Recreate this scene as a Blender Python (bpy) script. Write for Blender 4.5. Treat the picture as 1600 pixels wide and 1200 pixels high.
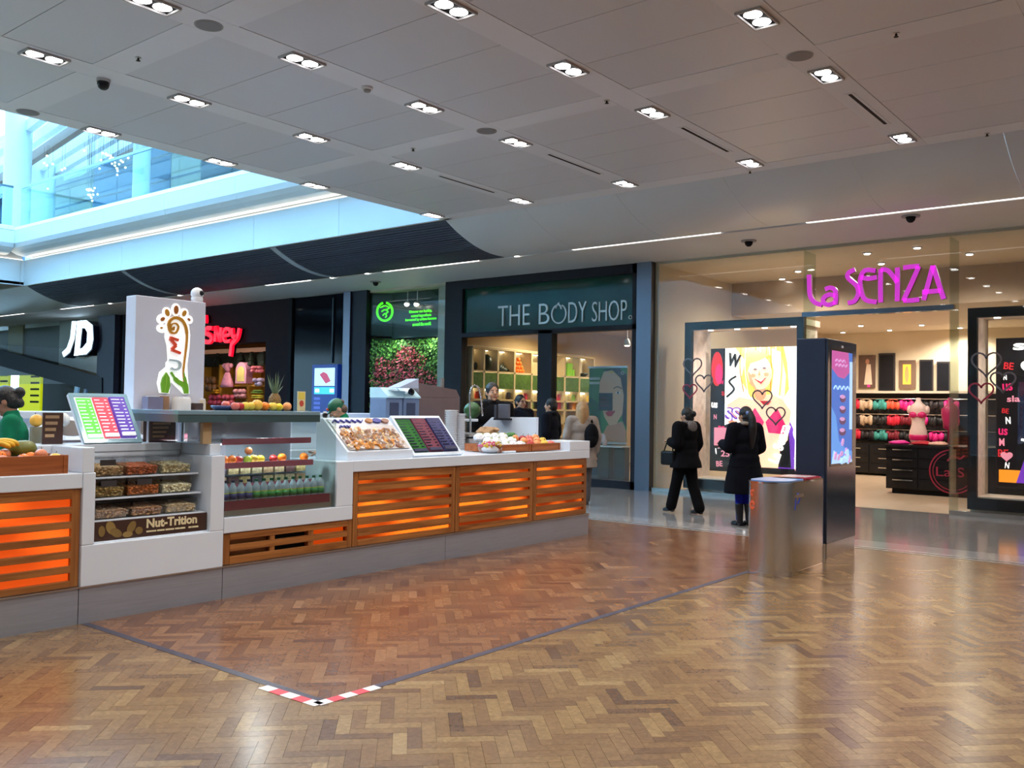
import bpy, bmesh, math, random
from mathutils import Vector, Matrix
random.seed(7)
for o in list(bpy.data.objects): bpy.data.objects.remove(o)
scene = bpy.context.scene
COL = scene.collection
R = math.radians
# ------------------------------------------------------------------ camera
# world: X runs along the shop fronts, Y towards them, Z up; fitted from the vanishing lines
FPX = 1425.66
YAW, PITCH, ROLL = R(38.679), R(1.467), R(0.916)
CAM = Vector((0, 0, 1.6))
_f = Vector((-math.sin(YAW)*math.cos(PITCH), math.cos(YAW)*math.cos(PITCH), math.sin(PITCH)))
_r = Vector((math.cos(YAW), math.sin(YAW), 0)); _u = _r.cross(_f)
CR = _r*math.cos(ROLL)+_u*math.sin(ROLL); CU = CR.cross(_f); CF = _f
cam_d = bpy.data.cameras.new('camera'); cam = bpy.data.objects.new('camera', cam_d); COL.objects.link(cam)
m = Matrix((CR, CU, -CF)).transposed().to_4x4(); m.translation = CAM
cam.matrix_world = m
cam_d.sensor_width = 36; cam_d.lens = 36*FPX/1600; cam_d.clip_start = .05; cam_d.clip_end = 300
scene.camera = cam
def ray(px, py): return CF + CR*((px-800)/FPX) + CU*((600-py)/FPX)
def UZ(px, py, z): d = ray(px, py); return CAM + d*((z-CAM.z)/d.z)
def UY(px, py, y): d = ray(px, py); return CAM + d*(y/d.y)
def UX(px, py, x): d = ray(px, py); return CAM + d*(x/d.x)
def PJ(p):
    d = Vector(p)-CAM; w = d.dot(CF)
    return 800+FPX*d.dot(CR)/w, 600-FPX*d.dot(CU)/w, w
# ------------------------------------------------------------------ sky and exposure
def lin(c):
    c = c/255.0
    return c/12.92 if c <= .04045 else ((c+.055)/1.055)**2.4
def C8(r, g, b): return (lin(r), lin(g), lin(b))
world = bpy.data.worlds.new('sky'); scene.world = world; world.use_nodes = True
bg = world.node_tree.nodes['Background']; bg.inputs[0].default_value = (.42, .74, 1, 1); bg.inputs[1].default_value = 12.0
SPOT_W = 46.0
vs = scene.view_settings
vs.view_transform = 'Standard'; vs.look = 'None'; vs.exposure = 0.1; vs.gamma = 1; vs.use_curve_mapping = False
scene.cycles.adaptive_threshold = .03; scene.cycles.max_bounces = 6; scene.cycles.diffuse_bounces = 3; scene.cycles.glossy_bounces = 3; scene.cycles.transparent_max_bounces = 14; scene.cycles.transmission_bounces = 4
scene.cycles.caustics_reflective = False; scene.cycles.caustics_refractive = False; scene.cycles.sample_clamp_indirect = 6
# ------------------------------------------------------------------ materials
MATS = {}
def M(name, col=(.5, .5, .5), rough=.5, metal=0, emit=0, var=.06, scale=6, bump=0, ecol=None, spec=.5, coat=0, stretch=None):
    """principled surface whose colour is broken up by a little object-space noise"""
    if name in MATS: return MATS[name]
    mt = bpy.data.materials.new(name); mt.use_nodes = True; nt = mt.node_tree; b = nt.nodes['Principled BSDF']
    b.inputs['Roughness'].default_value = rough; b.inputs['Metallic'].default_value = metal
    b.inputs['Specular IOR Level'].default_value = spec; b.inputs['Coat Weight'].default_value = coat
    b.inputs['Base Color'].default_value = (*col, 1)
    if var or bump:
        tc = nt.nodes.new('ShaderNodeTexCoord'); nz = nt.nodes.new('ShaderNodeTexNoise')
        nz.inputs['Scale'].default_value = scale; nz.inputs['Detail'].default_value = 3
        if stretch:
            mp = nt.nodes.new('ShaderNodeMapping'); mp.inputs['Scale'].default_value = stretch
            nt.links.new(tc.outputs['Object'], mp.inputs[0]); nt.links.new(mp.outputs[0], nz.inputs['Vector'])
        else: nt.links.new(tc.outputs['Object'], nz.inputs['Vector'])
        if var:
            rp = nt.nodes.new('ShaderNodeValToRGB'); e = rp.color_ramp.elements
            e[0].position = .3; e[1].position = .7
            e[0].color = (*[max(0, c*(1-var)) for c in col], 1); e[1].color = (*[min(1, c*(1+var)) for c in col], 1)
            nt.links.new(nz.outputs['Fac'], rp.inputs[0]); nt.links.new(rp.outputs[0], b.inputs['Base Color'])
        if bump:
            bp = nt.nodes.new('ShaderNodeBump'); bp.inputs['Strength'].default_value = bump; bp.inputs['Distance'].default_value = .02
            nt.links.new(nz.outputs['Fac'], bp.inputs['Height']); nt.links.new(bp.outputs[0], b.inputs['Normal'])
    if emit:
        b.inputs['Emission Color'].default_value = (*(ecol or col), 1); b.inputs['Emission Strength'].default_value = emit
    MATS[name] = mt; return mt
def MG(name, tint=(1, 1, 1), refl=1.0, rough=.02, ior=1.45):
    """thin glass pane: clear with a fresnel reflection"""
    if name in MATS: return MATS[name]
    mt = bpy.data.materials.new(name); mt.use_nodes = True; nt = mt.node_tree; nt.nodes.clear()
    out = nt.nodes.new('ShaderNodeOutputMaterial'); mx = nt.nodes.new('ShaderNodeMixShader')
    t = nt.nodes.new('ShaderNodeBsdfTransparent'); g = nt.nodes.new('ShaderNodeBsdfGlossy'); fr = nt.nodes.new('ShaderNodeLayerWeight'); pw = nt.nodes.new('ShaderNodeMath'); pw.operation = 'POWER'; pw.inputs[1].default_value = 4.5
    t.inputs[0].default_value = (*tint, 1); g.inputs['Roughness'].default_value = rough
    ml = nt.nodes.new('ShaderNodeMapRange'); ml.inputs[3].default_value = .07*refl; ml.inputs[4].default_value = .9
    nt.links.new(fr.outputs['Facing'], pw.inputs[0]); nt.links.new(pw.outputs[0], ml.inputs[0]); nt.links.new(ml.outputs[0], mx.inputs[0])
    nt.links.new(t.outputs[0], mx.inputs[1]); nt.links.new(g.outputs[0], mx.inputs[2]); nt.links.new(mx.outputs[0], out.inputs[0])
    MATS[name] = mt; return mt
def grain_wood(name, c0, c1, rough=.35, axis='Y', scale=3.0):
    if name in MATS: return MATS[name]
    mt = bpy.data.materials.new(name); mt.use_nodes = True; nt = mt.node_tree; b = nt.nodes['Principled BSDF']
    tc = nt.nodes.new('ShaderNodeTexCoord'); mp = nt.nodes.new('ShaderNodeMapping')
    s = {'X': (.5, 9, 9), 'Y': (9, .5, 9), 'Z': (9, 9, .5)}[axis]; mp.inputs['Scale'].default_value = s
    nz = nt.nodes.new('ShaderNodeTexNoise'); nz.inputs['Scale'].default_value = scale; nz.inputs['Detail'].default_value = 5; nz.inputs['Distortion'].default_value = .6
    rp = nt.nodes.new('ShaderNodeValToRGB'); e = rp.color_ramp.elements; e[0].position = .32; e[1].position = .68
    e[0].color = (*c0, 1); e[1].color = (*c1, 1)
    nt.links.new(tc.outputs['Object'], mp.inputs[0]); nt.links.new(mp.outputs[0], nz.inputs['Vector'])
    nt.links.new(nz.outputs['Fac'], rp.inputs[0]); nt.links.new(rp.outputs[0], b.inputs['Base Color'])
    b.inputs['Roughness'].default_value = rough; MATS[name] = mt; return mt
def brushed(name, col, rough=.28, axis=(1, 1, 60)):
    if name in MATS: return MATS[name]
    mt = bpy.data.materials.new(name); mt.use_nodes = True; nt = mt.node_tree; b = nt.nodes['Principled BSDF']
    tc = nt.nodes.new('ShaderNodeTexCoord'); mp = nt.nodes.new('ShaderNodeMapping'); mp.inputs['Scale'].default_value = axis
    nz = nt.nodes.new('ShaderNodeTexNoise'); nz.inputs['Scale'].default_value = 4
    mr = nt.nodes.new('ShaderNodeMapRange'); mr.inputs[3].default_value = rough*.75; mr.inputs[4].default_value = rough*1.3
    nt.links.new(tc.outputs['Object'], mp.inputs[0]); nt.links.new(mp.outputs[0], nz.inputs['Vector'])
    nt.links.new(nz.outputs['Fac'], mr.inputs[0]); nt.links.new(mr.outputs[0], b.inputs['Roughness'])
    b.inputs['Metallic'].default_value = 1; b.inputs['Base Color'].default_value = (*col, 1); MATS[name] = mt; return mt
# ------------------------------------------------------------------ mesh building
def wpos(o):
    p = Vector((0, 0, 0))
    while o is not None: p = p + o.location; o = o.parent
    return p
class MB:
    def __init__(s): s.v = []; s.f = []; s.mi = []; s.k = 0
    def add(s, vs, fs, T=None):
        n = len(s.v); s.v += [tuple(T @ Vector(v)) if T is not None else tuple(v) for v in vs]
        s.f += [tuple(i+n for i in f) for f in fs]; s.mi += [s.k]*len(fs); return s
    def box(s, x0, x1, y0, y1, z0, z1, T=None):
        x0, x1 = min(x0, x1), max(x0, x1); y0, y1 = min(y0, y1), max(y0, y1); z0, z1 = min(z0, z1), max(z0, z1)
        return s.add([(x0,y0,z0),(x1,y0,z0),(x1,y1,z0),(x0,y1,z0),(x0,y0,z1),(x1,y0,z1),(x1,y1,z1),(x0,y1,z1)],
                     [(0,3,2,1),(4,5,6,7),(0,1,5,4),(1,2,6,5),(2,3,7,6),(3,0,4,7)], T)
    def prism(s, poly, d0, d1, T=None):
        """polygon in local (u,v) extruded along n from d0 to d1; T maps (u,v,n) to space"""
        n = len(poly); a = sum(poly[i][0]*poly[(i+1) % n][1]-poly[(i+1) % n][0]*poly[i][1] for i in range(n))
        if a < 0: poly = poly[::-1]
        vs = [(u, v, d0) for u, v in poly]+[(u, v, d1) for u, v in poly]
        fs = [tuple(range(n-1, -1, -1)), tuple(range(n, 2*n))]+[(i, (i+1) % n, n+(i+1) % n, n+i) for i in range(n)]
        return s.add(vs, fs, T)
    def cyl(s, p0, p1, r0, r1=None, n=16, caps=True, T=None):
        r1 = r0 if r1 is None else r1; p0 = Vector(p0); p1 = Vector(p1); d = (p1-p0).normalized()
        a = Vector((1, 0, 0)) if abs(d.x) < .8 else Vector((0, 1, 0)); e = d.cross(a).normalized(); g = d.cross(e)
        vs = []
        for p, r in ((p0, r0), (p1, r1)):
            for i in range(n): t = 2*math.pi*i/n; vs.append(p+e*(r*math.cos(t))+g*(r*math.sin(t)))
        fs = [(i, (i+1) % n, n+(i+1) % n, n+i) for i in range(n)]
        if caps: fs += [tuple(range(n-1, -1, -1)), tuple(range(n, 2*n))]
        return s.add(vs, fs, T)
    def lathe(s, prof, c=(0, 0, 0), n=16, T=None, sx=1, sy=1):
        vs = []; fs = []; m_ = len(prof)
        for r, z in prof:
            for i in range(n): t = 2*math.pi*i/n; vs.append((c[0]+sx*r*math.cos(t), c[1]+sy*r*math.sin(t), c[2]+z))
        for j in range(m_-1):
            for i in range(n): fs.append((j*n+i, j*n+(i+1) % n, (j+1)*n+(i+1) % n, (j+1)*n+i))
        fs += [tuple(range(n-1, -1, -1)), tuple(range((m_-1)*n, m_*n))]
        return s.add(vs, fs, T)
    def ball(s, c, r, n=12, T=None, wob=0, seed=0):
        r = (r, r, r) if not hasattr(r, '__len__') else r; rn = random.Random(seed); h = max(4, n//2)
        vs = [(c[0], c[1], c[2]-r[2])]; fs = []
        for j in range(1, h):
            p = -math.pi/2+math.pi*j/h
            for i in range(n):
                t = 2*math.pi*i/n; k = 1+wob*(rn.random()-.5)
                vs.append((c[0]+k*r[0]*math.cos(p)*math.cos(t), c[1]+k*r[1]*math.cos(p)*math.sin(t), c[2]+k*r[2]*math.sin(p)))
        vs.append((c[0], c[1], c[2]+r[2])); L = len(vs)-1
        for i in range(n): fs.append((0, 1+(i+1) % n, 1+i)); fs.append((L, L-n+i, L-n+(i+1) % n))
        for j in range(h-2):
            for i in range(n): a = 1+j*n; fs.append((a+i, a+(i+1) % n, a+n+(i+1) % n, a+n+i))
        return s.add(vs, fs, T)
    def tube(s, pts, r, n=8, T=None):
        pts = [Vector(p) for p in pts]; rs = r if hasattr(r, '__len__') else [r]*len(pts); vs = []; fs = []
        prev = None
        for i, p in enumerate(pts):
            d = (pts[min(i+1, len(pts)-1)]-pts[max(i-1, 0)]).normalized()
            if prev is None: a = Vector((0, 0, 1)) if abs(d.z) < .9 else Vector((1, 0, 0)); e = d.cross(a).normalized()
            else: e = (prev-d*prev.dot(d)).normalized()
            prev = e; g = d.cross(e)
            for k in range(n): t = 2*math.pi*k/n; vs.append(p+e*(rs[i]*math.cos(t))+g*(rs[i]*math.sin(t)))
        for j in range(len(pts)-1):
            for i in range(n): fs.append((j*n+i, j*n+(i+1) % n, (j+1)*n+(i+1) % n, (j+1)*n+i))
        L = len(pts); fs += [tuple(range(n-1, -1, -1)), tuple(range((L-1)*n, L*n))]
        return s.add(vs, fs, T)
    def ribbon(s, pts, w, d0, d1, T=None, smooth=0):
        """flat stroke of width w along 2-D points, thick from d0 to d1"""
        if smooth: pts = catmull(pts, smooth)
        ws = w if hasattr(w, '__len__') else [w]*len(pts)
        if len(ws) != len(pts): ws = [ws[min(len(ws)-1, int(i*len(ws)/len(pts)))] for i in range(len(pts))]
        n = len(pts); vs = []; fs = []
        for i, p in enumerate(pts):
            a = pts[max(i-1, 0)]; b = pts[min(i+1, n-1)]; d = Vector((b[0]-a[0], b[1]-a[1])); d = d.normalized() if d.length else Vector((1, 0))
            q = Vector((-d.y, d.x))*(ws[i]/2)
            vs += [(p[0]+q.x, p[1]+q.y, d0), (p[0]-q.x, p[1]-q.y, d0), (p[0]-q.x, p[1]-q.y, d1), (p[0]+q.x, p[1]+q.y, d1)]
        for i in range(n-1):
            a = 4*i; b = a+4
            for k in range(4): fs.append((a+k, a+(k+1) % 4, b+(k+1) % 4, b+k))
        fs += [(3, 2, 1, 0), (4*n-4, 4*n-3, 4*n-2, 4*n-1)]
        return s.add(vs, fs, T)
    def data(s, name, mats, off=Vector((0, 0, 0)), smooth=False):
        me = bpy.data.meshes.new(name); me.from_pydata([tuple(Vector(v)-off) for v in s.v], [], s.f)
        for mm in (mats if isinstance(mats, (list, tuple)) else [mats]): me.materials.append(mm)
        if max(s.mi, default=0): me.polygons.foreach_set('material_index', s.mi)
        if smooth: me.polygons.foreach_set('use_smooth', [True]*len(s.f))
        me.update(); return me
    def build(s, name, mat, parent=None, smooth=False, bevel=0, label=None, angle=None):
        if parent is not None: off = wpos(parent); loc = (0, 0, 0)
        else:
            xs = [v[0] for v in s.v]; ys = [v[1] for v in s.v]
            off = Vector(((min(xs)+max(xs))/2, (min(ys)+max(ys))/2, min(v[2] for v in s.v))); loc = off
        o = bpy.data.objects.new(name, s.data(name, mat, off, smooth)); COL.objects.link(o); o.location = loc
        if parent is not None: o.parent = parent
        if smooth and not bevel and len(s.f) < 20000:
            bm = bmesh.new(); bm.from_mesh(o.data); bmesh.ops.recalc_face_normals(bm, faces=bm.faces); bm.to_mesh(o.data); bm.free()
        if bevel:
            bm = bmesh.new(); bm.from_mesh(o.data); bmesh.ops.remove_doubles(bm, verts=bm.verts, dist=1e-5)
            ed = [e for e in bm.edges if len(e.link_faces) == 2 and e.calc_face_angle(0) > .6]
            bmesh.ops.bevel(bm, geom=ed, offset=bevel, segments=2, affect='EDGES', profile=.5); bm.to_mesh(o.data); bm.free()
        if smooth and angle: o.data.set_sharp_from_angle(angle=angle)
        if label: o['label'] = label
        return o
def catmull(pts, k):
    out = []; n = len(pts)
    for i in range(n-1):
        p0 = pts[max(i-1, 0)]; p1 = pts[i]; p2 = pts[i+1]; p3 = pts[min(i+2, n-1)]
        for j in range(k):
            t = j/k
            out.append(tuple(.5*((2*p1[c])+(-p0[c]+p2[c])*t+(2*p0[c]-5*p1[c]+4*p2[c]-p3[c])*t*t+(-p0[c]+3*p1[c]-3*p2[c]+p3[c])*t**3) for c in range(len(p1))))
    out.append(tuple(pts[-1])); return out
def tag(o, label, cat, group=None, kind=None):
    if label: o['label'] = label
    if cat: o['category'] = cat
    if group: o['group'] = group
    if kind: o['kind'] = kind
    return o
def thing(name, label, cat, loc=(0, 0, 0), group=None):
    o = bpy.data.objects.new(name, None); COL.objects.link(o); o.location = loc; o.empty_display_size = .1
    return tag(o, label, cat, group)
def struct(o, label=None):
    o['kind'] = 'structure'
    if label: o['label'] = label
    return o
def root_struct(name, label=None, loc=(0, 0, 0)):
    o = bpy.data.objects.new(name, None); COL.objects.link(o); o.location = loc; o.empty_display_size = .1
    return struct(o, label)
def dup(root, loc=None, rotz=None, label=None):
    r = root.copy(); COL.objects.link(r)
    if loc is not None: r.location = loc
    if rotz is not None: r.rotation_euler = (0, 0, rotz)
    if label: r['label'] = label
    for ch in list(root.children):
        c = ch.copy(); COL.objects.link(c); c.parent = r
        for g in list(ch.children):
            d = g.copy(); COL.objects.link(d); d.parent = c
    return r
def FR(o, right, up):
    """frame: local (u,v,n) -> space, n = right x up"""
    r = Vector(right).normalized(); u = Vector(up).normalized(); n = r.cross(u)
    T = Matrix((r, u, n)).transposed().to_4x4(); T.translation = Vector(o); return T
def FY(x, y, z): return FR((x, y, z), (1, 0, 0), (0, 0, 1))      # a sign on a wall that faces -Y (the shop fronts)
def FX(x, y, z): return FR((x, y, z), (0, 1, 0), (0, 0, 1))      # a sign on a face that looks to +X (the kiosk front)
def text_mb(mb, body, T, w, h, d0=0, d1=.01, shear=0, bold=0, align='fit'):
    cu = bpy.data.curves.new('t', 'FONT'); cu.body = body; cu.resolution_u = 3; cu.offset = bold; cu.shear = shear
    o = bpy.data.objects.new('t', cu); COL.objects.link(o); dg = bpy.context.evaluated_depsgraph_get()
    me = bpy.data.meshes.new_from_object(o.evaluated_get(dg)); bpy.data.objects.remove(o); bpy.data.curves.remove(cu)
    xs = [v.co.x for v in me.vertices]; ys = [v.co.y for v in me.vertices]
    x0, x1, y0, y1 = min(xs), max(xs), min(ys), max(ys); sx = w/(x1-x0); sy = h/(y1-y0)
    vs = [((v.co.x-x0)*sx, (v.co.y-y0)*sy) for v in me.vertices]; n = len(vs)
    fs = [tuple(p.vertices) for p in me.polygons]
    cnt = {}
    for f in fs:
        for i in range(len(f)):
            e = (f[i], f[(i+1) % len(f)]); cnt[e] = 1
    bd = [e for e in cnt if (e[1], e[0]) not in cnt]
    V = [(a, b, d1) for a, b in vs]+[(a, b, d0) for a, b in vs]
    Fs = fs+[(b+n, b, a, a+n)[::-1] for a, b in bd]
    bpy.data.meshes.remove(me); return mb.add(V, Fs, T)
def arc(cx, cy, r, a0, a1, n=12, ry=None):
    ry = r if ry is None else ry
    return [(cx+r*math.cos(R(a0+(a1-a0)*i/n)), cy+ry*math.sin(R(a0+(a1-a0)*i/n))) for i in range(n+1)]
def ell(cx, cy, rx, ry, n=18, rot=0):
    c, s_ = math.cos(R(rot)), math.sin(R(rot)); o = []
    for i in range(n):
        t = 2*math.pi*i/n; a, b = rx*math.cos(t), ry*math.sin(t); o.append((cx+a*c-b*s_, cy+a*s_+b*c))
    return o
class Print:
    """flat print: layered polygons, each a fraction of a millimetre proud of the one below"""
    def __init__(s, T, step=.0012, base=.002): s.mb = MB(); s.m = []; s.T = T; s.d = base; s.st = step
    def _mat(s, mt):
        if mt not in s.m: s.m.append(mt)
        s.mb.k = s.m.index(mt)
    def poly(s, pts, mt): s._mat(mt); s.mb.prism(pts, 0, s.d, s.T); s.d += s.st; return s
    def rect(s, u0, u1, v0, v1, mt): return s.poly([(u0, v0), (u1, v0), (u1, v1), (u0, v1)], mt)
    def line(s, pts, w, mt, smooth=0): s._mat(mt); s.mb.ribbon(pts, w, 0, s.d, s.T, smooth); s.d += s.st; return s
    def text(s, body, u, v, w, h, mt, rot=0, **k):
        s._mat(mt); L = Matrix.Translation((u, v, 0)) @ Matrix.Rotation(R(rot), 4, 'Z')
        text_mb(s.mb, body, s.T @ L, w, h, 0, s.d, **k); s.d += s.st; return s
    def build(s, name, parent=None, label=None): return s.mb.build(name, s.m, parent, label=label)
NTH = ['first', 'second', 'third', 'fourth', 'fifth', 'sixth', 'seventh', 'eighth', 'ninth', 'tenth', 'eleventh', 'twelfth', 'thirteenth', 'fourteenth', 'fifteenth', 'sixteenth']
def from_left(i, n): return 'leftmost' if i == 0 else 'rightmost' if i == n-1 else NTH[i]+' from left'
# common materials
white = M('white_panel', C8(212, 212, 214), .55, var=.02, scale=2)
kwhite = M('white_solid_surface', C8(222, 232, 244), .22, var=.015, scale=3)
steel = brushed('brushed_steel', (.56, .55, .54), .3)
steel_d = M('kick_steel', C8(166, 172, 184), .36, .5, var=.06, scale=5, stretch=(1, .6, 12))
chrome = M('chrome', (.75, .75, .77), .08, 1, var=0)
black = M('black_gloss', (.010, .010, .013), .2, var=.1, spec=.3)
blackm = M('black_matt', (.012, .012, .014), .65, var=.1, spec=.15)
darkf = M('dark_bronze_frame', C8(34, 33, 40), .5, 0, var=.08, spec=.2)
glass = MG('shop_glass', (.93, .95, .94), .55)
glassc = MG('clear_acrylic', (.96, .97, .97), .8)
# ================================================================== STRUCTURE
ZC, ZS, YF = 4.95, 4.52, 15.8          # mall ceiling, soffit in front of the shops, shop-front line
YB = 11.05                             # parquet ends here, stone begins
# ---- parquet
def parquet_mat():
    mt = bpy.data.materials.new('oiled_parquet'); mt.use_nodes = True; nt = mt.node_tree; b = nt.nodes['Principled BSDF']
    N = nt.nodes.new; L = nt.links.new
    at = N('ShaderNodeAttribute'); at.attribute_name = 'tint'
    rp = N('ShaderNodeValToRGB'); e = rp.color_ramp.elements
    e[0].position = 0; e[0].color = (*C8(92, 70, 58), 1); e[1].position = 1; e[1].color = (*C8(160, 134, 96), 1)
    for p, c in ((.18, C8(108, 82, 62)), (.5, C8(131, 102, 71)), (.8, C8(147, 119, 82))):
        q = e.new(p); q.color = (*c, 1)
    L(at.outputs['Fac'], rp.inputs[0])
    ge = N('ShaderNodeNewGeometry'); sp = N('ShaderNodeSeparateXYZ'); L(ge.outputs['Position'], sp.inputs[0])
    # the taped-off rectangle carries a redder finish
    a1 = N('ShaderNodeMath'); a1.operation = 'LESS_THAN'; a1.inputs[1].default_value = -3.87; L(sp.outputs['X'], a1.inputs[0])
    a2 = N('ShaderNodeMath'); a2.operation = 'GREATER_THAN'; a2.inputs[1].default_value = 3.24; L(sp.outputs['Y'], a2.inputs[0])
    a3 = N('ShaderNodeMath'); a3.operation = 'MULTIPLY'; L(a1.outputs[0], a3.inputs[0]); L(a2.outputs[0], a3.inputs[1])
    red = N('ShaderNodeMix'); red.data_type = 'RGBA'; red.blend_type = 'MULTIPLY'; L(a3.outputs[0], red.inputs['Factor'])
    L(rp.outputs[0], red.inputs['A']); red.inputs['B'].default_value = (.92, .73, .80, 1)
    nz = N('ShaderNodeTexNoise'); nz.inputs['Scale'].default_value = 26; nz.inputs['Detail'].default_value = 5; nz.inputs['Distortion'].default_value = 1.2
    L(ge.outputs['Position'], nz.inputs['Vector'])
    dk = N('ShaderNodeMapRange'); dk.inputs[1].default_value = .35; dk.inputs[2].default_value = .7; dk.inputs[3].default_value = .78; dk.inputs[4].default_value = 1.1; L(nz.outputs['Fac'], dk.inputs[0])
    gm = N('ShaderNodeMix'); gm.data_type = 'RGBA'; gm.blend_type = 'MULTIPLY'; gm.inputs['Factor'].default_value = 1
    L(red.outputs['Result'], gm.inputs['A']); L(dk.outputs[0], gm.inputs['B']); L(gm.outputs['Result'], b.inputs['Base Color'])
    n2 = N('ShaderNodeTexNoise'); n2.inputs['Scale'].default_value = 1.1; n2.inputs['Detail'].default_value = 4; L(ge.outputs['Position'], n2.inputs['Vector'])
    ro = N('ShaderNodeMapRange'); ro.inputs[3].default_value = .18; ro.inputs[4].default_value = .30; L(n2.outputs['Fac'], ro.inputs[0]); L(ro.outputs[0], b.inputs['Roughness'])
    b.inputs['Specular IOR Level'].default_value = .5
    return mt
PARQ = parquet_mat()
gap_m = M('parquet_joint', C8(100, 76, 52), .8)
struct(MB().box(-46, -11.6, -8, YB, -.006, -.002).build('floor', M('parquet_far', C8(136, 105, 70), .35)), 'parquet under the open atrium')
floor = struct(MB().box(-46, 6, -8, 30, -.06, -.006).build('floor', gap_m), 'herringbone oak parquet floor of the mall concourse')
BL, BW = .28, .07
def block_data(tint, n=1):
    g = .0003; h = .004; c = .0004
    x0, x1, y0, y1 = -BL/2+g, BL/2-g, -BW/2+g, BW/2-g
    v = [(x0,y0,-.008),(x1,y0,-.008),(x1,y1,-.008),(x0,y1,-.008),(x0+c,y0+c,0),(x1-c,y0+c,0),(x1-c,y1-c,0),(x0+c,y1-c,0)]
    f = [(4,5,6,7),(0,1,5,4),(1,2,6,5),(2,3,7,6),(3,0,4,7)]
    return v, f
def put_tint(me, tints, per=5):
    at = me.attributes.new('tint', 'FLOAT', 'FACE'); at.data.foreach_set('value', [t for t in tints for _ in range(per)])
blocks = []
rn = random.Random(3)
c45 = math.sqrt(.5)
for m_ in range(-60, 61):
    for k in range(-260, 261):
        for hv in (0, 1):
            if hv == 0: p, q, a = k*BW+m_*BL+BL/2, k*BW-m_*BL+BW/2, 0
            else: p, q, a = BL+k*BW+m_*BL+BW/2, k*BW-(BL-BW)-m_*BL+BL/2, 90
            x = (p-q)*c45-3.0; y = (p+q)*c45+5.0
            if not (-11.5 < x < 3.2 and .6 < y < YB+.12) or (x < -6.75 and y > 0 and x > -11.5 and y < 9.9 and x < -6.75): continue
            t = min(1, max(.1, rn.gauss(.52, .17)))
            blocks.append((x, y, a+45, t))
def vis(b):
    d = Vector((b[0], b[1], 0))-CAM
    if d.dot(CF) < .4: return 9e9
    px, py, w = PJ((b[0], b[1], 0))
    if -20 < px < 1620 and py < 1215 and not (b[0] < -6.55): return w
    return 9e9
blocks.sort(key=vis)
tm = []
for i in range(14):
    v, f = block_data(0); mb = MB(); mb.add(v, f); me = mb.data('parquet_block', PARQ); put_tint(me, [(i+.5)/14]); tm.append(me)
for x, y, a, t in blocks[:300]:
    o = bpy.data.objects.new('parquet_block', tm[min(13, int(t*14))]); COL.objects.link(o); o.parent = floor
    o.location = Vector((x, y, rn.uniform(-.0003, .0003)))-floor.location; o.rotation_euler = (rn.gauss(0, .0009), rn.gauss(0, .0009), R(a))
mb = MB(); tt = []
for x, y, a, t in blocks[300:]:
    v, f = block_data(0); T = Matrix.Translation((x, y, rn.uniform(-.0003, .0003))) @ Matrix.Rotation(R(a), 4, 'Z') @ Matrix.Rotation(rn.gauss(0, .0009), 4, 'X')
    mb.add(v, f, T); tt.append(t)
rest = mb.build('parquet_field', PARQ, floor); put_tint(rest.data, tt); rest['kind'] = 'stuff'
# ---- polished stone walkway in front of the shops, laid in large slabs
stone = M('polished_stone', C8(136, 132, 130), .12, var=.10, scale=1.6, spec=.6)
stone_b = M('polished_stone_band', C8(160, 156, 154), .12, var=.08, scale=2, spec=.6)
fl2 = struct(MB().box(-46, 6, YB, 30, -.004, -.001).build('floor', M('stone_joint', C8(70, 66, 64), .6)), 'polished grey stone walkway in front of the shops')
me_s = {}
def slab(x0, x1, y0, y1, mt, zt=.003):
    key = (round(x1-x0, 3), round(y1-y0, 3), mt.name)
    if key not in me_s: me_s[key] = MB().box(0, x1-x0, 0, y1-y0, -.004, 0).data('stone_slab', mt)
    o = bpy.data.objects.new('stone_slab', me_s[key]); COL.objects.link(o); o.parent = fl2; o.location = Vector((x0, y0, zt))-fl2.location
xs = [-21+1.2*i for i in range(19)]
for i, x in enumerate(xs):
    slab(x, x+1.197, YB+.30, YB+.70, stone_b)
    for j in range(4): slab(x, x+1.197, YB+.703+j*1.01, YB+.703+j*1.01+1.007, stone)
for k_, y in enumerate((YB-.005, YB+.135)):
    struct(MB().box(-21, 2, y, y+.035 if k_ == 0 else y+.03, -.004, .005).build('trim_%d' % (k_+1), M('pale_metal_strip', C8(198, 196, 194), .3, .6)), 'pale metal strip where parquet meets stone')
struct(MB().box(-21, 2, YB+.03, YB+.135, -.003, .003).build('trim_3', stone), 'stone strip between the two floor strips')
struct(MB().box(-21, 2, YB+.165, YB+.30, -.003, .003).build('trim_4', stone_b), 'pale stone strip beside the floor strips')
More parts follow.
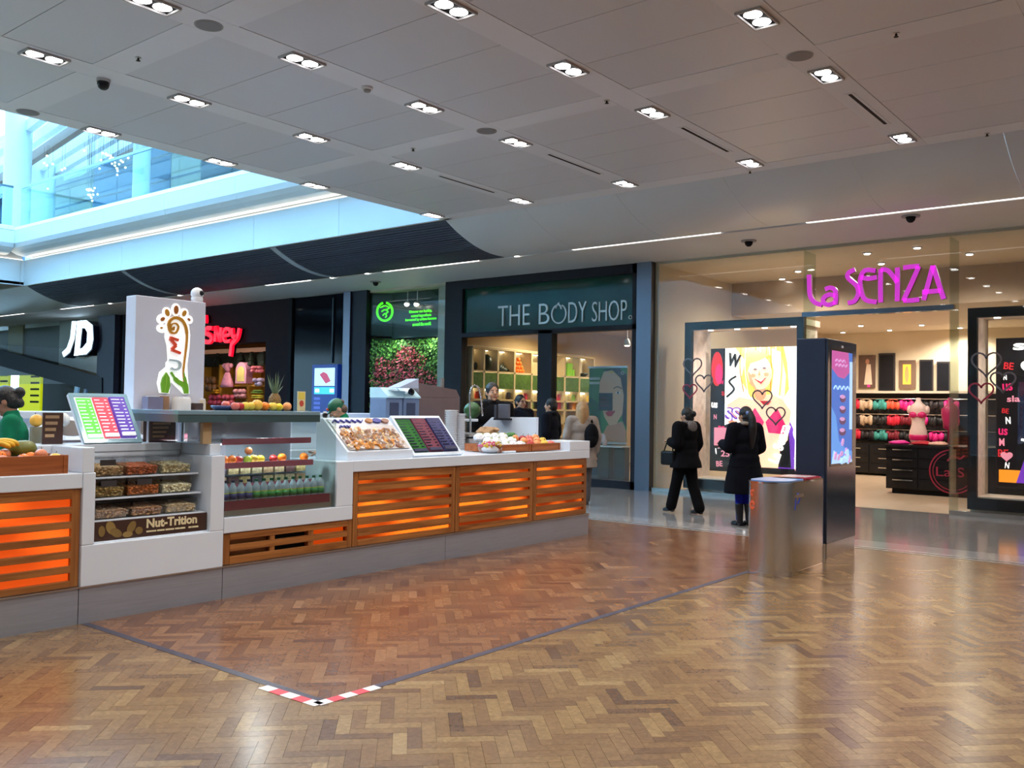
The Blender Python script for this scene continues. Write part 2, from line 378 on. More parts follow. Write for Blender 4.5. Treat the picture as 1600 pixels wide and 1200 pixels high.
# ---- mall ceiling: light bands with perforated panels between
band_m = M('ceiling_band_paint', C8(222, 224, 232), .6, var=.02, scale=1)
pan_m = M('perforated_ceiling_panel', C8(209, 211, 220), .42, var=.025, scale=120)
ceil = struct(MB().box(-11.22, 6, -8, 12.0, ZC+.012, ZC+.7).build('ceiling', M('ceiling_void', C8(120, 118, 117), .8)), 'pale grey panelled ceiling over the concourse')
rows = [-11.07+1.965*i for i in range(9)]          # long bands that carry the downlights
cross = [.81, 4.56, 8.31, 11.83]
bw = .17
def cpart(name, x0, x1, y0, y1, z0, mt): return MB().box(x0, x1, y0, y1, z0, ZC+.013).build(name, mt, ceil)
for x in rows: cpart('ceiling_band', x-bw if x > -11 else -11.22, x+bw, -8, 12.0, ZC, band_m)
for i in range(len(rows)-1):
    for y in cross: cpart('cross_band', rows[i]+bw+.002, rows[i+1]-bw-.002, y-bw, min(y+bw, 12.0), ZC, band_m)
    for j in range(3):
        y0, y1 = cross[j]+bw, cross[j+1]-bw
        n = 4
        for k in range(n):
            a = y0+(y1-y0)*k/n; b_ = y0+(y1-y0)*(k+1)/n
            cpart('ceiling_panel', rows[i]+bw+.005, rows[i+1]-bw-.005, a+.004, b_-.004, ZC+.004, pan_m)
cpart('ceiling_panel', rows[0]+bw, rows[-1], -8, cross[0]-bw, ZC+.004, pan_m)
cpart('ceiling_panel', rows[-1]+bw, 6, -8, 12.0, ZC+.004, pan_m)
# ---- the ceiling curves down to the soffit; panels with fine seams
def prof(t):   # 0..1
    a = t*math.pi/2
    y = 12.0+1.72*t
    return y, ZS+(ZC-ZS)*max(0, (13.5-y)/1.5)**2
def curve_sheet(x0, x1, n=14, off=0.0, th=.03):
    pr = [prof(i/n) for i in range(n+1)]; vs = []; fs = []
    for x in (x0, x1):
        for y, z in pr: vs.append((x, y, z+off))
        for y, z in pr: vs.append((x, y+.0, z+off+th))
    k = n+1
    for i in range(n):
        fs.append((i, 2*k+i, 2*k+i+1, i+1)); fs.append((k+i, k+i+1, 3*k+i+1, 3*k+i))
    fs += [(0, k, 3*k, 2*k), tuple([n, 2*k+n, 3*k+n, k+n])]
    for b_ in (0, 2*k): fs += [(b_+i, b_+i+1, b_+k+i+1, b_+k+i) for i in range(n)]
    return vs, fs
cove = struct(MB().box(-46, 6, 12.0, 13.72, ZC+.45, ZC+.5).build('ceiling', band_m), 'curved pale ceiling edge sweeping down towards the shop fronts')
cov_m = M('curved_panel_paint', C8(208, 210, 214), .35, var=.02, scale=1)
x = -11.2
while x < 5:
    v, f = curve_sheet(x, x+1.796); o = MB().add(v, f).build('curved_panel', cov_m, cove, smooth=True, angle=.6); x += 1.8
for x in (-46+3*i for i in range(6)):
    v, f = curve_sheet(x, x+2.99); MB().add(v, f).build('curved_panel', cov_m, cove, smooth=True, angle=.6)
# ---- dark slatted soffit under the far side of the atrium
slats = struct(MB().box(-28, -11.2, 12.0, 13.72, ZC+.2, ZC+.25).build('ceiling', blackm), 'dark slatted soffit below the white atrium edge')
v, f = curve_sheet(-28, -11.21, off=.05); MB().add(v, f).build('backing', M('soffit_backing', C8(24, 26, 36), .8), slats)
slat_m = M('dark_blue_slat', C8(64, 68, 84), .5, var=.05)
NS = 26
ttab = []; L0 = 0; last = prof(0); cum = [(0, 0)]
for i in range(1, 201):
    q = prof(i/200); L0 += math.hypot(q[0]-last[0], q[1]-last[1]); last = q; cum.append((L0, i/200))
def at_len(s):
    for l, t in cum:
        if l >= s: return t
    return 1
for i in range(NS):
    ta, tb = at_len(L0*(i+.14)/NS), at_len(L0*(i+.86)/NS); a, b_ = prof(ta), prof(tb)
    d = Vector((b_[0]-a[0], b_[1]-a[1])); nrm = Vector((-d.y, d.x)).normalized()
    if nrm.y < 0: nrm = -nrm
    q = nrm*.035
    poly = [(a[0], a[1]), (b_[0], b_[1]), (b_[0]+q.x, b_[1]+q.y), (a[0]+q.x, a[1]+q.y)]
    vs = [(x, y, z) for x in (-28, -11.22) for y, z in poly]
    MB().add(vs, [(0,1,2,3),(7,6,5,4),(0,4,5,1),(1,5,6,2),(2,6,7,3),(3,7,4,0)]).build('slat', slat_m, slats)
for x in (-16.25, -22.5):
    v, f = curve_sheet(x-.09, x+.09, off=-.012, th=.05); MB().add(v, f).build('rib', M('pale_rib', C8(168, 174, 186), .5), slats)
# ---- flat soffit and light slot in front of the shops
sof_m = M('soffit_paint', C8(216, 213, 212), .55, var=.02, scale=1)
SL0, SL1 = 13.70, 13.84
sof = root_struct('ceiling', 'flat pale soffit above the shop fronts', (-9, 14.8, ZS))
MB().box(-46, 6, SL1, YF+.02, ZS, ZS+.25).build('soffit_board', sof_m, sof); MB().box(-60, 6, YF+.02, 30, ZS+.2, ZS+.4).build('light_leak_cover', sof_m, sof)  # second box: unseen cover over the shops, added to stop light leaking in
MB().box(-46, 6, SL0-.02, SL1+.02, ZS+.06, ZS+.1).build('slot_backing', blackm, sof)
for i, (x0, x1, nm) in enumerate(((-36.8, -32.4, 'far left above the white two-letter sign'), (-29.7, -27.6, 'left of the tall kiosk sign top'), (-18.9, -17.2, 'right of the tall kiosk sign'),
                              (-14.7, -11.95, 'where the dark slats end'), (-9.65, -6.7, 'left of the pink shop letters'), (-5.25, -.5, 'above the pink shop letters'))):
    t = thing('linear_light', 'slim white linear light in the soffit slot, '+nm, 'light', ((x0+x1)/2, 13.77, ZS))
    MB().box(x0, x1, SL0+.015, SL1-.015, ZS+.02, ZS+.06).build('housing', white, t)
    MB().box(x0, x1, SL0+.03, SL1-.03, ZS+.005, ZS+.02).build('diffuser', M('lit_diffuser', (1, .98, .94), .5, emit=2.6, var=0), t)
for i, p in enumerate(((845, 407), (568, 425), (510, 431), (253, 457), (143, 470))):
    q = UZ(*p, ZS+.03)
    t = thing('slot_spotlight', '%s small bright spot in the black soffit slot' % ['rightmost', 'second from right', 'third from right', 'fourth from right', 'leftmost'][i], 'spotlight', (q.x, 13.77, ZS))
    MB().cyl((q.x, 13.77, ZS+.06), (q.x, 13.77, ZS+.01), .05, .055).build('can', black, t)
    MB().cyl((q.x, 13.77, ZS+.012), (q.x, 13.77, ZS-.0), .046).build('lens', M('spot_lens', (1, .97, .93), .4, emit=14, var=0), t)
# ---- atrium edge: two white bands, cove light, sill and glass balustrade
bulk_m = M('white_bulkhead', C8(222, 226, 230), .35, var=.015, scale=.6)
XL = -28.0
def bulk_prof_low(): return [(0, ZC), (.0, 5.70), (-.08, 5.70), (-.08, ZC)]
up_pts = [(-.12, 5.80), (.05, 5.80), (.22, 5.83), (.36, 5.89), (.45, 5.97), (.5, 6.08), (.5, 6.44), (-.12, 6.44)]
sill_pts = [(-.12, 6.455), (.485, 6.455), (.45, 6.56), (.36, 6.60), (-.12, 6.60)]
bulk = root_struct('wall_atrium', 'white atrium edge with two bands and a lit cove, far side', (-19, 11.9, ZC))
def sweep(mb, pts, a, b_, side):
    """profile (d,z), d out into the void; side back: along X at y=11.9-d, side left: along Y at x=XL+d"""
    n = len(pts); vs = []
    for s_ in (a, b_):
        for d, z in pts:
            if side == 'back': vs.append((s_, 11.9-d, z))
            else: vs.append((XL+d, s_, z))
    fs = [(i, (i+1) % n, n+(i+1) % n, n+i) for i in range(n)]+[tuple(range(n-1, -1, -1)), tuple(range(n, 2*n))]
    mb.add(vs, fs)
bulkl = root_struct('wall_atrium_left', 'white atrium edge turning towards the viewer at far left', (XL, 2, ZC))
for side, par, a0, a1, st in (('back', bulk, XL, -11.0, 2.8), ('left', bulkl, -8, 11.9, 3.3)):
    s_ = a0
    while s_ < a1-.05:
        e_ = min(s_+st, a1)
        for nm, pts in (('lower_panel', bulk_prof_low()), ('upper_panel', up_pts), ('sill', sill_pts)):
            mb = MB(); lim = 11.9-.5 if (side == 'left' and nm != 'lower_panel') else a1
            if s_ < lim: sweep(mb, pts, s_+.004, min(e_, lim)-.004, side); mb.build(nm, bulk_m, par)
        s_ = e_
    mb = MB(); sweep(mb, [(-.14, 5.66), (-.10, 5.66), (-.10, 5.72), (-.14, 5.72)], a0, a1, side)
    mb.build('cove_light', M('warm_cove', (1, .93, .78), .5, emit=5, var=0), par)
    mb = MB(); sweep(mb, [(-.16, 5.62), (-.16, 5.80), (-.2, 5.80), (-.2, 5.62)], a0, a1, side); mb.build('cove_back', bulk_m, par)
    mb = MB(); sweep(mb, [(-.15, ZC), (-.15, 6.6), (-6, 6.6), (-6, ZC)] if side == 'left' else [(-.2, 5.0), (-.2, 6.6), (-5.6, 6.6), (-5.6, 5.0)], a0, a1, side); mb.build('slab', M('slab_concrete', C8(150, 150, 150), .8), par)
bg_m = MG('balustrade_glass', (.80, .95, .98), .7)
for side, par, a0, a1 in (('back', bulk, XL+.4, -11.0), ('left', bulkl, -8, 11.4)):
    n = int((a1-a0)/1.9); s0 = a0
    for i in range(n):
        mb = MB(); sweep(mb, [(.30, 6.58), (.315, 6.58), (.315, 7.72), (.30, 7.72)], a0+(a1-a0)*i/n+.01, a0+(a1-a0)*(i+1)/n-.01, side); mb.build('glass_pane', bg_m, par)
    mb = MB(); sweep(mb, [(.28, 7.70), (.335, 7.70), (.335, 7.76), (.28, 7.76)], a0, a1, side); mb.build('handrail', M('handrail_steel', C8(150, 175, 190), .25, .8), par)
# ---- upper floor beyond the balustrade: shop wall, columns, glazed roof
upw = root_struct('wall_upper_back', 'upper floor shop wall behind the glass balustrade', (-25, 17.4, 6.6))
MB().box(-60, -11, 17.4, 17.7, 6.6, 11.2).build('wall_board', M('upper_wall', C8(60, 84, 94), .6), upw)
MB().box(-60, -11, 17.0, 17.7, 11.2, 13.2).build('bulkhead', M('upper_bulkhead', C8(170, 196, 208), .5), upw)
blue_g = M('upper_blue_glazing', C8(24, 70, 100), .3, var=.25, scale=.6)
dk_g = M('upper_dark_glazing', C8(12, 18, 34), .5, var=.6, scale=1.3, spec=.15)
xx = -46.0; i = 0
while xx < -12:
    w_ = 1.85
    mt = dk_g if xx > -27.5 else (blue_g if i % 5 in (1, 2, 3) else M('upper_beige_panel', C8(150, 140, 104), .5))
    MB().box(xx+.03, xx+w_-.03, 17.3, 17.38, 6.7, 11.0).build('shop_panel', mt, upw); xx += w_; i += 1
for z in (8.1, 9.4, 10.3): MB().box(-46, -12, 17.25, 17.31, z, z+.05).build('transom', darkf, upw)
for i, (px, py, d) in enumerate(((28, 250, 13.2), (222, 240, 14.8), (66, 250, 16.2))):
    p = UY(px, py, d); r_ = (.42, .26, .5)[i]
    o = thing('column', ['broad pale column on the upper floor at far left', 'slim pale column on the upper floor beside the dark shopfront', 'pale column on the upper floor beside the broad one'][i], 'column', (p.x, d, 6.6))
    MB().cyl((p.x, d, 6.6), (p.x, d, 13.4), r_, n=24).build('shaft', M('pale_column', C8(205, 222, 226), .4, var=.02), o, smooth=True, angle=.6)
    MB().cyl((p.x, d, 6.6), (p.x, d, 6.75), r_+.05, n=24).build('base_ring', steel, o, smooth=True, angle=.6)
roof = root_struct('ceiling', 'glazed atrium roof with white fins', (-22, 5, 13.4))
for i in range(15):
    y = -7+1.55*i
    MB().box(-60, -11, y, y+.14, 13.4, 14.15).build('roof_fin', M('roof_fin_white', C8(214, 222, 226), .4), roof)
for i in range(5): MB().box(-56+10*i, -55.75+10*i, -8, 17, 13.75, 14.2).build('roof_beam', M('roof_beam_grey', C8(150, 160, 168), .5), roof)
MB().box(-60, -11, -8, 17, 14.16, 14.19).build('roof_glass', MG('roof_glass', (.86, .95, 1), .5), roof)
louv = root_struct('ceiling', 'white louvre fins below the glazed roof over the upper floor', (-30, 15, 10.6))
for i in range(16):
    T = Matrix.Translation((-24, 12.2+.62*i, 10.5)) @ Matrix.Rotation(R(-9), 4, 'Z')
    MB().box(-34, 13.5, -.11, .11, 0, .34, T).build('louvre_fin', M('louvre_white', C8(205, 214, 216), .5) if i % 4 != 2 else M('louvre_bronze', C8(120, 92, 74), .5), louv)
# festive bulbs hanging on the upper floor
bulb_m = M('warm_bulb', (1, .80, .42), .4, emit=2.2, var=0)
rr = random.Random(11)
for gi, (cx, cy, sx, sy, n, nm) in enumerate(((176, 252, 26, 20, 26, 'larger cluster of warm festive bulbs behind the upper balustrade'), (140, 300, 10, 12, 16, 'small cluster of warm festive bulbs low behind the upper balustrade'), (84, 262, 44, 30, 9, 'sparse warm festive bulbs at the left of the upper floor'))):
    t = thing('festive_lights', nm, 'string lights', UY(cx, cy, 15.0)); mb = MB(); wire = MB()
    for k in range(n):
        p = UY(cx+rr.gauss(0, sx*.5), cy+rr.gauss(0, sy*.5), 15.0+rr.uniform(-.5, .5)); mb.ball(p, .038, 8)
        wire.cyl(p, p+Vector((0, 0, 10.6-p.z)), .004, n=4)
    mb.build('bulbs', bulb_m, t)['kind'] = 'stuff'; wire.build('wires', darkf, t)
# ---- closing walls outside the picture
struct(MB().box(5.8, 6, -8, 30, 0, 6).build('wall_right', white)); struct(MB().box(-46, 6, -8.2, -8, 0, 14.2).build('wall_back', white))
struct(MB().box(-60.2, -60, -8, 18, 0, 14.2).build('wall_left', white)); struct(MB().box(-11.22, -11.0, -8, 17, ZC+.7, 14.2).build('wall_atrium_near', white))
struct(MB().box(-60, -34, -8.2, -8, ZC, 14.2).build('wall_back_upper', white)); struct(MB().box(-60, -28, -8, 17, ZC+.02, ZC+.1).build('ceiling_left', sof_m, None), 'flat pale soffit at far left')
struct(MB().box(-60, -46, -8, 30, -.06, 0).build('floor_left', stone))
struct(MB().box(-60, 6, 30, 30.2, 0, 6).build('wall_far', blackm))
# ================================================================== CEILING FITTINGS
lamp_m = M('downlight_lens', (1, .98, .96), .4, emit=15, var=0)
bez = M('downlight_bezel', C8(170, 168, 170), .4); inset = M('downlight_inset', (.006, .006, .007), .7, spec=.1)
def make_downlight():
    t = thing('downlight', '', 'ceiling light')
    mb = MB(); z0, z1 = -.022, 0
    mb.box(-.115, .115, -.205, -.19, z0, z1).box(-.115, .115, .19, .205, z0, z1).box(-.115, -.10, -.19, .19, z0, z1).box(.10, .115, -.19, .19, z0, z1)
    mb.build('bezel', bez, t); MB().box(-.10, .10, -.19, .19, -.004, 0).build('inset', inset, t)
    for y in (-.092, .092):
        ob = MB().lathe([(.074, -.004), (.078, -.010), (.066, -.015), (.0001, -.018)], (0, y, 0), 20).build('lamp', lamp_m, t, smooth=True)
    return t
dl0 = make_downlight(); used = False
RN = {0: 'at the atrium edge', 1: 'in the row next to the atrium edge', 2: 'in the middle row', 3: 'in the second row from the right', 4: 'in the rightmost row', 5: 'in the row right of the picture', 6: 'in the far right row'}
YL = [.1, 1.7, 4.0, 5.57, 7.27, 8.92, 11.52]
def spot(x, y, par):
    ld = bpy.data.lights.new('downlight_beam', 'SPOT'); ld.energy = SPOT_W; ld.spot_size = R(150); ld.spot_blend = .9; ld.color = (1, .95, .9); ld.shadow_soft_size = .1
    lo = bpy.data.objects.new('downlight_beam', ld); COL.objects.link(lo); lo.parent = par; lo.location = (0, 0, -.05)
for i, x in enumerate(rows[:7]):
    ys = [y for y in YL]
    seen = [y for y in ys if (lambda q: q[2] > 0 and -20 < q[0] < 1620 and -25 < q[1] < 600)(PJ((x, y, ZC)))]
    for y in ys:
        if not used: o = dl0; used = True
        else: o = dup(dl0)
        o.location = (x, y, ZC)
        if y in seen:
            k = len(seen)-1-seen.index(y)
            o['label'] = 'twin ceiling downlight %s, %s' % (RN[i], 'nearest the shop fronts' if k == 0 else NTH[k]+' from the shop fronts')
            o['group'] = 'twin ceiling downlights'
        else:
            uns = [q for q in ys if q not in seen]; o['label'] = 'unseen twin downlight %s, %s from the near end' % (RN[i], NTH[uns.index(y)]); o['group'] = 'twin downlights beyond the picture'
        spot(x, y, o)
spk_m = M('speaker_grille', C8(128, 126, 130), .6, var=.1, scale=300)
for i, (x, y, nm) in enumerate(((-7.16, 4.55, 'left, above the kiosk'), (-3.24, 8.3, 'right, beside the rightmost downlight row'), (-7.15, 8.36, 'middle of the ceiling'), (-11.04, 4.68, 'at the atrium edge'))):
    t = thing('ceiling_speaker', 'round flush grey ceiling speaker, '+nm, 'speaker', (x, y, ZC))
    MB().cyl((x, y, ZC), (x, y, ZC-.006), .125, n=32).build('rim', M('speaker_rim', C8(160, 158, 160), .5), t); MB().cyl((x, y, ZC-.004), (x, y, ZC-.009), .112, n=32).build('grille', spk_m, t)
t = thing('dome_camera', 'black dome security camera hanging from the ceiling', 'camera', (-9.26, 4.67, ZC))
MB().cyl((-9.26, 4.67, ZC), (-9.26, 4.67, ZC-.03), .07, n=24).build('base', M('dome_base', C8(190, 188, 188), .4), t)
MB().lathe([(.062, 0), (.062, -.025), (.05, -.06), (.028, -.08), (.0005, -.086)], (-9.26, 4.67, ZC-.028), 24).build('dome', black, t, smooth=True)
t = thing('smoke_detector', 'small white smoke detector on the ceiling', 'detector', (-7.19, 6.46, ZC))
MB().lathe([(.06, 0), (.06, -.02), (.045, -.028)], (-7.19, 6.46, ZC), 20).build('base', white, t); MB().lathe([(.04, -.028), (.035, -.05), (.015, -.058)], (-7.19, 6.46, ZC), 16).build('sensor', M('detector_dark', C8(150, 148, 148), .5), t)
for i, (x, y, nm) in enumerate(((-8.39, 4.57, 'left of the dome camera'), (-5.38, 8.29, 'in the middle cross band'), (-2.37, 8.3, 'right in the middle cross band'), (-2.36, 11.92, 'far right in the last cross band'), (-5.35, 11.92, 'in the last cross band'), (-8.42, 8.38, 'left in the middle cross band'))):
    t = thing('sprinkler', 'tiny ceiling sprinkler head '+nm, 'sprinkler', (x, y, ZC))
    MB().cyl((x, y, ZC), (x, y, ZC-.006), .03, n=14).build('rosette', steel, t); MB().cyl((x, y, ZC-.006), (x, y, ZC-.03), .009, .012, n=8).cyl((x, y, ZC-.03), (x, y, ZC-.033), .022, n=12).build('head', darkf, t)
for i, x in enumerate(rows[1:5]):
    t = thing('slot_diffuser', 'thin black air slot in the ceiling, '+from_left(i, 4), 'air vent', (x, 10.22, ZC))
    MB().box(x-.05, x+.05, 9.58, 10.88, ZC-.004, ZC).build('surround', band_m, t); MB().box(x-.018, x+.018, 9.61, 10.85, ZC-.006, ZC-.001).build('slot', blackm, t)
# soffit fittings
def soffit_cam(px, py, label):
    p = UZ(px, py, ZS); t = thing('dome_camera', label, 'camera', (p.x, p.y, ZS))
    MB().cyl((p.x, p.y, ZS), (p.x, p.y, ZS-.02), .13, n=20).build('base', M('soffit_base', C8(150, 147, 148), .5), t)
    MB().lathe([(.07, 0), (.06, -.05), (.03, -.08), (.001, -.085)], (p.x, p.y, ZS-.02), 18).build('dome', blackm, t, smooth=True)
soffit_cam(587, 440, 'small dark dome camera on the soffit above the green plant wall')
soffit_cam(1170, 376, 'small flat dome camera on the soffit left of the pink letters')
soffit_cam(1423, 337, 'small dome camera on the soffit above the pink letters')
# ================================================================== SHOP FRONTS
def point(x, y, z, w, par, col=(1, .9, .78), r=.12):
    ld = bpy.data.lights.new('shop_lamp', 'SPOT'); ld.energy = w; ld.color = col; ld.shadow_soft_size = r; ld.spot_size = R(165); ld.spot_blend = .6
    lo = bpy.data.objects.new('shop_lamp', ld); COL.objects.link(lo); lo.parent = par; lo.location = Vector((x, y, z))-wpos(par)
spot_em = M('shop_spot_lens', (1, .92, .8), .4, emit=18, var=0)
def shop_spot(x, y, z, label, w=0, col=(1, .9, .78)):
    t = thing('recessed_spot', label, 'ceiling light', (x, y, z))
    MB().lathe([(.085, 0), (.085, -.012), (.06, -.02)], (x, y, z), 16).build('ring', white, t, smooth=True)
    MB().lathe([(.058, -.018), (.05, -.028), (.001, -.032)], (x, y, z), 14).build('lens', spot_em, t)
    if w: point(x, y, z-.12, w, t, col)
    return t
cream = M('cream_wall', C8(226, 208, 178), .6, var=.03, scale=1.2); cream2 = M('cream_ceiling', C8(222, 208, 188), .6, var=.02)
taupe = M('taupe_wall', C8(190, 164, 138), .6, var=.03)
alum = brushed('aluminium_pillar', (.17, .175, .21), .35, (30, 30, 1))
struct(MB().box(-9.41, -9.08, YF-.12, YF+.5, 0, ZS).build('trim_5', alum), 'dark metal pillar between the green shop and the lingerie shop')
# ---------------------------------------------------------------- lingerie shop (right)
ls = root_struct('wall_lingerie_shop', 'cream inside walls of the lingerie shop', (-5, 20, 0))
MB().box(-9.08, -9.0, YF+.05, 25, 0, ZS).build('side_wall', cream, ls); MB().box(-9.0, 5.8, 25, 25.2, 0, ZS).build('back_wall', cream, ls)
MB().box(-9.0, 5.8, YF+.02, 25, ZS-.05, ZS+.2).build('inner_ceiling', cream2, ls)
MB().box(-9.0, 5.8, 19.2, 25, 3.75, 3.8).build('dropped_ceiling', cream2, ls)
MB().box(-9.0, 5.8, 19.15, 19.2, 3.75, ZS-.05).build('ceiling_step', taupe, ls)
MB().box(-9.0, 5.8, YF+.06, 25, -.005, .004).build('shop_floor', M('beige_shop_floor', C8(214, 188, 160), .25, var=.03), ls)
win = root_struct('window_1', 'tall frameless glass front of the lingerie shop', (-5, YF, 0))
for x0, x1, z0 in ((-9.06, -6.07, .07), (-6.05, -3.67, 3.36), (-3.65, -.6, .07), (-.58, 2.4, .07)):
    MB().box(x0, x1, YF, YF+.012, z0, ZS-.01).build('glass_pane', glass, win)
    if z0 < 1: MB().box(x0, x1, YF-.05, YF+.06, 0, .07).build('floor_channel', brushed('channel_steel', (.5, .48, .44), .3), win)
fin_g = MG('green_edged_glass', (.84, .90, .85), .9)
for x in (-6.06, -3.66): MB().box(x-.01, x+.01, YF+.012, YF+.55, 0, ZS-.01).build('glass_fin', fin_g, win)
MB().box(-6.08, -3.6, YF-.03, YF+.12, 3.28, 3.36).build('door_head_rail', M('polished_rail', C8(96, 108, 122), .12, .9), win)
# pink letters, each a thing
pink = M('pink_letter_face', C8(226, 62, 222), .35, emit=.55, ecol=C8(226, 62, 222), var=0)
pinkd = M('pink_letter_side', C8(120, 24, 96), .4)
lt = {}
def PL(px, py): p = UY(px, py, YF-.05); return (p.x, p.z)
def zoom4(x, y): return PL(1240+x*360/1600, 340+y*200/889)
LET = [('L', 'capital L', [[(110, 398), (112, 470), (118, 545), (150, 590), (200, 608)]]),
       ('a', 'small a', [[(222, 500), (255, 488), (290, 505), (296, 560), (292, 605)], [(292, 545), (250, 535), (212, 560), (212, 592), (245, 607), (290, 590)]]),
       ('S', 'capital S', [[(428, 362), (385, 385), (382, 420), (440, 475), (452, 530), (425, 580), (380, 594)]]),
       ('E', 'capital E', [[(572, 370), (500, 368), (468, 420), (470, 500), (500, 570), (580, 588)], [(470, 415), (520, 425), (580, 415)]]),
       ('N', 'capital N', [[(608, 590), (606, 470), (608, 358)], [(608, 362), (655, 368), (695, 410), (722, 450)], [(724, 348), (724, 470), (722, 582)]]),
       ('Z', 'capital Z', [[(764, 350), (820, 342), (876, 338)], [(872, 340), (820, 460), (764, 580)], [(764, 578), (820, 576), (876, 570)]]),
       ('A', 'capital A', [[(905, 574), (940, 450), (970, 335)], [(970, 335), (1010, 460), (1045, 566)], [(895, 518), (960, 514), (1025, 508)]])]
T0 = FR((0, YF-.05, 0), (1, 0, 0), (0, 0, 1))
for ch, nm, strokes in LET:
    t = thing('sign_letter', 'pink raised %s of the lingerie shop sign' % nm, 'letter', (zoom4(*strokes[0][0])[0], YF-.05, 3.4), 'pink shop sign letters')
    mb = MB(); mb2 = MB()
    for st in strokes:
        q = [zoom4(*p) for p in st]; mb.ribbon(q, .075, .022, .03, T0, 6); mb2.ribbon(q, .075, -.035, .022, T0, 6)
    mb.build('face', pink, t); mb2.build('return', pinkd, t)
# window displays
quilt = M('quilted_white_panel', C8(232, 214, 200), .4, var=.18, scale=9, bump=.6)
dkblk = M('display_frame_black', C8(18, 18, 22), .6, spec=.15)
pk = {}
def E(name, r, g, b, e=1.0):
    return M('print_'+name, C8(r, g, b), .5, emit=e, ecol=C8(r, g, b), var=0)
P_blk = E('black', 22, 18, 24, .2); P_wht = E('white', 255, 250, 246, 1.5); P_pnk = E('hotpink', 232, 40, 110, .9); P_lp = E('lightpink', 240, 150, 170, .8)
P_red = E('red', 205, 40, 50, .8); P_skin = E('skin', 255, 205, 170, 1.15); P_skin2 = E('skin_shade', 238, 160, 118, 1.0); P_hair = E('blonde', 255, 206, 92, 1.2); P_hair2 = E('blonde_light', 255, 244, 190, 1.5)
P_pur = E('purple', 120, 60, 190, .8); P_or = E('orange', 250, 150, 40, .9); P_blu = E('blue', 60, 70, 160, .8); P_grey = E('grey', 130, 110, 120, .5)
def scribble(pr, rng, u0, u1, v0, v1, n, mats, words):
    for k in range(n):
        w = words[k % len(words)]; h = rng.uniform(.07, .13); wd = h*.62*len(w)
        u = rng.uniform(u0, max(u0+.01, u1-wd)); v = v0+(v1-v0)*(k+.15)/n
        pr.text(w, u, v, min(wd, u1-u), h, mats[k % len(mats)], rot=rng.uniform(-8, 8), bold=.02)
def heart(cx, cy, s): return [(cx+s*.055*16*math.sin(t)**3/1.0, cy+s*.055*(13*math.cos(t)-5*math.cos(2*t)-2*math.cos(3*t)-math.cos(4*t))) for t in [2*math.pi*i/28 for i in range(29)]]
def display(x0, x1, px0, px1, label, model):
    """black portal behind the glass with a deep lit box"""
    t = thing('window_display', label, 'display', ((x0+x1)/2, YF+.5, 0))
    y0, y1 = YF+.10, YF+.95; z0, z1 = .1, 3.3; w = .13
    MB().box(x0, x0+w, y0, y0+.12, z0, z1).box(x1-w, x1, y0, y0+.12, z0, z1).box(x0+w, x1-w, y0, y0+.12, z1-.15, z1).box(x0+w, x1-w, y0, y0+.12, z0, z0+.18).build('portal_frame', dkblk, t)
    MB().box(x0+.02, x1-.02, y0+.12, y1, z0-.09, z0+.2).build('display_floor', M('display_floor_cream', C8(240, 226, 208), .4), t)
    MB().box(x0+.02, x1-.02, y0+.12, y1, z1-.13, z1-.02).build('display_ceiling', M('display_ceiling_cream', C8(232, 214, 196), .5), t)
    MB().box(x0+w-.06, x0+w, y0+.12, y1, z0+.2, z1-.13).build('quilted_side', quilt, t); MB().box(x1-w, x1-w+.06, y0+.12, y1, z0+.2, z1-.13).build('quilted_side', quilt, t)
    for k in range(4):
        x = x0+.35+(x1-x0-.7)*k/3; MB().lathe([(.05, 0), (.045, -.012), (.001, -.016)], (x, y0+.4, z1-.13), 12).build('spot', spot_em, t)
    point((x0+x1)/2, y0+.35, z1-.2, 105, t)
    return t
d1 = display(-8.45, -6.09, 0, 0, 'black framed shop window display left of the pink letters', 1)
d2 = display(-3.42, -.75, 0, 0, 'black framed shop window display at right edge of picture', 2)
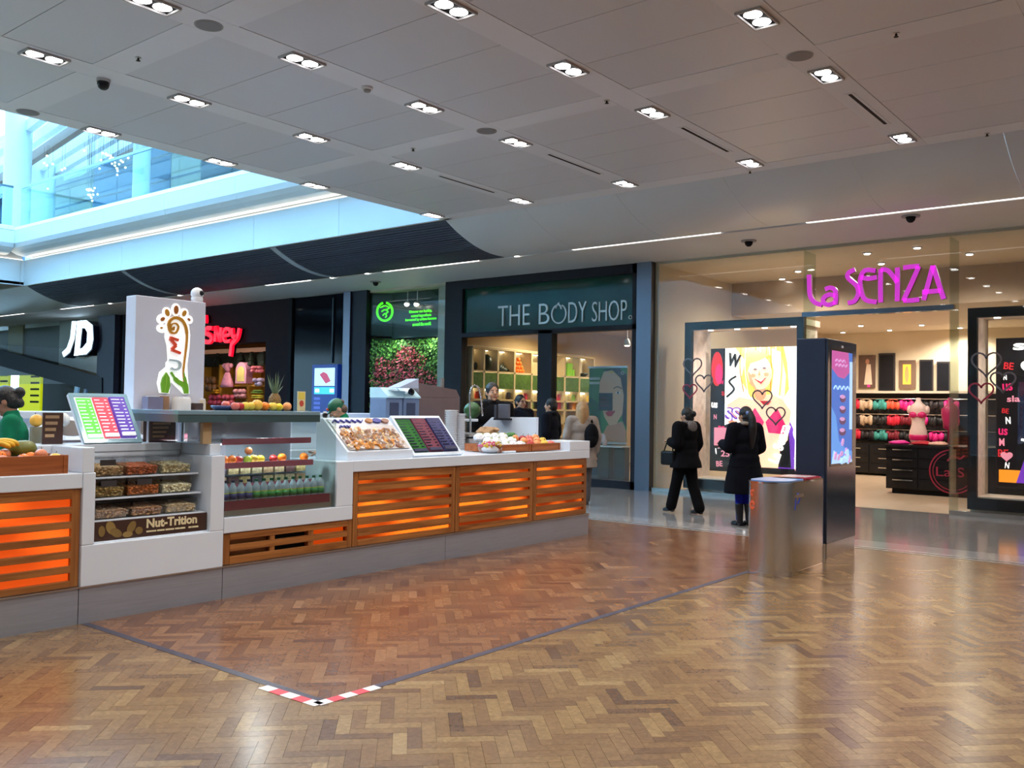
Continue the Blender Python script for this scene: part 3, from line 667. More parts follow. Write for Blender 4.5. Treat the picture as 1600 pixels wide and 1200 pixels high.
def board(x0, x1, z0, z1, y, seed, label, model):
    t = thing('poster_board', label, 'poster', ((x0+x1)/2, y, z0))
    MB().box(x0, x1, y, y+.04, z0, z1).build('board', blackm, t)
    T = FY(x0, y, z0); W, H = x1-x0, z1-z0; pr = Print(T); g = random.Random(seed)
    pr.rect(0, W, 0, H, P_blk)
    if model == 1:
        scribble(pr, g, .02, .32, .05, H-.5, 8, [P_lp, P_wht, P_red, P_pnk], ['BE', 'us', 'M', 'BE', 'N', 'us', 'a', 'N'])
        pr.poly(ell(.14, H-.4, .12, .34), P_red).poly(ell(.18, H-.5, .08, .2), P_pnk)
        scribble(pr, g, W-.3, W-.02, .05, H-.6, 7, [P_lp, P_wht, P_red], ['N', 'BE', 'us', 'M', 'N', 'BE', 'us'])
        pr.poly(ell(W-.12, H-.35, .1, .3), P_red)
        a, b = .32, W-.22
        pr.rect(a, b, .12, H, P_wht)
        # smiling blonde model in a pink bikini top, arms raised
        pr.poly([(a, .9), (a+.25, 1.0), (a+.42, .5), (a+.4, .12), (a, .12)], P_blk)
        pr.poly([(b-.5, .12), (b-.42, .75), (b-.2, 1.1), (b-.05, .8), (b-.06, .12)], P_pur).poly([(b-.44, .14), (b-.36, .7), (b-.18, .95), (b-.12, .14)], P_blk)
        c = (a+b)/2+.1
        pr.poly([(c-.62, H), (c-.42, H-.25), (c-.5, H-.62), (c-.3, H-.95), (c+.28, H-1.1), (c+.46, H-.8), (c+.42, H-.3), (c+.35, H)], P_hair)
        pr.poly([(c+.05, H), (c+.3, H-.1), (c+.4, H-.55), (c+.36, H-1.2), (c+.1, H-1.0), (c+.16, H-.45)], P_hair2)
        pr.poly([(a+.05, H-1.1), (a+.3, H-.95), (c-.25, H-1.0), (c-.1, H-.9), (c+.12, H-.9), (c+.34, H-1.0), (c+.5, H-1.2), (c+.44, H-1.75), (c+.3, .5), (c+.26, .12), (c-.22, .12), (c-.26, .6), (c-.36, H-1.6), (c-.4, H-1.35), (a+.1, H-1.4)], P_skin)
        for k in range(9): pr.line([(c-.5+.1*k, H), (c-.52+.105*k, H-.4), (c-.44+.09*k, H-.85-.03*(k % 3))], .02, [P_or, P_hair2, P_hair][k % 3], 4)
        pr.poly(ell(c-.1, H-.86, .12, .16), P_skin2).poly([(a+.05, H-1.38), (a+.3, H-1.2), (c-.36, H-1.3), (c-.38, H-1.38), (a+.1, H-1.46)], P_skin2)
        pr.poly(ell(c-.12, H-.48, .25, .33, rot=8), P_skin)
        pr.poly([(c-.36, H-.45), (c-.3, H-.7), (c-.16, H-.82), (c-.24, H-.66), (c-.3, H-.5)], P_skin2).poly(ell(c+.02, H-.52, .05, .035), P_skin2).poly(ell(c-.24, H-.54, .05, .035), P_skin2)
        pr.poly([(c-.4, H-.1), (c-.2, H-.05), (c+.08, H-.16), (c-.1, H-.24), (c-.3, H-.3), (c-.38, H-.5)], P_hair)
        pr.poly(ell(c-.2, H-.42, .035, .018), P_grey).poly(ell(c-.02, H-.40, .035, .018), P_grey)
        pr.poly([(c-.12, H-.44), (c-.09, H-.53), (c-.14, H-.53)], P_skin2)
        pr.poly([(c-.22, H-.6), (c-.1, H-.63), (c+.02, H-.58), (c-.08, H-.7)], P_red).poly([(c-.19, H-.61), (c-.1, H-.635), (c-.01, H-.6), (c-.08, H-.655)], P_wht)
        pr.poly([(c-.42, H-1.5), (c-.2, H-1.16), (c-.02, H-1.42), (c-.1, H-1.62), (c-.34, H-1.66)], P_pnk).poly([(c+.42, H-1.5), (c+.24, H-1.16), (c+.02, H-1.42), (c+.08, H-1.62), (c+.36, H-1.64)], P_pnk)
        pr.poly([(c-.1, H-1.02), (c+.12, H-1.02), (c+.06, H-1.1), (c-.02, H-1.1)], P_red)
        pr.text('SS', a+.02, .98, .32, .27, P_pur, bold=.06).text('SS', a+.02, .98, .31, .25, P_wht, bold=.01)
        pr.text('W', a+.04, H-.34, .26, .26, P_blk, rot=-12, bold=.03).line([(a+.05, H-.95), (a+.2, H-.8), (a+.1, H-.65), (a+.24, H-.55)], .03, P_blk, 5)
        pr.text('La Senza', b-.36, .2, .75, .2, P_wht, rot=72, bold=.02)
        pr.line([(b-.02, .3), (b+.06, .5), (b-.04, .8), (b+.08, .95)], .07, P_wht, 6)
        pr.rect(a-.2, a+.3, .5, .85, P_lp).poly([(a-.1, .75), (a+.1, .85), (a+.35, .8), (a+.38, .45), (a-.1, .45)], P_lp)
        pr.rect(a-.14, a+.34, .26, .44, P_blk).text('25%', a-.05, .29, .32, .12, P_lp, bold=.02)
    else:
        scribble(pr, g, .03, .36, .3, H-.35, 10, [P_wht, P_red, P_lp, P_pnk], ['N', 'BE', 'M', 'us', 'N', 'BE', 'sla', 'us'])
        a = .42; pr.rect(a+.18, W, .1, H-.3, P_lp)
        pr.text('sla', .25, H-.2, .5, .16, P_wht, bold=.03).text('La Senza', .52, .75, .8, .16, P_wht, rot=80, bold=.03)
        pr.poly([(a+.15, .15), (a+.3, .8), (a+.28, 1.6), (a+.4, 2.2), (a+.5, 2.2), (a+.5, .15)], P_pur)
        pr.poly([(a+.42, .15), (a+.4, .9), (a+.36, 1.4), (a+.45, 1.9), (a+.7, 2.15), (W, 2.1), (W, .15)], P_skin)
        pr.poly(heart(.5, 1.95, .16), P_wht).poly(heart(.5, 1.95, .1), P_blk)
        pr.rect(.05, .5, .1, .3, P_or).poly([(.3, .1), (.42, .5), (.6, .55), (.62, .1)], P_pur).poly(heart(.16, .52, .1), P_lp)
        pr.text('2', a+.16, .22, .14, .2, P_wht, bold=.03)
    pr.build('print', t)
    return t
board(-8.2, -6.2, .42, 2.82, YF+.72, 5, 'bright pink and white poster of a smiling blonde model, left of the doorway', 1)
board(-3.13, -.9, .42, 2.85, YF+.72, 9, 'black graffiti poster in the right-hand lingerie window', 2)
hg = M('grey_heart_sticker', C8(120, 112, 116), .5); hp = M('red_heart_sticker', C8(176, 52, 74), .5)
for i, (px, py, s_, mt, nm) in enumerate(((1082, 572, .22, hg, 'grey outlined heart sticker high on the left window'), (1100, 597, .2, hg, 'smaller grey outlined heart sticker beside the quilted panel'), (1078, 610, .17, hp, 'red outlined heart sticker left of the two women'),
        (1191, 622, .21, hg, 'grey heart sticker in front of the model poster'), (1212, 648, .2, hg, 'grey heart sticker low at the right of the model poster'), (1541, 567, .24, hg, 'large grey heart sticker on the right window'), (1533, 612, .2, hp, 'red heart sticker on the right window'), (1567, 595, .2, hg, 'grey heart sticker right of the red one on the right window'))):
    p = UY(px, py, YF-.004); mb = MB(); mb.ribbon(heart(0, 0, s_), .028, 0, .004, FY(p.x, YF-.001, p.z))
    tag(mb.build('heart_sticker', mt), nm, 'sticker', 'heart stickers on the shop glass')
# inside: spots, framed pictures, garments, drawers, display table, mannequin
for i, (px, py) in enumerate(((1355, 395), (1433, 386), (1377, 411), (1515, 396), (1524, 418), (1222, 435), (1247, 423), (1112, 445))):
    p = UZ(px, py, ZS-.05); shop_spot(p.x, p.y, ZS-.05, 'small recessed spot in the front ceiling of the lingerie shop, '+['above the letter E', 'above the letter Z', 'behind the letter N', 'right of the letters', 'upper right of the letters', 'left of the letters', 'beside the left glass fin', 'above the left window'][i], 170 if i in (0, 3, 6) else 0)
for i, (px, py) in enumerate(((1345, 508), (1390, 515), (1440, 507), (1317, 525), (1500, 520))):
    p = UZ(px, py, 3.75)
    if p.y > 24.4: p = UY(px, py, 24.4)
    shop_spot(p.x, p.y, 3.75, 'recessed spot in the lower back ceiling of the lingerie shop, '+from_left([1, 2, 3, 0, 4][i], 5), 220 if i in (0, 2, 4) else 0)
frame_b = M('picture_frame_dark', C8(34, 28, 30), .4)
FRM = [((1341, 555), (1366, 606), 'brown picture of a figure in white, left on the back wall', M('pic_brown', C8(96, 70, 58), .5), 1), ((1372, 552), (1397, 613), 'tall black panel second from left on the back wall', blackm, 0), ((1404, 563), (1429, 607), 'brown framed picture with a glowing orange centre', M('pic_brown2', C8(110, 84, 66), .5), 2),
       ((1436, 562), (1457, 616), 'tall black panel right of the orange picture', blackm, 0), ((1463, 565), (1483, 616), 'rightmost tall black panel on the back wall', blackm, 0)]
for a, b, lb, mt, kd in FRM:
    p = UY(*a, 24.9); q = UY(*b, 24.9); t = thing('wall_panel', lb, 'picture', ((p.x+q.x)/2, 24.95, q.z))
    MB().box(p.x, q.x, 24.93, 25, q.z, p.z).build('frame', frame_b if kd == 0 else mt, t)
    w, h = q.x-p.x, p.z-q.z; pr = Print(FY(p.x, 24.93, q.z))
    if kd == 1: pr.poly([(w*.35, h*.1), (w*.5, h*.72), (w*.75, h*.72), (w*.85, h*.1)], M('pic_cream', C8(222, 196, 170), .5)).poly(ell(w*.55, h*.8, w*.12, h*.08), M('pic_skin', C8(190, 130, 100), .5)).rect(w*.55, w*.72, .02, h*.1, P_pnk)
    elif kd == 2: pr.rect(w*.25, w*.75, h*.15, h*.85, E('amber', 250, 170, 50, 1.0)).poly(ell(w*.5, h*.5, w*.12, h*.3), M('pic_skin2', C8(210, 150, 90), .5))
    else: pr.rect(w*.08, w*.92, h*.05, h*.95, black)
    pr.build('picture', t)
rail = thing('garment_rack', 'black wall rack along the back of the lingerie shop', 'rack', (-7, 24.7, 0))
MB().box(-8.9, -2, 24.85, 24.99, .85, 2.12).build('backing', M('rack_backing', C8(30, 20, 22), .6), rail)
MB().box(-8.9, -2, 24.5, 24.95, 2.12, 2.18).build('top_shelf', M('rack_shelf', C8(196, 180, 160), .5), rail)
for z in (1.98, 1.58, 1.18): MB().cyl((-8.8, 24.6, z), (-2.2, 24.6, z), .012, n=8).build('hanging_rail', chrome, rail)
gcol = [C8(220, 30, 60), C8(30, 24, 26), C8(200, 170, 140), C8(60, 150, 140), C8(240, 90, 60), C8(230, 30, 130), C8(40, 30, 34), C8(130, 20, 40), C8(60, 40, 30), C8(22, 20, 24)]
gname = ['red', 'black', 'beige', 'teal', 'coral', 'pink', 'charcoal', 'wine', 'brown', 'jet black']
g_ = random.Random(4)
def garment(w, h):
    mb = MB(); rg = random.Random(int(w*1000))
    for k in range(5): mb.ball(((k-2)*w*.17, rg.uniform(-.06, .0), -h*(.42+.1*rg.random())), (w*.17, .05, h*rg.uniform(.26, .42)), 9, wob=.3, seed=k)
    mb.tube([(-w*.3, 0, -h*.1), (0, 0, -.01), (w*.3, 0, -h*.1)], .012, 6)
    return mb
gm = [garment(.38+.002*i, .36).data('lingerie_item', M('garment_%d' % i, c, .55, var=.25, scale=8), smooth=True) for i, c in enumerate(gcol)]
GPI = [[0, 2, 3, 4, 5, 9, 6, 5], [6, 2, 1, 0, 7, 5, 9, 0], [0, 6, 3, 7, 1, 8, 5, 6]]
GP = [(r_, c_, GPI[r_][c_]) for r_ in range(3) for c_ in range(8)]
for r_, c_, k in GP:
    x = -8.05+c_*.34+g_.uniform(-.03, .03); z = (1.98, 1.58, 1.18)[r_]
    o = bpy.data.objects.new('lingerie_item', gm[k]); COL.objects.link(o); o.location = (x, 24.6, z)
    tag(o, '%s lingerie piece hanging in the %s row of the back rack, %s' % (gname[k], ['top', 'middle', 'bottom'][r_], from_left(c_, 8)), 'garment', 'lingerie hanging on the back rack')
ch = thing('drawer_unit', 'long low black drawer unit under the back rack', 'drawers', (-7, 24.4, 0))
MB().box(-8.9, -3, 24.1, 24.84, .06, .82).build('body', black, ch)
for i in range(6):
    for k in range(3): 
        d = MB().box(-8.85+i*.7, -8.2+i*.7, 24.07, 24.1, .1+k*.24, .31+k*.24).build('drawer', black, ch); MB().box(-8.65+i*.7, -8.4+i*.7, 24.05, 24.07, .2+k*.24, .22+k*.24).build('handle', chrome, d)
tb = thing('display_table', 'black glossy drawer table with a pink painted emblem, inside the lingerie shop', 'table', (-4.6, 19.6, 0))
MB().box(-5.6, -3.0, 19.08, 20.2, .1, .93).build('body', black, tb); MB().box(-5.64, -2.96, 19.03, 20.25, .93, .98).build('top', black, tb); MB().box(-5.5, -3.1, 19.15, 20.1, 0, .1).build('plinth', blackm, tb)
for i, (x0, x1) in enumerate(((-5.56, -5.0), (-4.97, -3.9), (-3.87, -3.05))):
    for k in range(4):
        d = MB().box(x0, x1, 19.05, 19.08, .13+k*.2, .31+k*.2).build('drawer', black, tb)
        if i == 0: MB().box(x0+.1, x1-.08, 19.02, 19.05, .27+k*.2, .29+k*.2).build('handle', chrome, d)
pr = Print(FY(-4.35, 19.05, .5)); rose = M('rose_emblem', C8(150, 24, 60), .4)
pr.line(arc(0, 0, .42, 100, 350, 22), .025, rose).line(arc(0, 0, .36, 110, 340, 20), .015, rose).text('La S', -.3, -.1, .5, .18, rose).line([(-.1, .2), (0, .3), (.12, .25), (.2, .32)], .03, rose, 5); pr.build('emblem', tb)
mq = thing('mannequin_torso', 'headless pale mannequin torso in pink lingerie on the black table', 'mannequin', (-5.1, 19.5, .98))
mb = MB(); cx, cy = -5.1, 19.5
mb.lathe([(.10, 0), (.15, .04), (.175, .16), (.17, .24), (.13, .38), (.125, .45), (.155, .6), (.17, .68), (.15, .76), (.08, .82), (.05, .86), (.045, .92), (.001, .925)], (cx, cy, 1.0), 20, sy=.62)
mb.ball((cx-.17, cy, 1.68), (.05, .05, .09)).ball((cx+.17, cy, 1.68), (.05, .05, .09)); mb.build('torso', M('mannequin_skin', C8(236, 206, 196), .4), mq, smooth=True)
mb = MB(); mb.ball((cx-.08, cy-.07, 1.58), (.085, .06, .065)).ball((cx+.08, cy-.07, 1.58), (.085, .06, .065)).lathe([(.158, 0), (.166, .03)], (cx, cy, 1.54), 20, sy=.64); mb.build('bra', M('pink_satin', C8(214, 30, 110), .35), mq, smooth=True)
MB().lathe([(.12, 0), (.165, .05), (.182, .11), (.181, .15)], (cx, cy, 1.03), 20, sy=.64).build('briefs', MATS['pink_satin'], mq, smooth=True)
MB().cyl((cx, cy, .98), (cx, cy, 1.01), .12).build('stand', chrome, mq)
b2 = thing('bust_form', 'dark pink bust form right of the pale torso', 'mannequin', (-4.55, 19.7, .98)); mb = MB(); mb.lathe([(.05, .0), (.05, .3), (.13, .34), (.14, .45), (.17, .6), (.17, .72), (.1, .8), (.05, .85), (.05, .95), (.001, .96)], (-4.55, 19.7, .98), 18, sy=.65); mb.build('bust', M('dark_pink_satin', C8(170, 30, 86), .35), b2, smooth=True)
MB().cyl((-4.55, 19.7, .98), (-4.55, 19.7, 1.0), .14).build('stand', chrome, b2)
for i, (px, nm, c) in enumerate(((1405, 'bright pink folded garment on the left of the black table', C8(236, 40, 150)), (1440, 'red folded garment beside the pale torso', C8(190, 30, 50)), (1465, 'beige folded garment on the right of the black table', C8(220, 170, 150)))):
    p = UZ(px, 690, .98); y_ = 19.3; x_ = UY(px, 690, y_).x; mb = MB(); mb.ball((x_, y_, 1.01), (.2, .12, .045), 14, wob=.25, seed=i).ball((x_+.05, y_, 1.035), (.12, .09, .03), 10, wob=.3, seed=i+4)
    tag(mb.build('folded_garment', M('fold_%d' % i, c, .6, var=.2), smooth=True), nm, 'garment')
# ---------------------------------------------------------------- green cosmetics shop (middle)
bs = root_struct('wall_green_shop', 'inside walls of the green cosmetics shop', (-12, 20, 0))
bw_ = M('warm_beige_wall', C8(206, 180, 140), .6, var=.03)
MB().box(-14.55, -14.42, YF+.1, 24, 0, ZS).build('side_wall', bw_, bs); MB().box(-14.55, -9.08, 24, 24.2, 0, ZS).build('back_wall', bw_, bs); MB().box(-9.16, -9.085, YF+.4, 24, 0, ZS).build('side_wall', bw_, bs)
MB().box(-14.42, -9.16, YF+.05, 24, 3.75, 3.85).build('inner_ceiling', M('shop_ceiling_grey', C8(190, 172, 150), .6), bs); MB().box(-17.4, -9.1, YF+.05, 24, -.004, .004).build('shop_floor', M('warm_shop_floor', C8(168, 140, 106), .25), bs)
fr = root_struct('window_2', 'dark framed front of the green cosmetics shop', (-12, YF, 0))
for x0, x1, z0, z1 in ((-14.62, -14.08, 0, ZS), (-11.87, -11.5, 0, 3.27), (-9.52, -9.41, 0, ZS), (-14.08, -9.41, 4.32, ZS), (-14.08, -9.41, 3.2, 3.3), (-11.5, -9.41, 0, .16)):
    MB().box(x0, x1, YF-.1, YF+.1, z0, z1).build('frame_bar', darkf, fr)
for x0, x1, z0, z1 in ((-14.08, -11.87, .02, 3.2), (-11.5, -9.52, .16, 3.2)): MB().box(x0, x1, YF, YF+.012, z0, z1).build('glass_pane', glass, fr)
MB().box(-14.08, -9.52, YF-.02, YF+.02, 3.3, 4.32).build('fascia_pane', M('dark_green_glass', C8(6, 58, 46), .1, var=.2, scale=.8, spec=.35), fr)
silver = M('silver_letters', C8(176, 190, 190), .35, .3, emit=.12, ecol=C8(176, 190, 190))
sg = thing('shop_sign', 'silver capital letter sign on the dark green fascia', 'sign', (-11.3, YF-.02, 3.4))
TS = FY(0, YF-.022, 0)
def place(x, z): return TS @ Matrix.Translation((x, z, 0))
for w_, x0, x1, z0, h in (('THE', -13.05, -12.15, 3.415, .45), ('B', -11.90, -11.62, 3.412, .44), ('DY', -11.12, -10.66, 3.408, .43), ('SHOP', -10.52, -9.68, 3.402, .41)):
    text_mb(mb := MB(), w_, place(x0, z0), x1-x0, h, 0, .025, bold=-.012); mb.build('letters', silver, sg)
mb = MB(); mb.ribbon(arc(0, 0, .185, 115, 425, 26, .2), .028, 0, .025, place(-11.37, 3.61)).ribbon([(-.02, .21), (.04, .16), (.06, .1)], .03, 0, .025, place(-11.37, 3.61), 4).ribbon([(.0, .24), (-.06, .18), (-.09, .12)], .022, 0, .025, place(-11.37, 3.61), 4); mb.build('emblem_letter', silver, sg)
mb = MB(); mb.ribbon(arc(0, 0, .035, 0, 360, 14), .01, 0, .02, place(-9.6, 3.45)); mb.build('registered_mark', silver, sg)
pillar = struct(MB().box(-17.9, -17.34, YF-.1, YF+.9, 0, ZS).build('trim_6', M('navy_pillar', C8(24, 26, 40), .5, var=.1, spec=.3)), 'dark navy pillar left of the plant wall')
# plant wall window
pw = root_struct('window_3', 'glass window in front of the plant wall', (-16, YF, 0))
MB().box(-17.34, -14.62, YF, YF+.012, .1, ZS-.02).build('glass_pane', glass, pw); MB().box(-17.34, -14.62, YF-.05, YF+.08, 0, .1).build('sill', darkf, pw)
MB().box(-14.95, -14.63, YF+.02, YF+1.3, 0, ZS-.05).build('reveal', M('pale_reveal', C8(190, 190, 176), .5), pw); MB().box(-17.34, -14.6, YF+.02, YF+1.4, ZS-.06, ZS+.1).build('inner_ceiling', cream2, pw)
dgreen = M('dark_green_board', C8(10, 52, 46), .3, var=.1)
gb = thing('sign_board', 'dark green board with lit green round emblem and slogan above the plant wall', 'sign', (-16.2, YF+.9, 3.35))
BY = YF+.34; xc = UY(613, 500, BY).x
MB().add([(-17.33, YF+.06, 3.35), (xc, BY, 3.35), (xc, BY, 4.45), (-17.33, YF+.06, 4.45), (-17.33, YF+.16, 3.35), (xc, BY+.1, 3.35), (xc, BY+.1, 4.45), (-17.33, YF+.16, 4.45)], [(0,1,2,3),(7,6,5,4),(0,4,5,1),(1,5,6,2),(2,6,7,3),(3,7,4,0)]).build('angled_board', dgreen, gb)
MB().box(xc, -14.96, BY, BY+.1, 3.3, 4.45).build('flat_board', dgreen, gb)
neon = M('lime_lit', C8(90, 255, 30), .4, emit=1.5, ecol=C8(70, 240, 20), var=0)
rt = Vector((xc+17.33, .28, 0)).normalized(); TL = FR((-17.33, YF+.06, 0), rt, (0, 0, 1)) @ Matrix.Translation((.36, 3.98, .01))
mb = MB(); mb.ribbon(arc(0, 0, .2, 105, 440, 26, .23), .05, 0, .02, TL)
for k in range(3):
    s_ = .12-.035*k; mb.ribbon([(-s_, .1-.1*k), (0, .15-.1*k), (s_, .1-.1*k), (s_*.3, .05-.1*k)], .028, 0, .02, TL, 4)
mb.build('emblem', neon, gb)
for k, (w_, l) in enumerate((('Discover our healthy,', 'a'), ('natural ingredients', 'b'), ('harvested by artisan farmers', 'c'), ('around the world.', 'd'))):
    x0, x1 = [(640, 675), (643, 674), (634, 682), (645, 674)][k]; p = UY(x0, 487+k*6.3, BY); q = UY(x1, 487+k*6.3, BY)
    text_mb(mb := MB(), w_, FY(p.x, BY-.002, p.z-.06), q.x-p.x, .085, 0, .01, bold=.01); mb.build('slogan_line', neon, gb)
mossb = M('moss_base', C8(34, 78, 26), .9, var=.3, scale=6)
pt = thing('plant_wall', 'living green wall with pink flower patches behind glass', 'plant wall', (-16.2, YF+.9, 0))
MB().add([(-17.33, YF+.08, .1), (xc, BY+.02, .1), (xc, BY+.02, 3.3), (-17.33, YF+.08, 3.3), (-17.33, YF+.18, .1), (xc, BY+.1, .1), (xc, BY+.1, 3.3), (-17.33, YF+.18, 3.3)], [(0,1,2,3),(7,6,5,4),(0,4,5,1),(1,5,6,2),(2,6,7,3),(3,7,4,0)]).box(xc, -14.96, BY+.02, BY+.1, .1, 3.25).build('moss_backing', mossb, pt)
g_ = random.Random(21); leafs = [MB(), MB(), MB(), MB()]
def wallpt(u, v):   # u 0..1 across both boards
    a = u*3.2
    if a < .8: k = a/.8; return Vector((-17.33+(xc+17.33)*k, YF+.08+.28*k, v)), Vector((.4, -.9, 0))
    return Vector((xc+(a-.8)/2.4*(-14.98-xc), BY+.02, v)), Vector((0, -1, 0))
def flower(px, py):
    d1_ = [((640, 575), 26, 36), ((600, 590), 16, 34), ((665, 600), 34, 20), ((655, 635), 20, 16), ((597, 640), 15, 30), ((622, 620), 12, 16)]
    return any(((px-c[0])/rx)**2+((py-c[1])/ry)**2 < 1 for c, rx, ry in d1_)
for k in range(5200):
    u, v = g_.random(), g_.uniform(.15, 3.25); p, n = wallpt(u, v); q = PJ(p)
    if q[1] > 660 or q[1] < 515: continue
    fl = flower(q[0]+g_.gauss(0, 3), q[1]+g_.gauss(0, 3)); mb = leafs[(2 if g_.random() < .6 else 3) if fl and g_.random() < .8 else (0 if g_.random() < .55 else 1)]
    s_ = g_.uniform(.035, .075); up = Vector((g_.gauss(0, .5), g_.gauss(-.4, .3), g_.gauss(-.3, .6))).normalized(); side = up.cross(n).normalized(); pp = p+n*g_.uniform(.01, .07)
    mb.add([pp-side*s_*.4, pp+up*s_*.6+n*.015, pp+side*s_*.4, pp-up*s_*.6], [(0, 1, 2), (0, 2, 3)])
for mb, nm, c in zip(leafs, ('bright_leaves', 'dark_leaves', 'pink_flowers', 'red_flowers'), (C8(104, 176, 70), C8(40, 104, 40), C8(226, 110, 130), C8(180, 48, 66))):
    mb.build(nm, M(nm, c, .6, var=.25, scale=20), pt)['kind'] = 'stuff'
point(-16.5, YF+.12, 3.32, 42, pt, (1, 1, .92)); point(-15.4, YF+.12, 3.32, 42, pt)  # two unseen lamps added below the board to brighten the plants
for i, px in enumerate((637, 652)):
    p = UY(px, 472, YF+.16); t = thing('spotlight', 'bright %s spotlight above the green slogan' % ('larger' if i == 0 else 'smaller'), 'spotlight', p)
    MB().cyl(p+Vector((0, 0, .02)), (p.x, p.y, ZS-.06), .012, n=6).build('stem', white, t); MB().cyl(p, p+Vector((0, -.02, -.05)), .05, .07).build('can', white, t); MB().ball(p+Vector((0, -.03, -.06)), (.065, .05, .05)).build('lens', spot_em, t)
# side wall shelving with niches
SX = -14.3
ys = [UX(px, 590, SX).y for px in (726, 744, 766, 792, 819, 845, 871, 894, 917)]
za, zb, zc_ = UX(792, 550, SX).z, UX(792, 583, SX).z, UX(792, 608, SX).z
sh = thing('wall_shelving', 'lit niche shelving along the side wall of the green shop', 'shelving', (SX, (ys[0]+ys[-1])/2, 0))
nich = M('niche_cream', C8(240, 226, 196), .5); wood_l = M('pale_shelf_wood', C8(200, 176, 132), .5); lit = M('shelf_light', (1, .9, .66), .5, emit=5, var=0)
MB().box(SX-.12, SX-.10, ys[0], ys[-1], .1, za+.1).build('back_panel', nich, sh)
for y in ys: MB().box(SX-.1, SX+.25, y-.03, y+.03, .1, za).build('divider', wood_l, sh)
MB().box(SX-.1, SX+.25, ys[0], ys[-1], za, za+.05).build('shelf', wood_l, sh)
for z in (zb, 1.78, 1.55, 1.2, .85): MB().box(SX-.1, SX+.25, ys[0], ys[-1], z-.025, z+.015).build('shelf', wood_l, sh)
mossm = M('moss_panel', C8(74, 104, 30), .9, var=.35, scale=14, bump=1)
for i in range(len(ys)-1):
    MB().box(SX-.1, SX+.24, ys[i]+.04, ys[i+1]-.04, zc_, zb-.03).build('moss_panel', mossm, sh)
    MB().box(SX+.16, SX+.2, ys[i]+.06, ys[i+1]-.06, zb-.04, zb-.028).build('light_strip', lit, sh); MB().box(SX-.08, SX-.04, ys[i]+.06, ys[i+1]-.06, za-.02, za-.005).build('light_strip', lit, sh)
    MB().box(SX-.08, SX-.03, ys[i]+.06, ys[i+1]-.06, zc_-.06, zc_-.02).build('light_strip', lit, sh)
dkg = M('dark_leaf_ornament', C8(24, 40, 26), .35, var=.2); org = M('orange_ornament', C8(250, 120, 20), .5); lime = M('lime_pack', C8(140, 210, 40), .5)
for i, (nm, lb) in enumerate((('leaf', 'dark curled leaf ornament in the first lit niche'), ('oval', 'dark oval vase in the second lit niche'), ('slant', 'dark slanted leaf bundle in the third lit niche'), ('pyr', 'orange stacked pyramid in the fourth lit niche'), ('frame', 'small leaning picture frame in the fifth lit niche'), ('lime', 'bright lime box behind the door mullion'), ('tray', 'low dark bowl in the last lit niche'))):
    y = (ys[i]+ys[i+1])/2 if i < 5 else (ys[i+1]+ys[i+2])/2; z = zb+.015; x = SX+.08; mb = MB(); w = (ys[i+1]-ys[i])*.32
    if nm == 'leaf': mb.ball((x, y-.1, z+.16), (.05, .09, .16)).ball((x, y+.08, z+.1), (.05, .06, .10)); mt = dkg
    elif nm == 'oval': mb.lathe([(.06, 0), (.13, .08), (.16, .2), (.13, .33), (.05, .4)], (x, y, z), 16); mt = dkg
    elif nm == 'slant':
        for k in range(4): mb.tube([(x, y-.2+.08*k, z+.02), (x, y-.05+.08*k, z+.12-.02*k), (x, y+.1+.08*k, z+.22-.06*k)], [.03, .05, .01])
        mt = dkg
    elif nm == 'pyr':
        for k in range(4):
            for q in range(4-k): mb.ball((x, y+(q-(3-k)/2)*.11, z+.055+k*.095), .055, 10)
        mt = org
    elif nm == 'frame': mb.box(x-.02, x, y-.18, y+.18, z, z+.3).box(x, x+.01, y-.15, y-.13, z+.03, z+.27); mt = wood_l
    elif nm == 'lime': mb.box(x-.06, x+.1, y-.14, y+.1, z, z+.34).box(x-.06, x+.1, y+.11, y+.2, z, z+.18); mt = lime
    else: mb.lathe([(.08, 0), (.16, .06), (.18, .1)], (x, y, z), 14); mt = dkg
    tag(mb.build('niche_ornament', mt, smooth=nm in ('leaf', 'oval', 'slant', 'pyr', 'tray')), lb, 'ornament')
pc = [C8(240, 200, 60), C8(220, 40, 40), C8(250, 120, 40), C8(60, 36, 30), C8(240, 220, 180), C8(200, 60, 90), C8(90, 40, 30), C8(240, 160, 60), C8(140, 180, 60), C8(230, 70, 40)]
pn = ['yellow', 'red', 'orange', 'dark brown', 'cream', 'rose', 'brown', 'amber', 'green', 'scarlet']
jar = [MB().lathe([(.05, 0), (.055, .02), (.055, .12), (.045, .14), (.045, .17), (.001, .172)], (0, 0, 0), 10).data('product_jar', M('jar_%d' % i, c, .35, var=.1), smooth=True) for i, c in enumerate(pc)]
box_ = [MB().box(-.05, .05, -.1, .1, 0, .2).data('product_box', M('pack_%d' % i, c, .4, var=.1)) for i, c in enumerate(pc)]
for i in range(len(ys)-1):
    for r_, z in enumerate((1.565, 1.215, .865, 1.795)):
        n = max(2, int((ys[i+1]-ys[i])/.26))
        for k in range(n):
            ci = (i*2+r_*3+(k//2)) % 10 if i < 5 else g_.randrange(10)
            o = bpy.data.objects.new('product_jar' if r_ != 0 else 'product_box', (jar if r_ != 0 else box_)[ci]); COL.objects.link(o)
            o.location = (SX+.1, ys[i]+.12+(ys[i+1]-ys[i]-.2)*k/max(1, n-1), z)
            tag(o, '%s product %s, %s, on the %s shelf, %s shop bay' % (pn[ci], 'jar' if r_ else 'box', from_left(k, n), ['second', 'third', 'lowest', 'topmost'][r_], NTH[i]), 'product', 'products, shelf %d bay %d' % (r_+1, i+1))
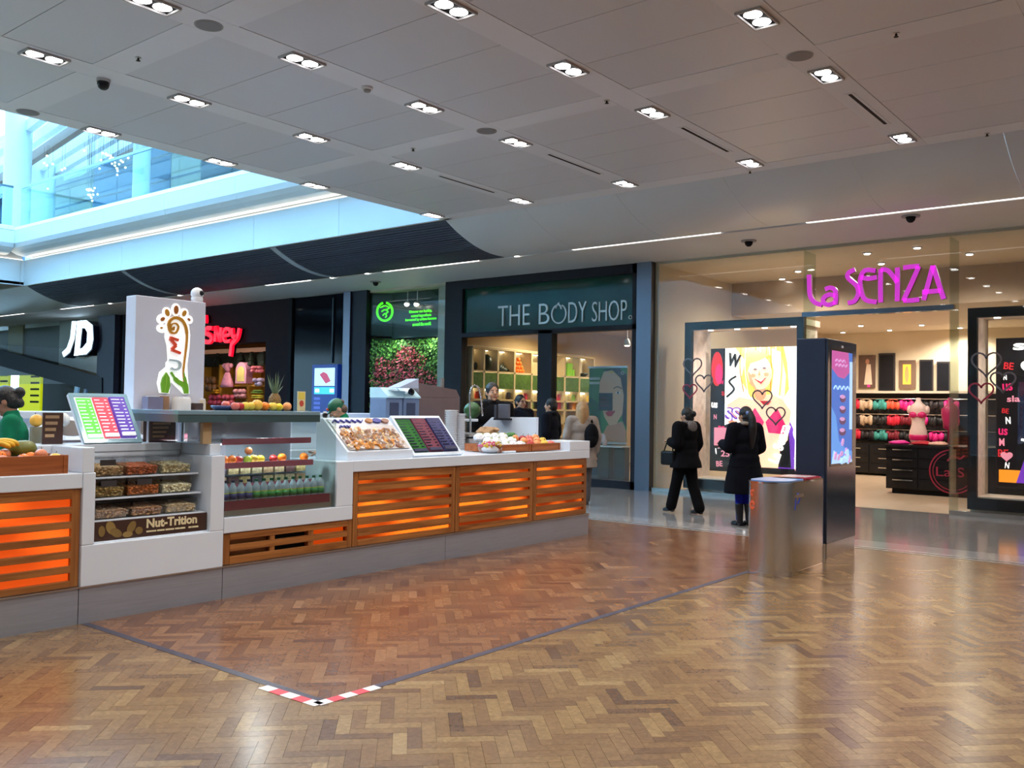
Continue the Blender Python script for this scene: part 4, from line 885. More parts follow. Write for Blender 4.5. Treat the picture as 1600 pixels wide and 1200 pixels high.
point(-13.2, 18.3, 3.6, 230, sh, (1, .85, .6)); point(-12.6, 21.5, 3.6, 210, sh, (1, .85, .6)); point(-10.6, 18.6, 3.6, 190, sh, (1, .87, .66))
for i, (px, py) in enumerate(((896, 524), (938, 529))):
    p = UZ(px, py, 3.75); shop_spot(p.x, p.y, 3.75, 'recessed spot in the green shop ceiling, '+('left' if i == 0 else 'right')+' one')
p = UY(980, 536, 18.0); t = thing('pendant_spot', 'bright hanging spot lamp above the face banner', 'lamp', p); MB().cyl(p+Vector((0, 0, .08)), (p.x, p.y, 3.75), .01, n=6).build('rod', white, t); MB().lathe([(.03, .1), (.06, .06), (.085, -.04), (.06, -.06)], p, 14).build('shade', white, t, smooth=True); MB().ball(p+Vector((0, 0, -.05)), (.065, .065, .03)).build('lens', spot_em, t)
for i in range(5):   # back display cases
    x = -14.2+i*1.0
# face banner
bn = thing('roll_up_banner', 'tall banner with a close-up of a womans face behind glass', 'banner', (-10.9, 17.0, 0))
x0, x1, z0, z1 = -11.4, -10.42, .88, 2.5
MB().box(x0, x1, 17.0, 17.02, z0, z1).build('sheet', M('banner_sheet', C8(90, 150, 80), .5), bn); MB().box(x0-.02, x1+.02, 16.97, 17.04, z1, z1+.04).box(x0-.02, x1+.02, 16.97, 17.04, z0-.05, z0).build('rails', steel, bn)
for x in (x0+.02, x1-.02): MB().cyl((x, 17.05, 0), (x, 17.05, z1), .012, n=8).build('pole', steel, bn)
pr = Print(FY(x0, 17.0, z0)); W, H = x1-x0, z1-z0
q_ = lambda a, b: (a*W, b*H)
bsk = M('banner_skin', C8(226, 180, 140), .5, var=.02); bsk2 = M('banner_skin_shade', C8(196, 140, 104), .5); bhr = M('banner_hair', C8(40, 26, 22), .5); bgr = M('banner_green', C8(48, 120, 50), .5); blk2 = M('banner_black', C8(16, 14, 16), .5)
pr.rect(0, W, 0, H, bgr).poly([q_(.0, .62), q_(.3, .5), q_(.36, .0), q_(0, 0)], M('banner_green_d', C8(24, 84, 36), .5))
pr.poly([q_(.32, .98), q_(.8, 1), q_(1, .9), q_(1, .2), q_(.9, .3), q_(.88, .7), q_(.6, .95)], bhr)
pr.poly([q_(.3, .0), q_(.5, .22), q_(.9, .28), q_(1, .15), q_(1, 0)], bsk2).poly([q_(.2, 0), q_(.3, .12), q_(.44, .1), q_(.5, 0)], M('banner_pinkish', C8(240, 200, 190), .5))
pr.poly([q_(.3, .82), q_(.4, .95), q_(.62, .97), q_(.84, .86), q_(.93, .62), q_(.9, .38), q_(.74, .24), q_(.56, .22), q_(.42, .34), q_(.34, .5), q_(.28, .66)], bsk)
pr.poly([q_(.34, .88), q_(.6, .97), q_(.85, .85), q_(.7, .93), q_(.5, .93)], M('banner_blonde', C8(220, 180, 90), .5))
pr.line([q_(.66, .72), q_(.76, .745), q_(.88, .72)], .02, bhr, 5).poly(ell(.78*W, .665*H, .06*W, .018*H), M('banner_eyewhite', C8(238, 232, 226), .5)).poly(ell(.78*W, .665*H, .026*W, .018*H), bhr)
pr.poly([q_(.56, .62), q_(.6, .5), q_(.68, .485), q_(.63, .47), q_(.54, .49)], bsk2)
pr.poly([q_(.46, .39), q_(.55, .425), q_(.62, .415), q_(.72, .42), q_(.62, .345), q_(.52, .345)], M('banner_lips', C8(190, 60, 76), .4))
pr.rect(.28*W, .64*W, .42*H, .66*H, blk2)
for k in range(3): pr.rect(.33*W, (.58-.04*k)*W, (.48+.05*k)*H, (.498+.05*k)*H, M('banner_dimred', C8(96, 40, 46), .5))
for k in range(2):
    for u in range(4): pr.rect((.03+.07*u)*W, (.085+.07*u)*W, (.84-.06*k)*H, (.875-.06*k)*H, M('banner_text', C8(196, 212, 190), .5))
pr.line(arc(.9*W, .93*H, .035*W, 0, 360, 14), .012, M('banner_text', (1, 1, 1), .5)); pr.build('print', bn)
st = thing('pedestal_table', 'small white topped table below the face banner', 'table', (-10.7, 16.75, 0))
MB().box(-11.2, -10.2, 16.5, 16.9, .78, .81).build('top', white, st)
for x in (-10.75, -10.35): MB().box(x-.13, x+.13, 16.62, 16.82, 0, .78).build('support', M('dark_wood_post', C8(74, 60, 46), .6), st)
bt = MB().lathe([(.05, 0), (.055, .12), (.02, .16), (.02, .22), (.001, .222)], (-10.72, 16.62, .81), 12); tag(bt.build('pump_bottle', M('pale_pink_bottle', C8(236, 200, 196), .4), smooth=True), 'pale pink bottle standing on the white pedestal table', 'bottle')
cs = thing('display_case', 'grey low display case behind the blonde woman', 'display case', (-11.6, 17.6, 0)); MB().box(-12.3, -11.0, 17.4, 18.0, 0, .95).build('body', M('case_grey', C8(90, 82, 72), .5), cs)
for k in range(3): MB().box(-12.28, -11.02, 17.38, 17.4, .1+.28*k, .34+.28*k).build('panel', M('case_panel', C8(56, 52, 50), .3), cs)
# ---------------------------------------------------------------- toy shop (left of the plant wall)
brn = M('dark_brown_wall', C8(44, 32, 36), .75, var=.08, spec=.15); bz = -21.6
tw = root_struct('wall_toy_shop', 'dark brown front and inside of the toy shop', (-24, YF, 0))
MB().box(-29.4, -20.55, YF, YF+.2, 3.35, ZS).build('fascia', brn, tw); MB().box(-21.62, -20.55, YF, YF+.2, 0, 3.35).build('pier', brn, tw); MB().box(-29.4, -27.6, YF, YF+.2, 0, 3.35).build('pier', brn, tw)
MB().box(-29.4, -20.5, 18.6, 18.8, 0, ZS).build('back_wall', M('toy_back', C8(150, 104, 40), .6), tw); MB().box(-29.4, -20.5, YF+.2, 18.6, 3.6, 3.7).build('inner_ceiling', M('toy_ceiling', C8(70, 60, 54), .6), tw); MB().box(-29.4, -20.5, YF+.2, 18.6, 0, .01).build('shop_floor', M('toy_floor', C8(110, 90, 70), .4), tw)
MB().box(-20.6, -20.5, YF, 18.6, 0, ZS).build('side_wall', brn, tw)
redl = M('red_lit_letter', C8(250, 16, 50), .4, emit=1.0, ecol=C8(250, 10, 44), var=0)
def dz(x, y): p = UY(320+x*160/1200, 480+y*160/1200, YF-.08); return (p.x, p.z)
def wide(pts): return [dz(*p) for p in pts]
TD = FR((0, YF-.08, 0), (1, 0, 0), (0, 0, 1))
DL = [('lower-case y with a long tail', [[(340, 250), (350, 340), (400, 350)], [(425, 250), (400, 360), (340, 430), (330, 500), (318, 575)]]), ('lower-case e', [[(248, 335), (312, 318), (305, 262), (265, 258), (238, 320), (258, 400), (322, 392)]]),
      ('lower-case n', [[(140, 405), (148, 310), (152, 222)], [(152, 232), (180, 320), (206, 400)], [(206, 402), (208, 310), (214, 240)]]), ('lower-case s', [[(110, 250), (50, 250), (30, 300), (80, 330), (105, 370), (70, 410), (0, 400)]]),
      ('lower-case i with a round dot', [[(-40, 250), (-42, 330), (-40, 405)], [(25, 100), (30, 150), (25, 185)]]), ('capital D with a swash', [[(-190, 120), (-100, 130), (-70, 260), (-110, 390), (-210, 410), (-190, 320), (-170, 160)]])]
for nm, sts in DL:
    t = thing('sign_letter', 'red glowing %s of the toy shop sign' % nm, 'letter', (dz(*sts[0][0])[0], YF-.08, 3.3), 'red toy shop sign letters'); mb = MB()
    for s_ in sts: mb.ribbon(wide(s_), .095 if ' e' in nm else .13, 0, .08, TD, 5)
    mb.build('face', redl, t); mb2 = MB()
    for s_ in sts: mb2.ribbon(wide(s_), .1, -.08, 0, TD, 5)
    mb2.build('mount', darkf, t)
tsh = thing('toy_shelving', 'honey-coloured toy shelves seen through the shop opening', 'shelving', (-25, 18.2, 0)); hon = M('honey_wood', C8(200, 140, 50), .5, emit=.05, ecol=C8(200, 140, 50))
for z in (.5, 1.05, 1.6, 2.2): MB().box(-28.6, -22.6, 18.1, 18.6, z-.04, z).build('shelf', hon, tsh)
for x in (-28.6, -27.3, -25.7, -24.6, -22.6): MB().box(x-.04, x+.04, 18.1, 18.6, 0, 2.9).build('upright', hon, tsh)
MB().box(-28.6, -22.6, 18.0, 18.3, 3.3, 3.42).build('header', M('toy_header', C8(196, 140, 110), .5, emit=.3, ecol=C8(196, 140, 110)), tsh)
MB().box(-28.6, -22.6, 18.3, 18.5, 2.85, 3.3).build('frieze', M('toy_frieze', C8(40, 52, 44), .6), tsh); point(-25.6, 17.0, 3.55, 130, tsh, (1, .85, .62)); point(-23.4, 17.0, 3.55, 80, tsh, (1, .85, .62))
for i, px in enumerate((338, 374, 391, 411)):
    p = UY(px, 563, 18.1); mb = MB(); [mb.lathe([(.18-.05*k, k*.16), (.02, k*.16+.2)], (p.x, 18.15, 2.86), 8) for k in range(3)]
    tag(mb.build('tree_ornament', M('dark_fir', C8(22, 34, 26), .7)), 'small dark tree ornament above the toy shelves, '+from_left(i, 4), 'ornament', 'dark trees above the toy shelves')
p = UY(355, 605, 18.0); dr = thing('costume_dress', 'pale pink princess style costume dress on display', 'dress', (p.x, 18.0, p.z)); pkd = M('pale_pink_fabric', C8(236, 150, 176), .5, var=.15, scale=10)
MB().lathe([(.34, 0), (.28, .15), (.16, .42), (.1, .5)], (p.x, 18.0, p.z), 18, sy=.5).build('skirt', pkd, dr, smooth=True); MB().lathe([(.1, .5), (.15, .65), (.16, .76), (.06, .82)], (p.x, 18.0, p.z), 16, sy=.6).build('bodice', pkd, dr, smooth=True); MB().ball((p.x-.18, 18, p.z+.72), (.1, .08, .09)).ball((p.x+.18, 18, p.z+.72), (.1, .08, .09)).build('puff_sleeves', pkd, dr, smooth=True)
p = UY(380, 599, 18.0); bp = thing('round_topped_chest', 'pink round topped play set on the toy shelf', 'toy', (p.x, 18, p.z)); MB().prism([(-.3, 0), (.3, 0), (.3, .4)]+arc(0, .4, .3, 0, 180, 12)[1:], 0, .25, FY(p.x, 18.15, p.z)).build('body', M('pink_plastic', C8(232, 160, 190), .4), bp); MB().prism([(-.2, .06), (.2, .06), (.2, .36)]+arc(0, .36, .2, 0, 180, 10)[1:], .25, .26, FY(p.x, 18.15, p.z)).build('front_panel', M('pale_gold', C8(236, 210, 130), .4), bp)
for i, (px, py, w, h, c, nm) in enumerate(((375, 615, .62, .3, C8(226, 150, 160), 'pink boxed toy below the round topped play set'), (402, 577, .5, .22, C8(230, 120, 140), 'heap of pink and white soft toys on the right shelf'), (404, 597, .42, .26, C8(190, 170, 210), 'lilac boxed toy on the right shelf'), (403, 612, .5, .12, C8(120, 150, 60), 'row of small green toy figures on the right shelf'), (403, 620, .5, .12, C8(214, 196, 60), 'row of small yellow toy figures on the lower right shelf'),
        (335, 625, .7, .36, C8(196, 66, 90), 'dark pink stacked toys behind the kiosk fruit, left'), (357, 625, .6, .36, C8(206, 80, 100), 'dark pink stacked toys behind the kiosk fruit, right'), (330, 600, .5, .5, C8(130, 84, 50), 'brown plush toy beside the costume dress'), (338, 612, .3, .14, C8(220, 150, 30), 'small orange toy at the foot of the costume dress'))):
    p = UY(px, py, 18.0); mb = MB(); g2 = random.Random(i)
    for k in range(6): mb.ball((p.x+(k % 3-1)*w/3, 18.0+g2.uniform(-.05, .05), p.z+(k//3-.5)*h*.5), (w/5, .1, h*.28), 8, wob=.3, seed=k+i*9)
    tag(mb.build('toy', M('toy_%d' % i, c, .5, var=.3, scale=9), smooth=True), nm, 'toy')
# dark glazed bay with a blue poster screen, steel pillar
dg = root_struct('window_4', 'dark reflective shop glass between the toy shop and the plant wall', (-19.3, YF, 0))
MB().box(-20.5, -18.15, YF+.02, YF+.05, 0, ZS-.01).build('glass_pane', M('dark_mirror_glass', C8(12, 15, 22), .08, var=.1, spec=.06), dg); MB().box(-20.56, -20.42, YF-.04, YF+.06, 0, ZS).build('frame_bar', blackm, dg); MB().box(-18.75, -18.72, YF-.02, YF+.02, 2.7, ZS-.1).build('mullion', M('teal_mullion', C8(44, 70, 84), .4), dg)
struct(MB().box(-18.16, -17.9, YF-.15, YF+.3, 0, ZS).build('trim_7', alum), 'steel pillar beside the dark glass')
sc = thing('poster_screen', 'bright blue framed advertising screen in front of the dark glass', 'screen', (-19.1, YF-.2, 0))
p, q = UY(489, 570, YF-.2), UY(527, 640, YF-.2); x0, x1 = p.x, q.x
MB().box(x0, x1, YF-.22, YF-.08, .3, p.z).build('case', M('screen_case', C8(30, 60, 130), .4, emit=.25, ecol=C8(24, 60, 170)), sc); MB().box(x0+.1, x1-.1, YF-.2, YF-.1, 0, .3).build('foot', darkf, sc)
pr = Print(FY(x0, YF-.22, 0)); W = x1-x0; f1 = UY(510, 575, YF-.2).z; f2 = UY(510, 603, YF-.2).z; f3 = UY(510, 616, YF-.2).z
pr.rect(.1*W, .9*W, f2, f1, E('screen_pale', 190, 225, 240, 1.0)).poly([(.3*W, f2+.3), (.45*W, f1-.1), (.6*W, f1-.15), (.75*W, f2+.12), (.55*W, f2+.06)], E('screen_rose', 190, 80, 110, .8))
pr.rect(.1*W, .9*W, f3, f2-.03, E('screen_sky', 70, 190, 240, 1.0)).rect(.14*W, .3*W, f3+.05, f2-.08, P_wht).rect(.72*W, .88*W, f3+.05, f2-.08, P_wht)
for k in range(4): pr.rect(.1*W, .35*W, f3-.15-.12*k, f3-.08-.12*k, E('screen_dim', 90, 110, 190, .5))
pr.build('picture', sc)
# ---------------------------------------------------------------- sports shop far left
jd = root_struct('wall_sports_shop', 'olive and black front of the sports shop', (-35, YF, 0))
struct(MB().box(-30.85, -29.7, YF-.2, YF+.4, 0, ZS).build('trim_8', M('grey_pier', C8(62, 62, 76), .5, spec=.3)), 'grey pier right of the sports shop'); struct(MB().box(-29.68, -29.4, YF-.02, YF+.3, 0, ZS).build('trim_9', black), 'narrow dark glass strip beside the grey pier')
MB().box(-46, -30.85, YF+.9, YF+1.0, 2.6, ZS).build('back_board', M('olive_board', C8(52, 54, 42), .3, var=.3, scale=.5, spec=.3), jd); MB().box(-46, -30.85, 19.5, 19.7, 0, ZS).build('back_wall', M('sports_back', C8(26, 26, 24), .5), jd); MB().box(-46, -30.85, YF+.3, 19.5, 0, .01).build('shop_floor', M('sports_floor', C8(60, 60, 62), .3), jd)
p0, p1 = UY(95, 490, YF+.85), UY(163, 585, YF+.85); MB().box(p0.x, p1.x, YF+.82, YF+.9, p1.z, p0.z-.02).build('pale_panel', M('pale_lit_panel', C8(176, 170, 156), .3, var=.15, scale=.8), jd)
p0, p1 = UY(15, 490, YF+.85), UY(36, 555, YF+.85); MB().box(p0.x, p1.x, YF+.82, YF+.9, p1.z, p0.z).build('mustard_panel', M('mustard', C8(120, 100, 10), .4), jd)
MB().box(-46, -30.86, YF-.02, YF, 2.2, ZS-.02).build('glass_pane', glass, jd)
a, b = UY(-40, 535, YF-.15), UY(163, 590, YF-.15); c, d = UY(163, 615, YF-.15), UY(-40, 560, YF-.15)
bm_ = MB().prism([(a.x, a.z), (b.x, b.z), (c.x, c.z), (d.x, d.z)], 0, .12, FR((0, YF-.12, 0), (1, 0, 0), (0, 0, 1))); bm_.build('sloping_reflection', M('reflection_black', (.012, .013, .018), .3, spec=.12), jd)  # dark sloping reflection, built as a solid glossy black bar
wl = M('white_lit_letter', C8(225, 245, 255), .4, emit=1.6, ecol=C8(215, 240, 255), var=0)
def jz(x, y): p = UY(x*220/852, 370+y*310/1200, YF-.3); return (p.x, p.z)
TJ = FR((0, YF-.3, 0), (1, 0, 0), (0, 0, 1))
for nm, poly_list in (('capital J', [[(455, 512), (482, 512), (468, 620), (440, 700), (405, 728), (395, 700), (425, 672), (445, 610)]]),
                      ('capital D', [[(488, 512), (540, 505), (578, 535), (582, 620), (570, 680), (540, 712), (468, 720), (478, 690), (520, 672), (545, 640), (548, 580), (535, 555), (513, 552)], [(488, 512), (515, 508), (513, 560), (500, 680), (490, 720), (468, 720)]])):
    t = thing('sign_letter', 'big white glowing slanted %s on the far left shop' % nm, 'letter', (jz(*poly_list[0][0])[0], YF-.3, 3.0), 'white sports shop letters'); mb = MB(); mb2 = MB()
    for pl in poly_list: q = [jz(*k) for k in pl]; mb.prism(q, .1, .12, TJ); mb2.prism([(x+.05, z-.03) for x, z in q], -.25, .1, TJ)
    mb.build('face', wl, t); mb2.build('return', M('letter_return', C8(20, 26, 50), .3), t)
yel = M('yellow_lit_panel', C8(214, 226, 10), .4, emit=.55, ecol=C8(214, 226, 10), var=.03)
for i, (x0, y0, x1, y1, nm) in enumerate(((0, 570, 13, 605, 'small glowing yellow panel at left picture edge'), (30, 581, 62, 640, 'tall glowing yellow panel with black lines behind the kiosk worker'))):
    p, q = UY(x0-(14 if i == 0 else 0), y0, 17.0), UY(x1, y1, 17.0); t = thing('advert_panel', nm, 'sign', ((p.x+q.x)/2, 17, 0)); MB().box(p.x, q.x, 17, 17.1, q.z-.6, p.z).build('panel', yel, t); MB().box(p.x+.1, q.x-.1, 17.02, 17.08, 0, q.z-.6).build('stand', darkf, t)
    pr = Print(FY(p.x, 17, 0)); W = q.x-p.x
    for k in range(5): pr.rect(W*.55, W*.95, p.z-.25-.26*k, p.z-.17-.26*k, blackm)
    pr.build('lines', t)
for i, (a, b, w, c, nm) in enumerate((((128, 572), (110, 640), .3, C8(120, 170, 215), 'slanted pale blue light streak panel in the far left shop'), ((140, 590), (122, 640), .2, C8(70, 100, 140), 'dimmer slanted blue panel beside the pale blue one'))):
    p, q = UY(*a, 18.0), UY(*b, 18.0); d_ = w
    tag(MB().prism([(p.x-d_/2, p.z), (p.x+d_/2, p.z), (q.x+d_/2, 0), (q.x-d_/2, 0)], 0, .08, FR((0, 18, 0), (1, 0, 0), (0, 0, 1))).build('slanted_panel', M('blue_streak_%d' % i, c, .3, emit=.35, ecol=c)), nm, 'panel')
rk = random.Random(8)
for i in range(7):
    x = -38+i*1.1; mb = MB()
    for k in range(3): mb.ball((x+rk.uniform(-.2, .2), 18.8, .5+k*.5), (.25, .2, .26), 8, wob=.3, seed=i*3+k)
    tag(mb.build('clothes_rack', M('sports_rack_%d' % i, rk.choice([C8(40, 46, 30), C8(30, 34, 48), C8(60, 66, 40), C8(90, 90, 96)]), .7, var=.3), smooth=True), 'dim rail of hanging sportswear in the far left shop, '+from_left(i, 7), 'clothes rail', 'dim sportswear rails')
point(-36, 17.5, 4.0, 40, jd, (.95, 1, .9)); point(-32.5, 16.2, 4.1, 20, jd, (1, .97, .9))
# ================================================================== KIOSK
KX = -6.5
Y0, Y1 = .9, 9.72
oak = grain_wood('oak_slat', C8(126, 74, 34), C8(178, 116, 60), .35, 'Y')
oakv = grain_wood('oak_stile', C8(122, 72, 34), C8(172, 112, 58), .35, 'Z')
crate_w = grain_wood('crate_wood', C8(138, 70, 30), C8(176, 100, 50), .45, 'Y')
def glow_mat(name, lo, hi, hue):
    mt = bpy.data.materials.new(name); mt.use_nodes = True; nt = mt.node_tree; b = nt.nodes['Principled BSDF']; N = nt.nodes.new; L = nt.links.new
    ge = N('ShaderNodeNewGeometry'); mp = N('ShaderNodeMapping'); mp.inputs['Scale'].default_value = (1, 1.15, 3.1); L(ge.outputs['Position'], mp.inputs[0])
    nz = N('ShaderNodeTexNoise'); nz.inputs['Scale'].default_value = 1.5; nz.inputs['Detail'].default_value = 0; L(mp.outputs[0], nz.inputs['Vector'])
    rp = N('ShaderNodeValToRGB'); e = rp.color_ramp.elements; e[0].position = .40; e[0].color = (.80, .085, .006, 1); e[1].position = .68; e[1].color = (1, hue, .012, 1)
    st = N('ShaderNodeMapRange'); st.inputs[1].default_value = .42; st.inputs[2].default_value = .68; st.inputs[3].default_value = lo; st.inputs[4].default_value = hi
    L(nz.outputs['Fac'], rp.inputs[0]); L(nz.outputs['Fac'], st.inputs[0]); L(rp.outputs[0], b.inputs['Emission Color']); L(st.outputs[0], b.inputs['Emission Strength'])
    b.inputs['Base Color'].default_value = (.6, .12, .02, 1); return mt
glow = glow_mat('orange_backlit_acrylic', .22, 1.5, .2); glow_l = glow_mat('red_orange_backlit_acrylic', .75, 1.25, .15)
ks = thing('juice_kiosk', 'white juice bar kiosk with oak slat panels glowing orange and steel plinth', 'kiosk', (-7.9, 5.3, 0))
# steel kick plates
for a, b in ((Y0, 3.2), (3.2, 4.38), (4.38, 7.05), (7.05, Y1)):
    MB().box(KX-.03, KX, a+.003, b-.003, 0, .257).build('kick_plate', steel_d, ks)
MB().box(-9.35, KX-.03, Y1-.03, Y1, 0, .257).build('kick_plate', steel_d, ks); MB().box(-9.4, -9.35, Y0, Y1, 0, .257).build('kick_plate', steel_d, ks)
MB().box(-9.34, KX-.04, Y0, Y1-.04, .005, .08).build('raised_floor', M('kiosk_floor', C8(70, 70, 74), .7), ks)
MB().box(KX-.12, KX+.012, Y0, Y1+.012, .257, .268).build('plinth_trim', steel, ks)
def slat_panel(y0, y1, z0, z1, gaps, st=.06, gh=.05, name='slat_panel', gl=None):
    """oak framed panel: stiles, slats, glowing sheet behind"""
    par = MB().box(KX-.075, KX-.065, y0+.01, y1-.01, z0+.02, z1-.02).build(name, gl or glow, ks)
    for a_ in (y0, y1-st): MB().box(KX-.045, KX-.012, a_, a_+st, z0, z1).build('stile', oakv, par, bevel=.003)
    zs = [z0]+[v for g in gaps for v in (g-gh/2, g+gh/2)]+[z1]
    for i in range(0, len(zs), 2):
        MB().box(KX-.042, KX-.008, y0+st, y1-st, zs[i], zs[i+1]).build('slat', oak, par, bevel=.002)
    return par
G6 = [.345+.105*i for i in range(6)]
slat_panel(1.0, 2.05, .27, .965, G6, gh=.055, gl=glow_l); slat_panel(2.06, 3.2, .27, .965, G6, gh=.055, gl=glow_l)
slat_panel(5.78, 7.2, .27, .965, G6, gh=.034); slat_panel(7.21, 8.56, .27, .965, G6, gh=.034); slat_panel(8.57, 9.68, .27, .965, G6, gh=.034)
# low panel below the display with two dark vents
par = MB().box(KX-.08, KX-.076, 4.39, 5.77, .27, .525).build('vent_panel', oakv, ks)
for a_, b_ in ((4.39, 4.45), (5.71, 5.77), (4.85, 4.9), (5.26, 5.32)): MB().box(KX-.045, KX-.012, a_, b_, .27, .525).build('stile', oakv, par, bevel=.003)
MB().box(KX-.075, KX-.065, 4.4, 4.85, .28, .51).build('oak_backing', oak, par); MB().box(KX-.075, KX-.065, 4.9, 5.26, .28, .51).build('dark_vent', blackm, par); MB().box(KX-.075, KX-.065, 5.32, 5.71, .28, .51).build('backlit_sheet', M('amber_sheet', C8(210, 84, 14), .5, emit=.5, ecol=C8(230, 80, 8)), par)
for z0, z1 in ((.27, .335), (.375, .43), (.47, .525)): MB().box(KX-.042, KX-.008, 4.45, 5.71, z0, z1).build('slat', oak, par, bevel=.002)
# white counter bodies
def W(name, *b, bevel=.006): return MB().box(*b).build(name, kwhite, ks, bevel=bevel)
W('counter_core', -7.2, KX-.08, Y0, 3.2, .08, .97); W('counter_top', -7.25, KX+.006, Y0, 3.205, .97, 1.08)
# nut box: front wall with an opening, deep niche
W('nut_front_below', -6.56, KX+.009, 3.207, 4.375, .262, .56); W('nut_front_left', -6.56, KX+.009, 3.207, 3.3, .56, 1.08); W('nut_front_right', -6.56, KX+.009, 4.25, 4.375, .56, 1.17)
W('nut_post_left', -7.0, KX+.004, 3.2, 3.29, 1.08, 1.262); W('nut_post_right', -7.0, KX-.05, 4.27, 4.37, 1.17, 1.262)
W('nut_back_wall', -7.05, -6.98, 3.21, 4.37, .3, 1.199); W('nut_top_ledge', -7.3, -6.972, 3.1, 4.37, 1.2, 1.262); W('nut_floor', -6.98, -6.53, 3.29, 4.3, .52, .57); W('nut_side_wall', -6.98, -6.56, 4.255, 4.365, .3, 1.17); W('nut_side_wall', -6.98, -6.56, 3.215, 3.295, .3, 1.08)
# display bay
W('display_base', -7.2, KX+.006, 4.38, 5.76, .53, .66); W('display_right_wall', -7.2, KX+.006, 5.56, 5.76, .66, 1.075)
W('display_core', -7.2, KX-.08, 4.38, 5.76, .08, .53); W('counter_core', -7.2, KX-.08, 5.76, Y1-.06, .08, .97)
W('counter_top', -7.3, KX+.006, 5.76, Y1, .97, 1.075); W('end_upstand', -6.95, KX+.006, 9.28, Y1, 1.075, 1.19)
par = MB().box(-7.2, KX-.05, Y1-.045, Y1-.01, .27, .965).build('end_slat_panel', oak, ks)
# back counter with high ledge
W('back_counter', -9.3, -8.75, Y0, 9.3, .08, 1.05); W('back_ledge', -9.35, -8.95, Y0, 8.6, 1.42, 1.49); W('back_riser', -9.1, -9.05, Y0, 8.6, 1.05, 1.42)
# end panel with a clipped corner
p = [UY(752, 700, 9.45), UY(752, 668, 9.45), UY(768, 652, 9.45), UY(838, 652, 9.45)]
ep = [(p[0].x, .97), (p[1].x, p[1].z), (p[2].x, p[2].z), (p[3].x, p[3].z), (p[3].x, .97)]
MB().prism(ep, 0, .05, FR((0, 9.5, 0), (1, 0, 0), (0, 0, 1))).build('end_panel', kwhite, ks, bevel=.004)
# ------------------------------------------------------------- tall logo tower
tz = 2.71
tw_ = thing('logo_tower', 'tall white sign tower with a colourful vertical logo rising from the kiosk', 'sign', (-9.2, 5.4, 1.05))
TY0, TY1 = 4.95, 5.77
MB().box(-9.2, -9.0, TY0, TY1, 1.06, tz).build('box', M('tower_white', C8(206, 204, 214), .4, var=.015), tw_, bevel=.006)
def zt(x, y): q = UX(200+x/6, 440+y/6, -9.0); return (q.y, q.z)
TT = FR((-9.0, 0, 0), (0, 1, 0), (0, 0, 1)); pr = Print(TT, .0016, .004)
lw = M('logo_white', (1, 1, .97), .4, emit=.5, ecol=(1, 1, .95), var=0); lo_ = M('logo_ochre', C8(196, 134, 30), .4, var=.05); lr = M('logo_red', C8(206, 70, 40), .4, emit=.15, ecol=C8(206, 60, 40)); lg_ = M('logo_green', C8(104, 160, 30), .4, emit=.1, ecol=C8(104, 160, 30)); ls_ = M('logo_silver', C8(186, 200, 204), .4); lb_ = M('logo_brown', C8(170, 96, 30), .4)
Z = lambda L: [zt(*k) for k in L]
pr.poly(Z([(350, 380), (380, 340), (450, 320), (530, 345), (570, 410), (582, 500), (575, 620), (555, 780), (560, 900), (575, 1050), (520, 1058), (400, 940), (385, 1050), (290, 1045), (268, 950), (290, 850), (350, 800), (350, 760), (370, 740), (360, 600), (340, 520)]), lw)
for c, rx, ry, ro in (((315, 440), 52, 42, 0), ((315, 350), 52, 46, 30), ((360, 290), 42, 50, 15), ((445, 265), 42, 60, 0), ((522, 298), 40, 48, -20), ((565, 358), 38, 40, -30)):
    q = zt(*c); q2 = zt(c[0]+rx, c[1]); q3 = zt(c[0], c[1]-ry); pr.poly(ell(q[0], q[1], abs(q2[0]-q[0]), abs(q3[1]-q[1]), rot=ro), lw)
for c, rx, ry, ro, mt in (((310, 434), 12, 9, 0, lo_), ((320, 352), 22, 17, 40, lb_), ((362, 292), 20, 34, 20, lo_), ((445, 265), 21, 40, 0, lb_), ((520, 298), 18, 30, -25, lo_), ((563, 357), 15, 11, -40, lb_)):
    q = zt(*c); q2 = zt(c[0]+rx, c[1]); q3 = zt(c[0], c[1]-ry); pr.poly(ell(q[0], q[1], abs(q2[0]-q[0]), abs(q3[1]-q[1]), rot=ro), mt)
pr.line(Z([(410, 440), (425, 425), (418, 455), (395, 440), (405, 400), (445, 395), (465, 430), (440, 480), (395, 475), (375, 420), (390, 365), (440, 340), (500, 365), (535, 430), (545, 520), (535, 640), (520, 760), (512, 850), (520, 940)]), [.012, .014, .016, .018, .02, .024, .03, .034, .03, .02, .016, .012], lo_, 5)
pr.line(Z([(395, 850), (450, 930), (515, 975), (540, 1045)]), [.02, .045, .05, .05, .05], lg_, 5).line(Z([(512, 850), (525, 920), (540, 1000), (540, 1050)]), [.012, .03, .04, .04], lg_, 5)
pr.poly(Z([(350, 850), (378, 900), (385, 970), (365, 1045), (310, 1040), (300, 960), (315, 900)]), lg_).line(Z([(350, 855), (345, 950), (330, 1040)]), .008, M('logo_leaf_light', C8(150, 200, 60), .4), 4)
for a in ([(385, 525), (462, 550)], [(385, 535), (440, 600)], [(440, 600), (400, 635)], [(400, 640), (480, 672)]): pr.line(Z(a), .028, lr)
pr.line(Z([(380, 735), (450, 745), (478, 770), (468, 810), (430, 825), (390, 810)]), .02, ls_, 5)
pr.build('logo', tw_)
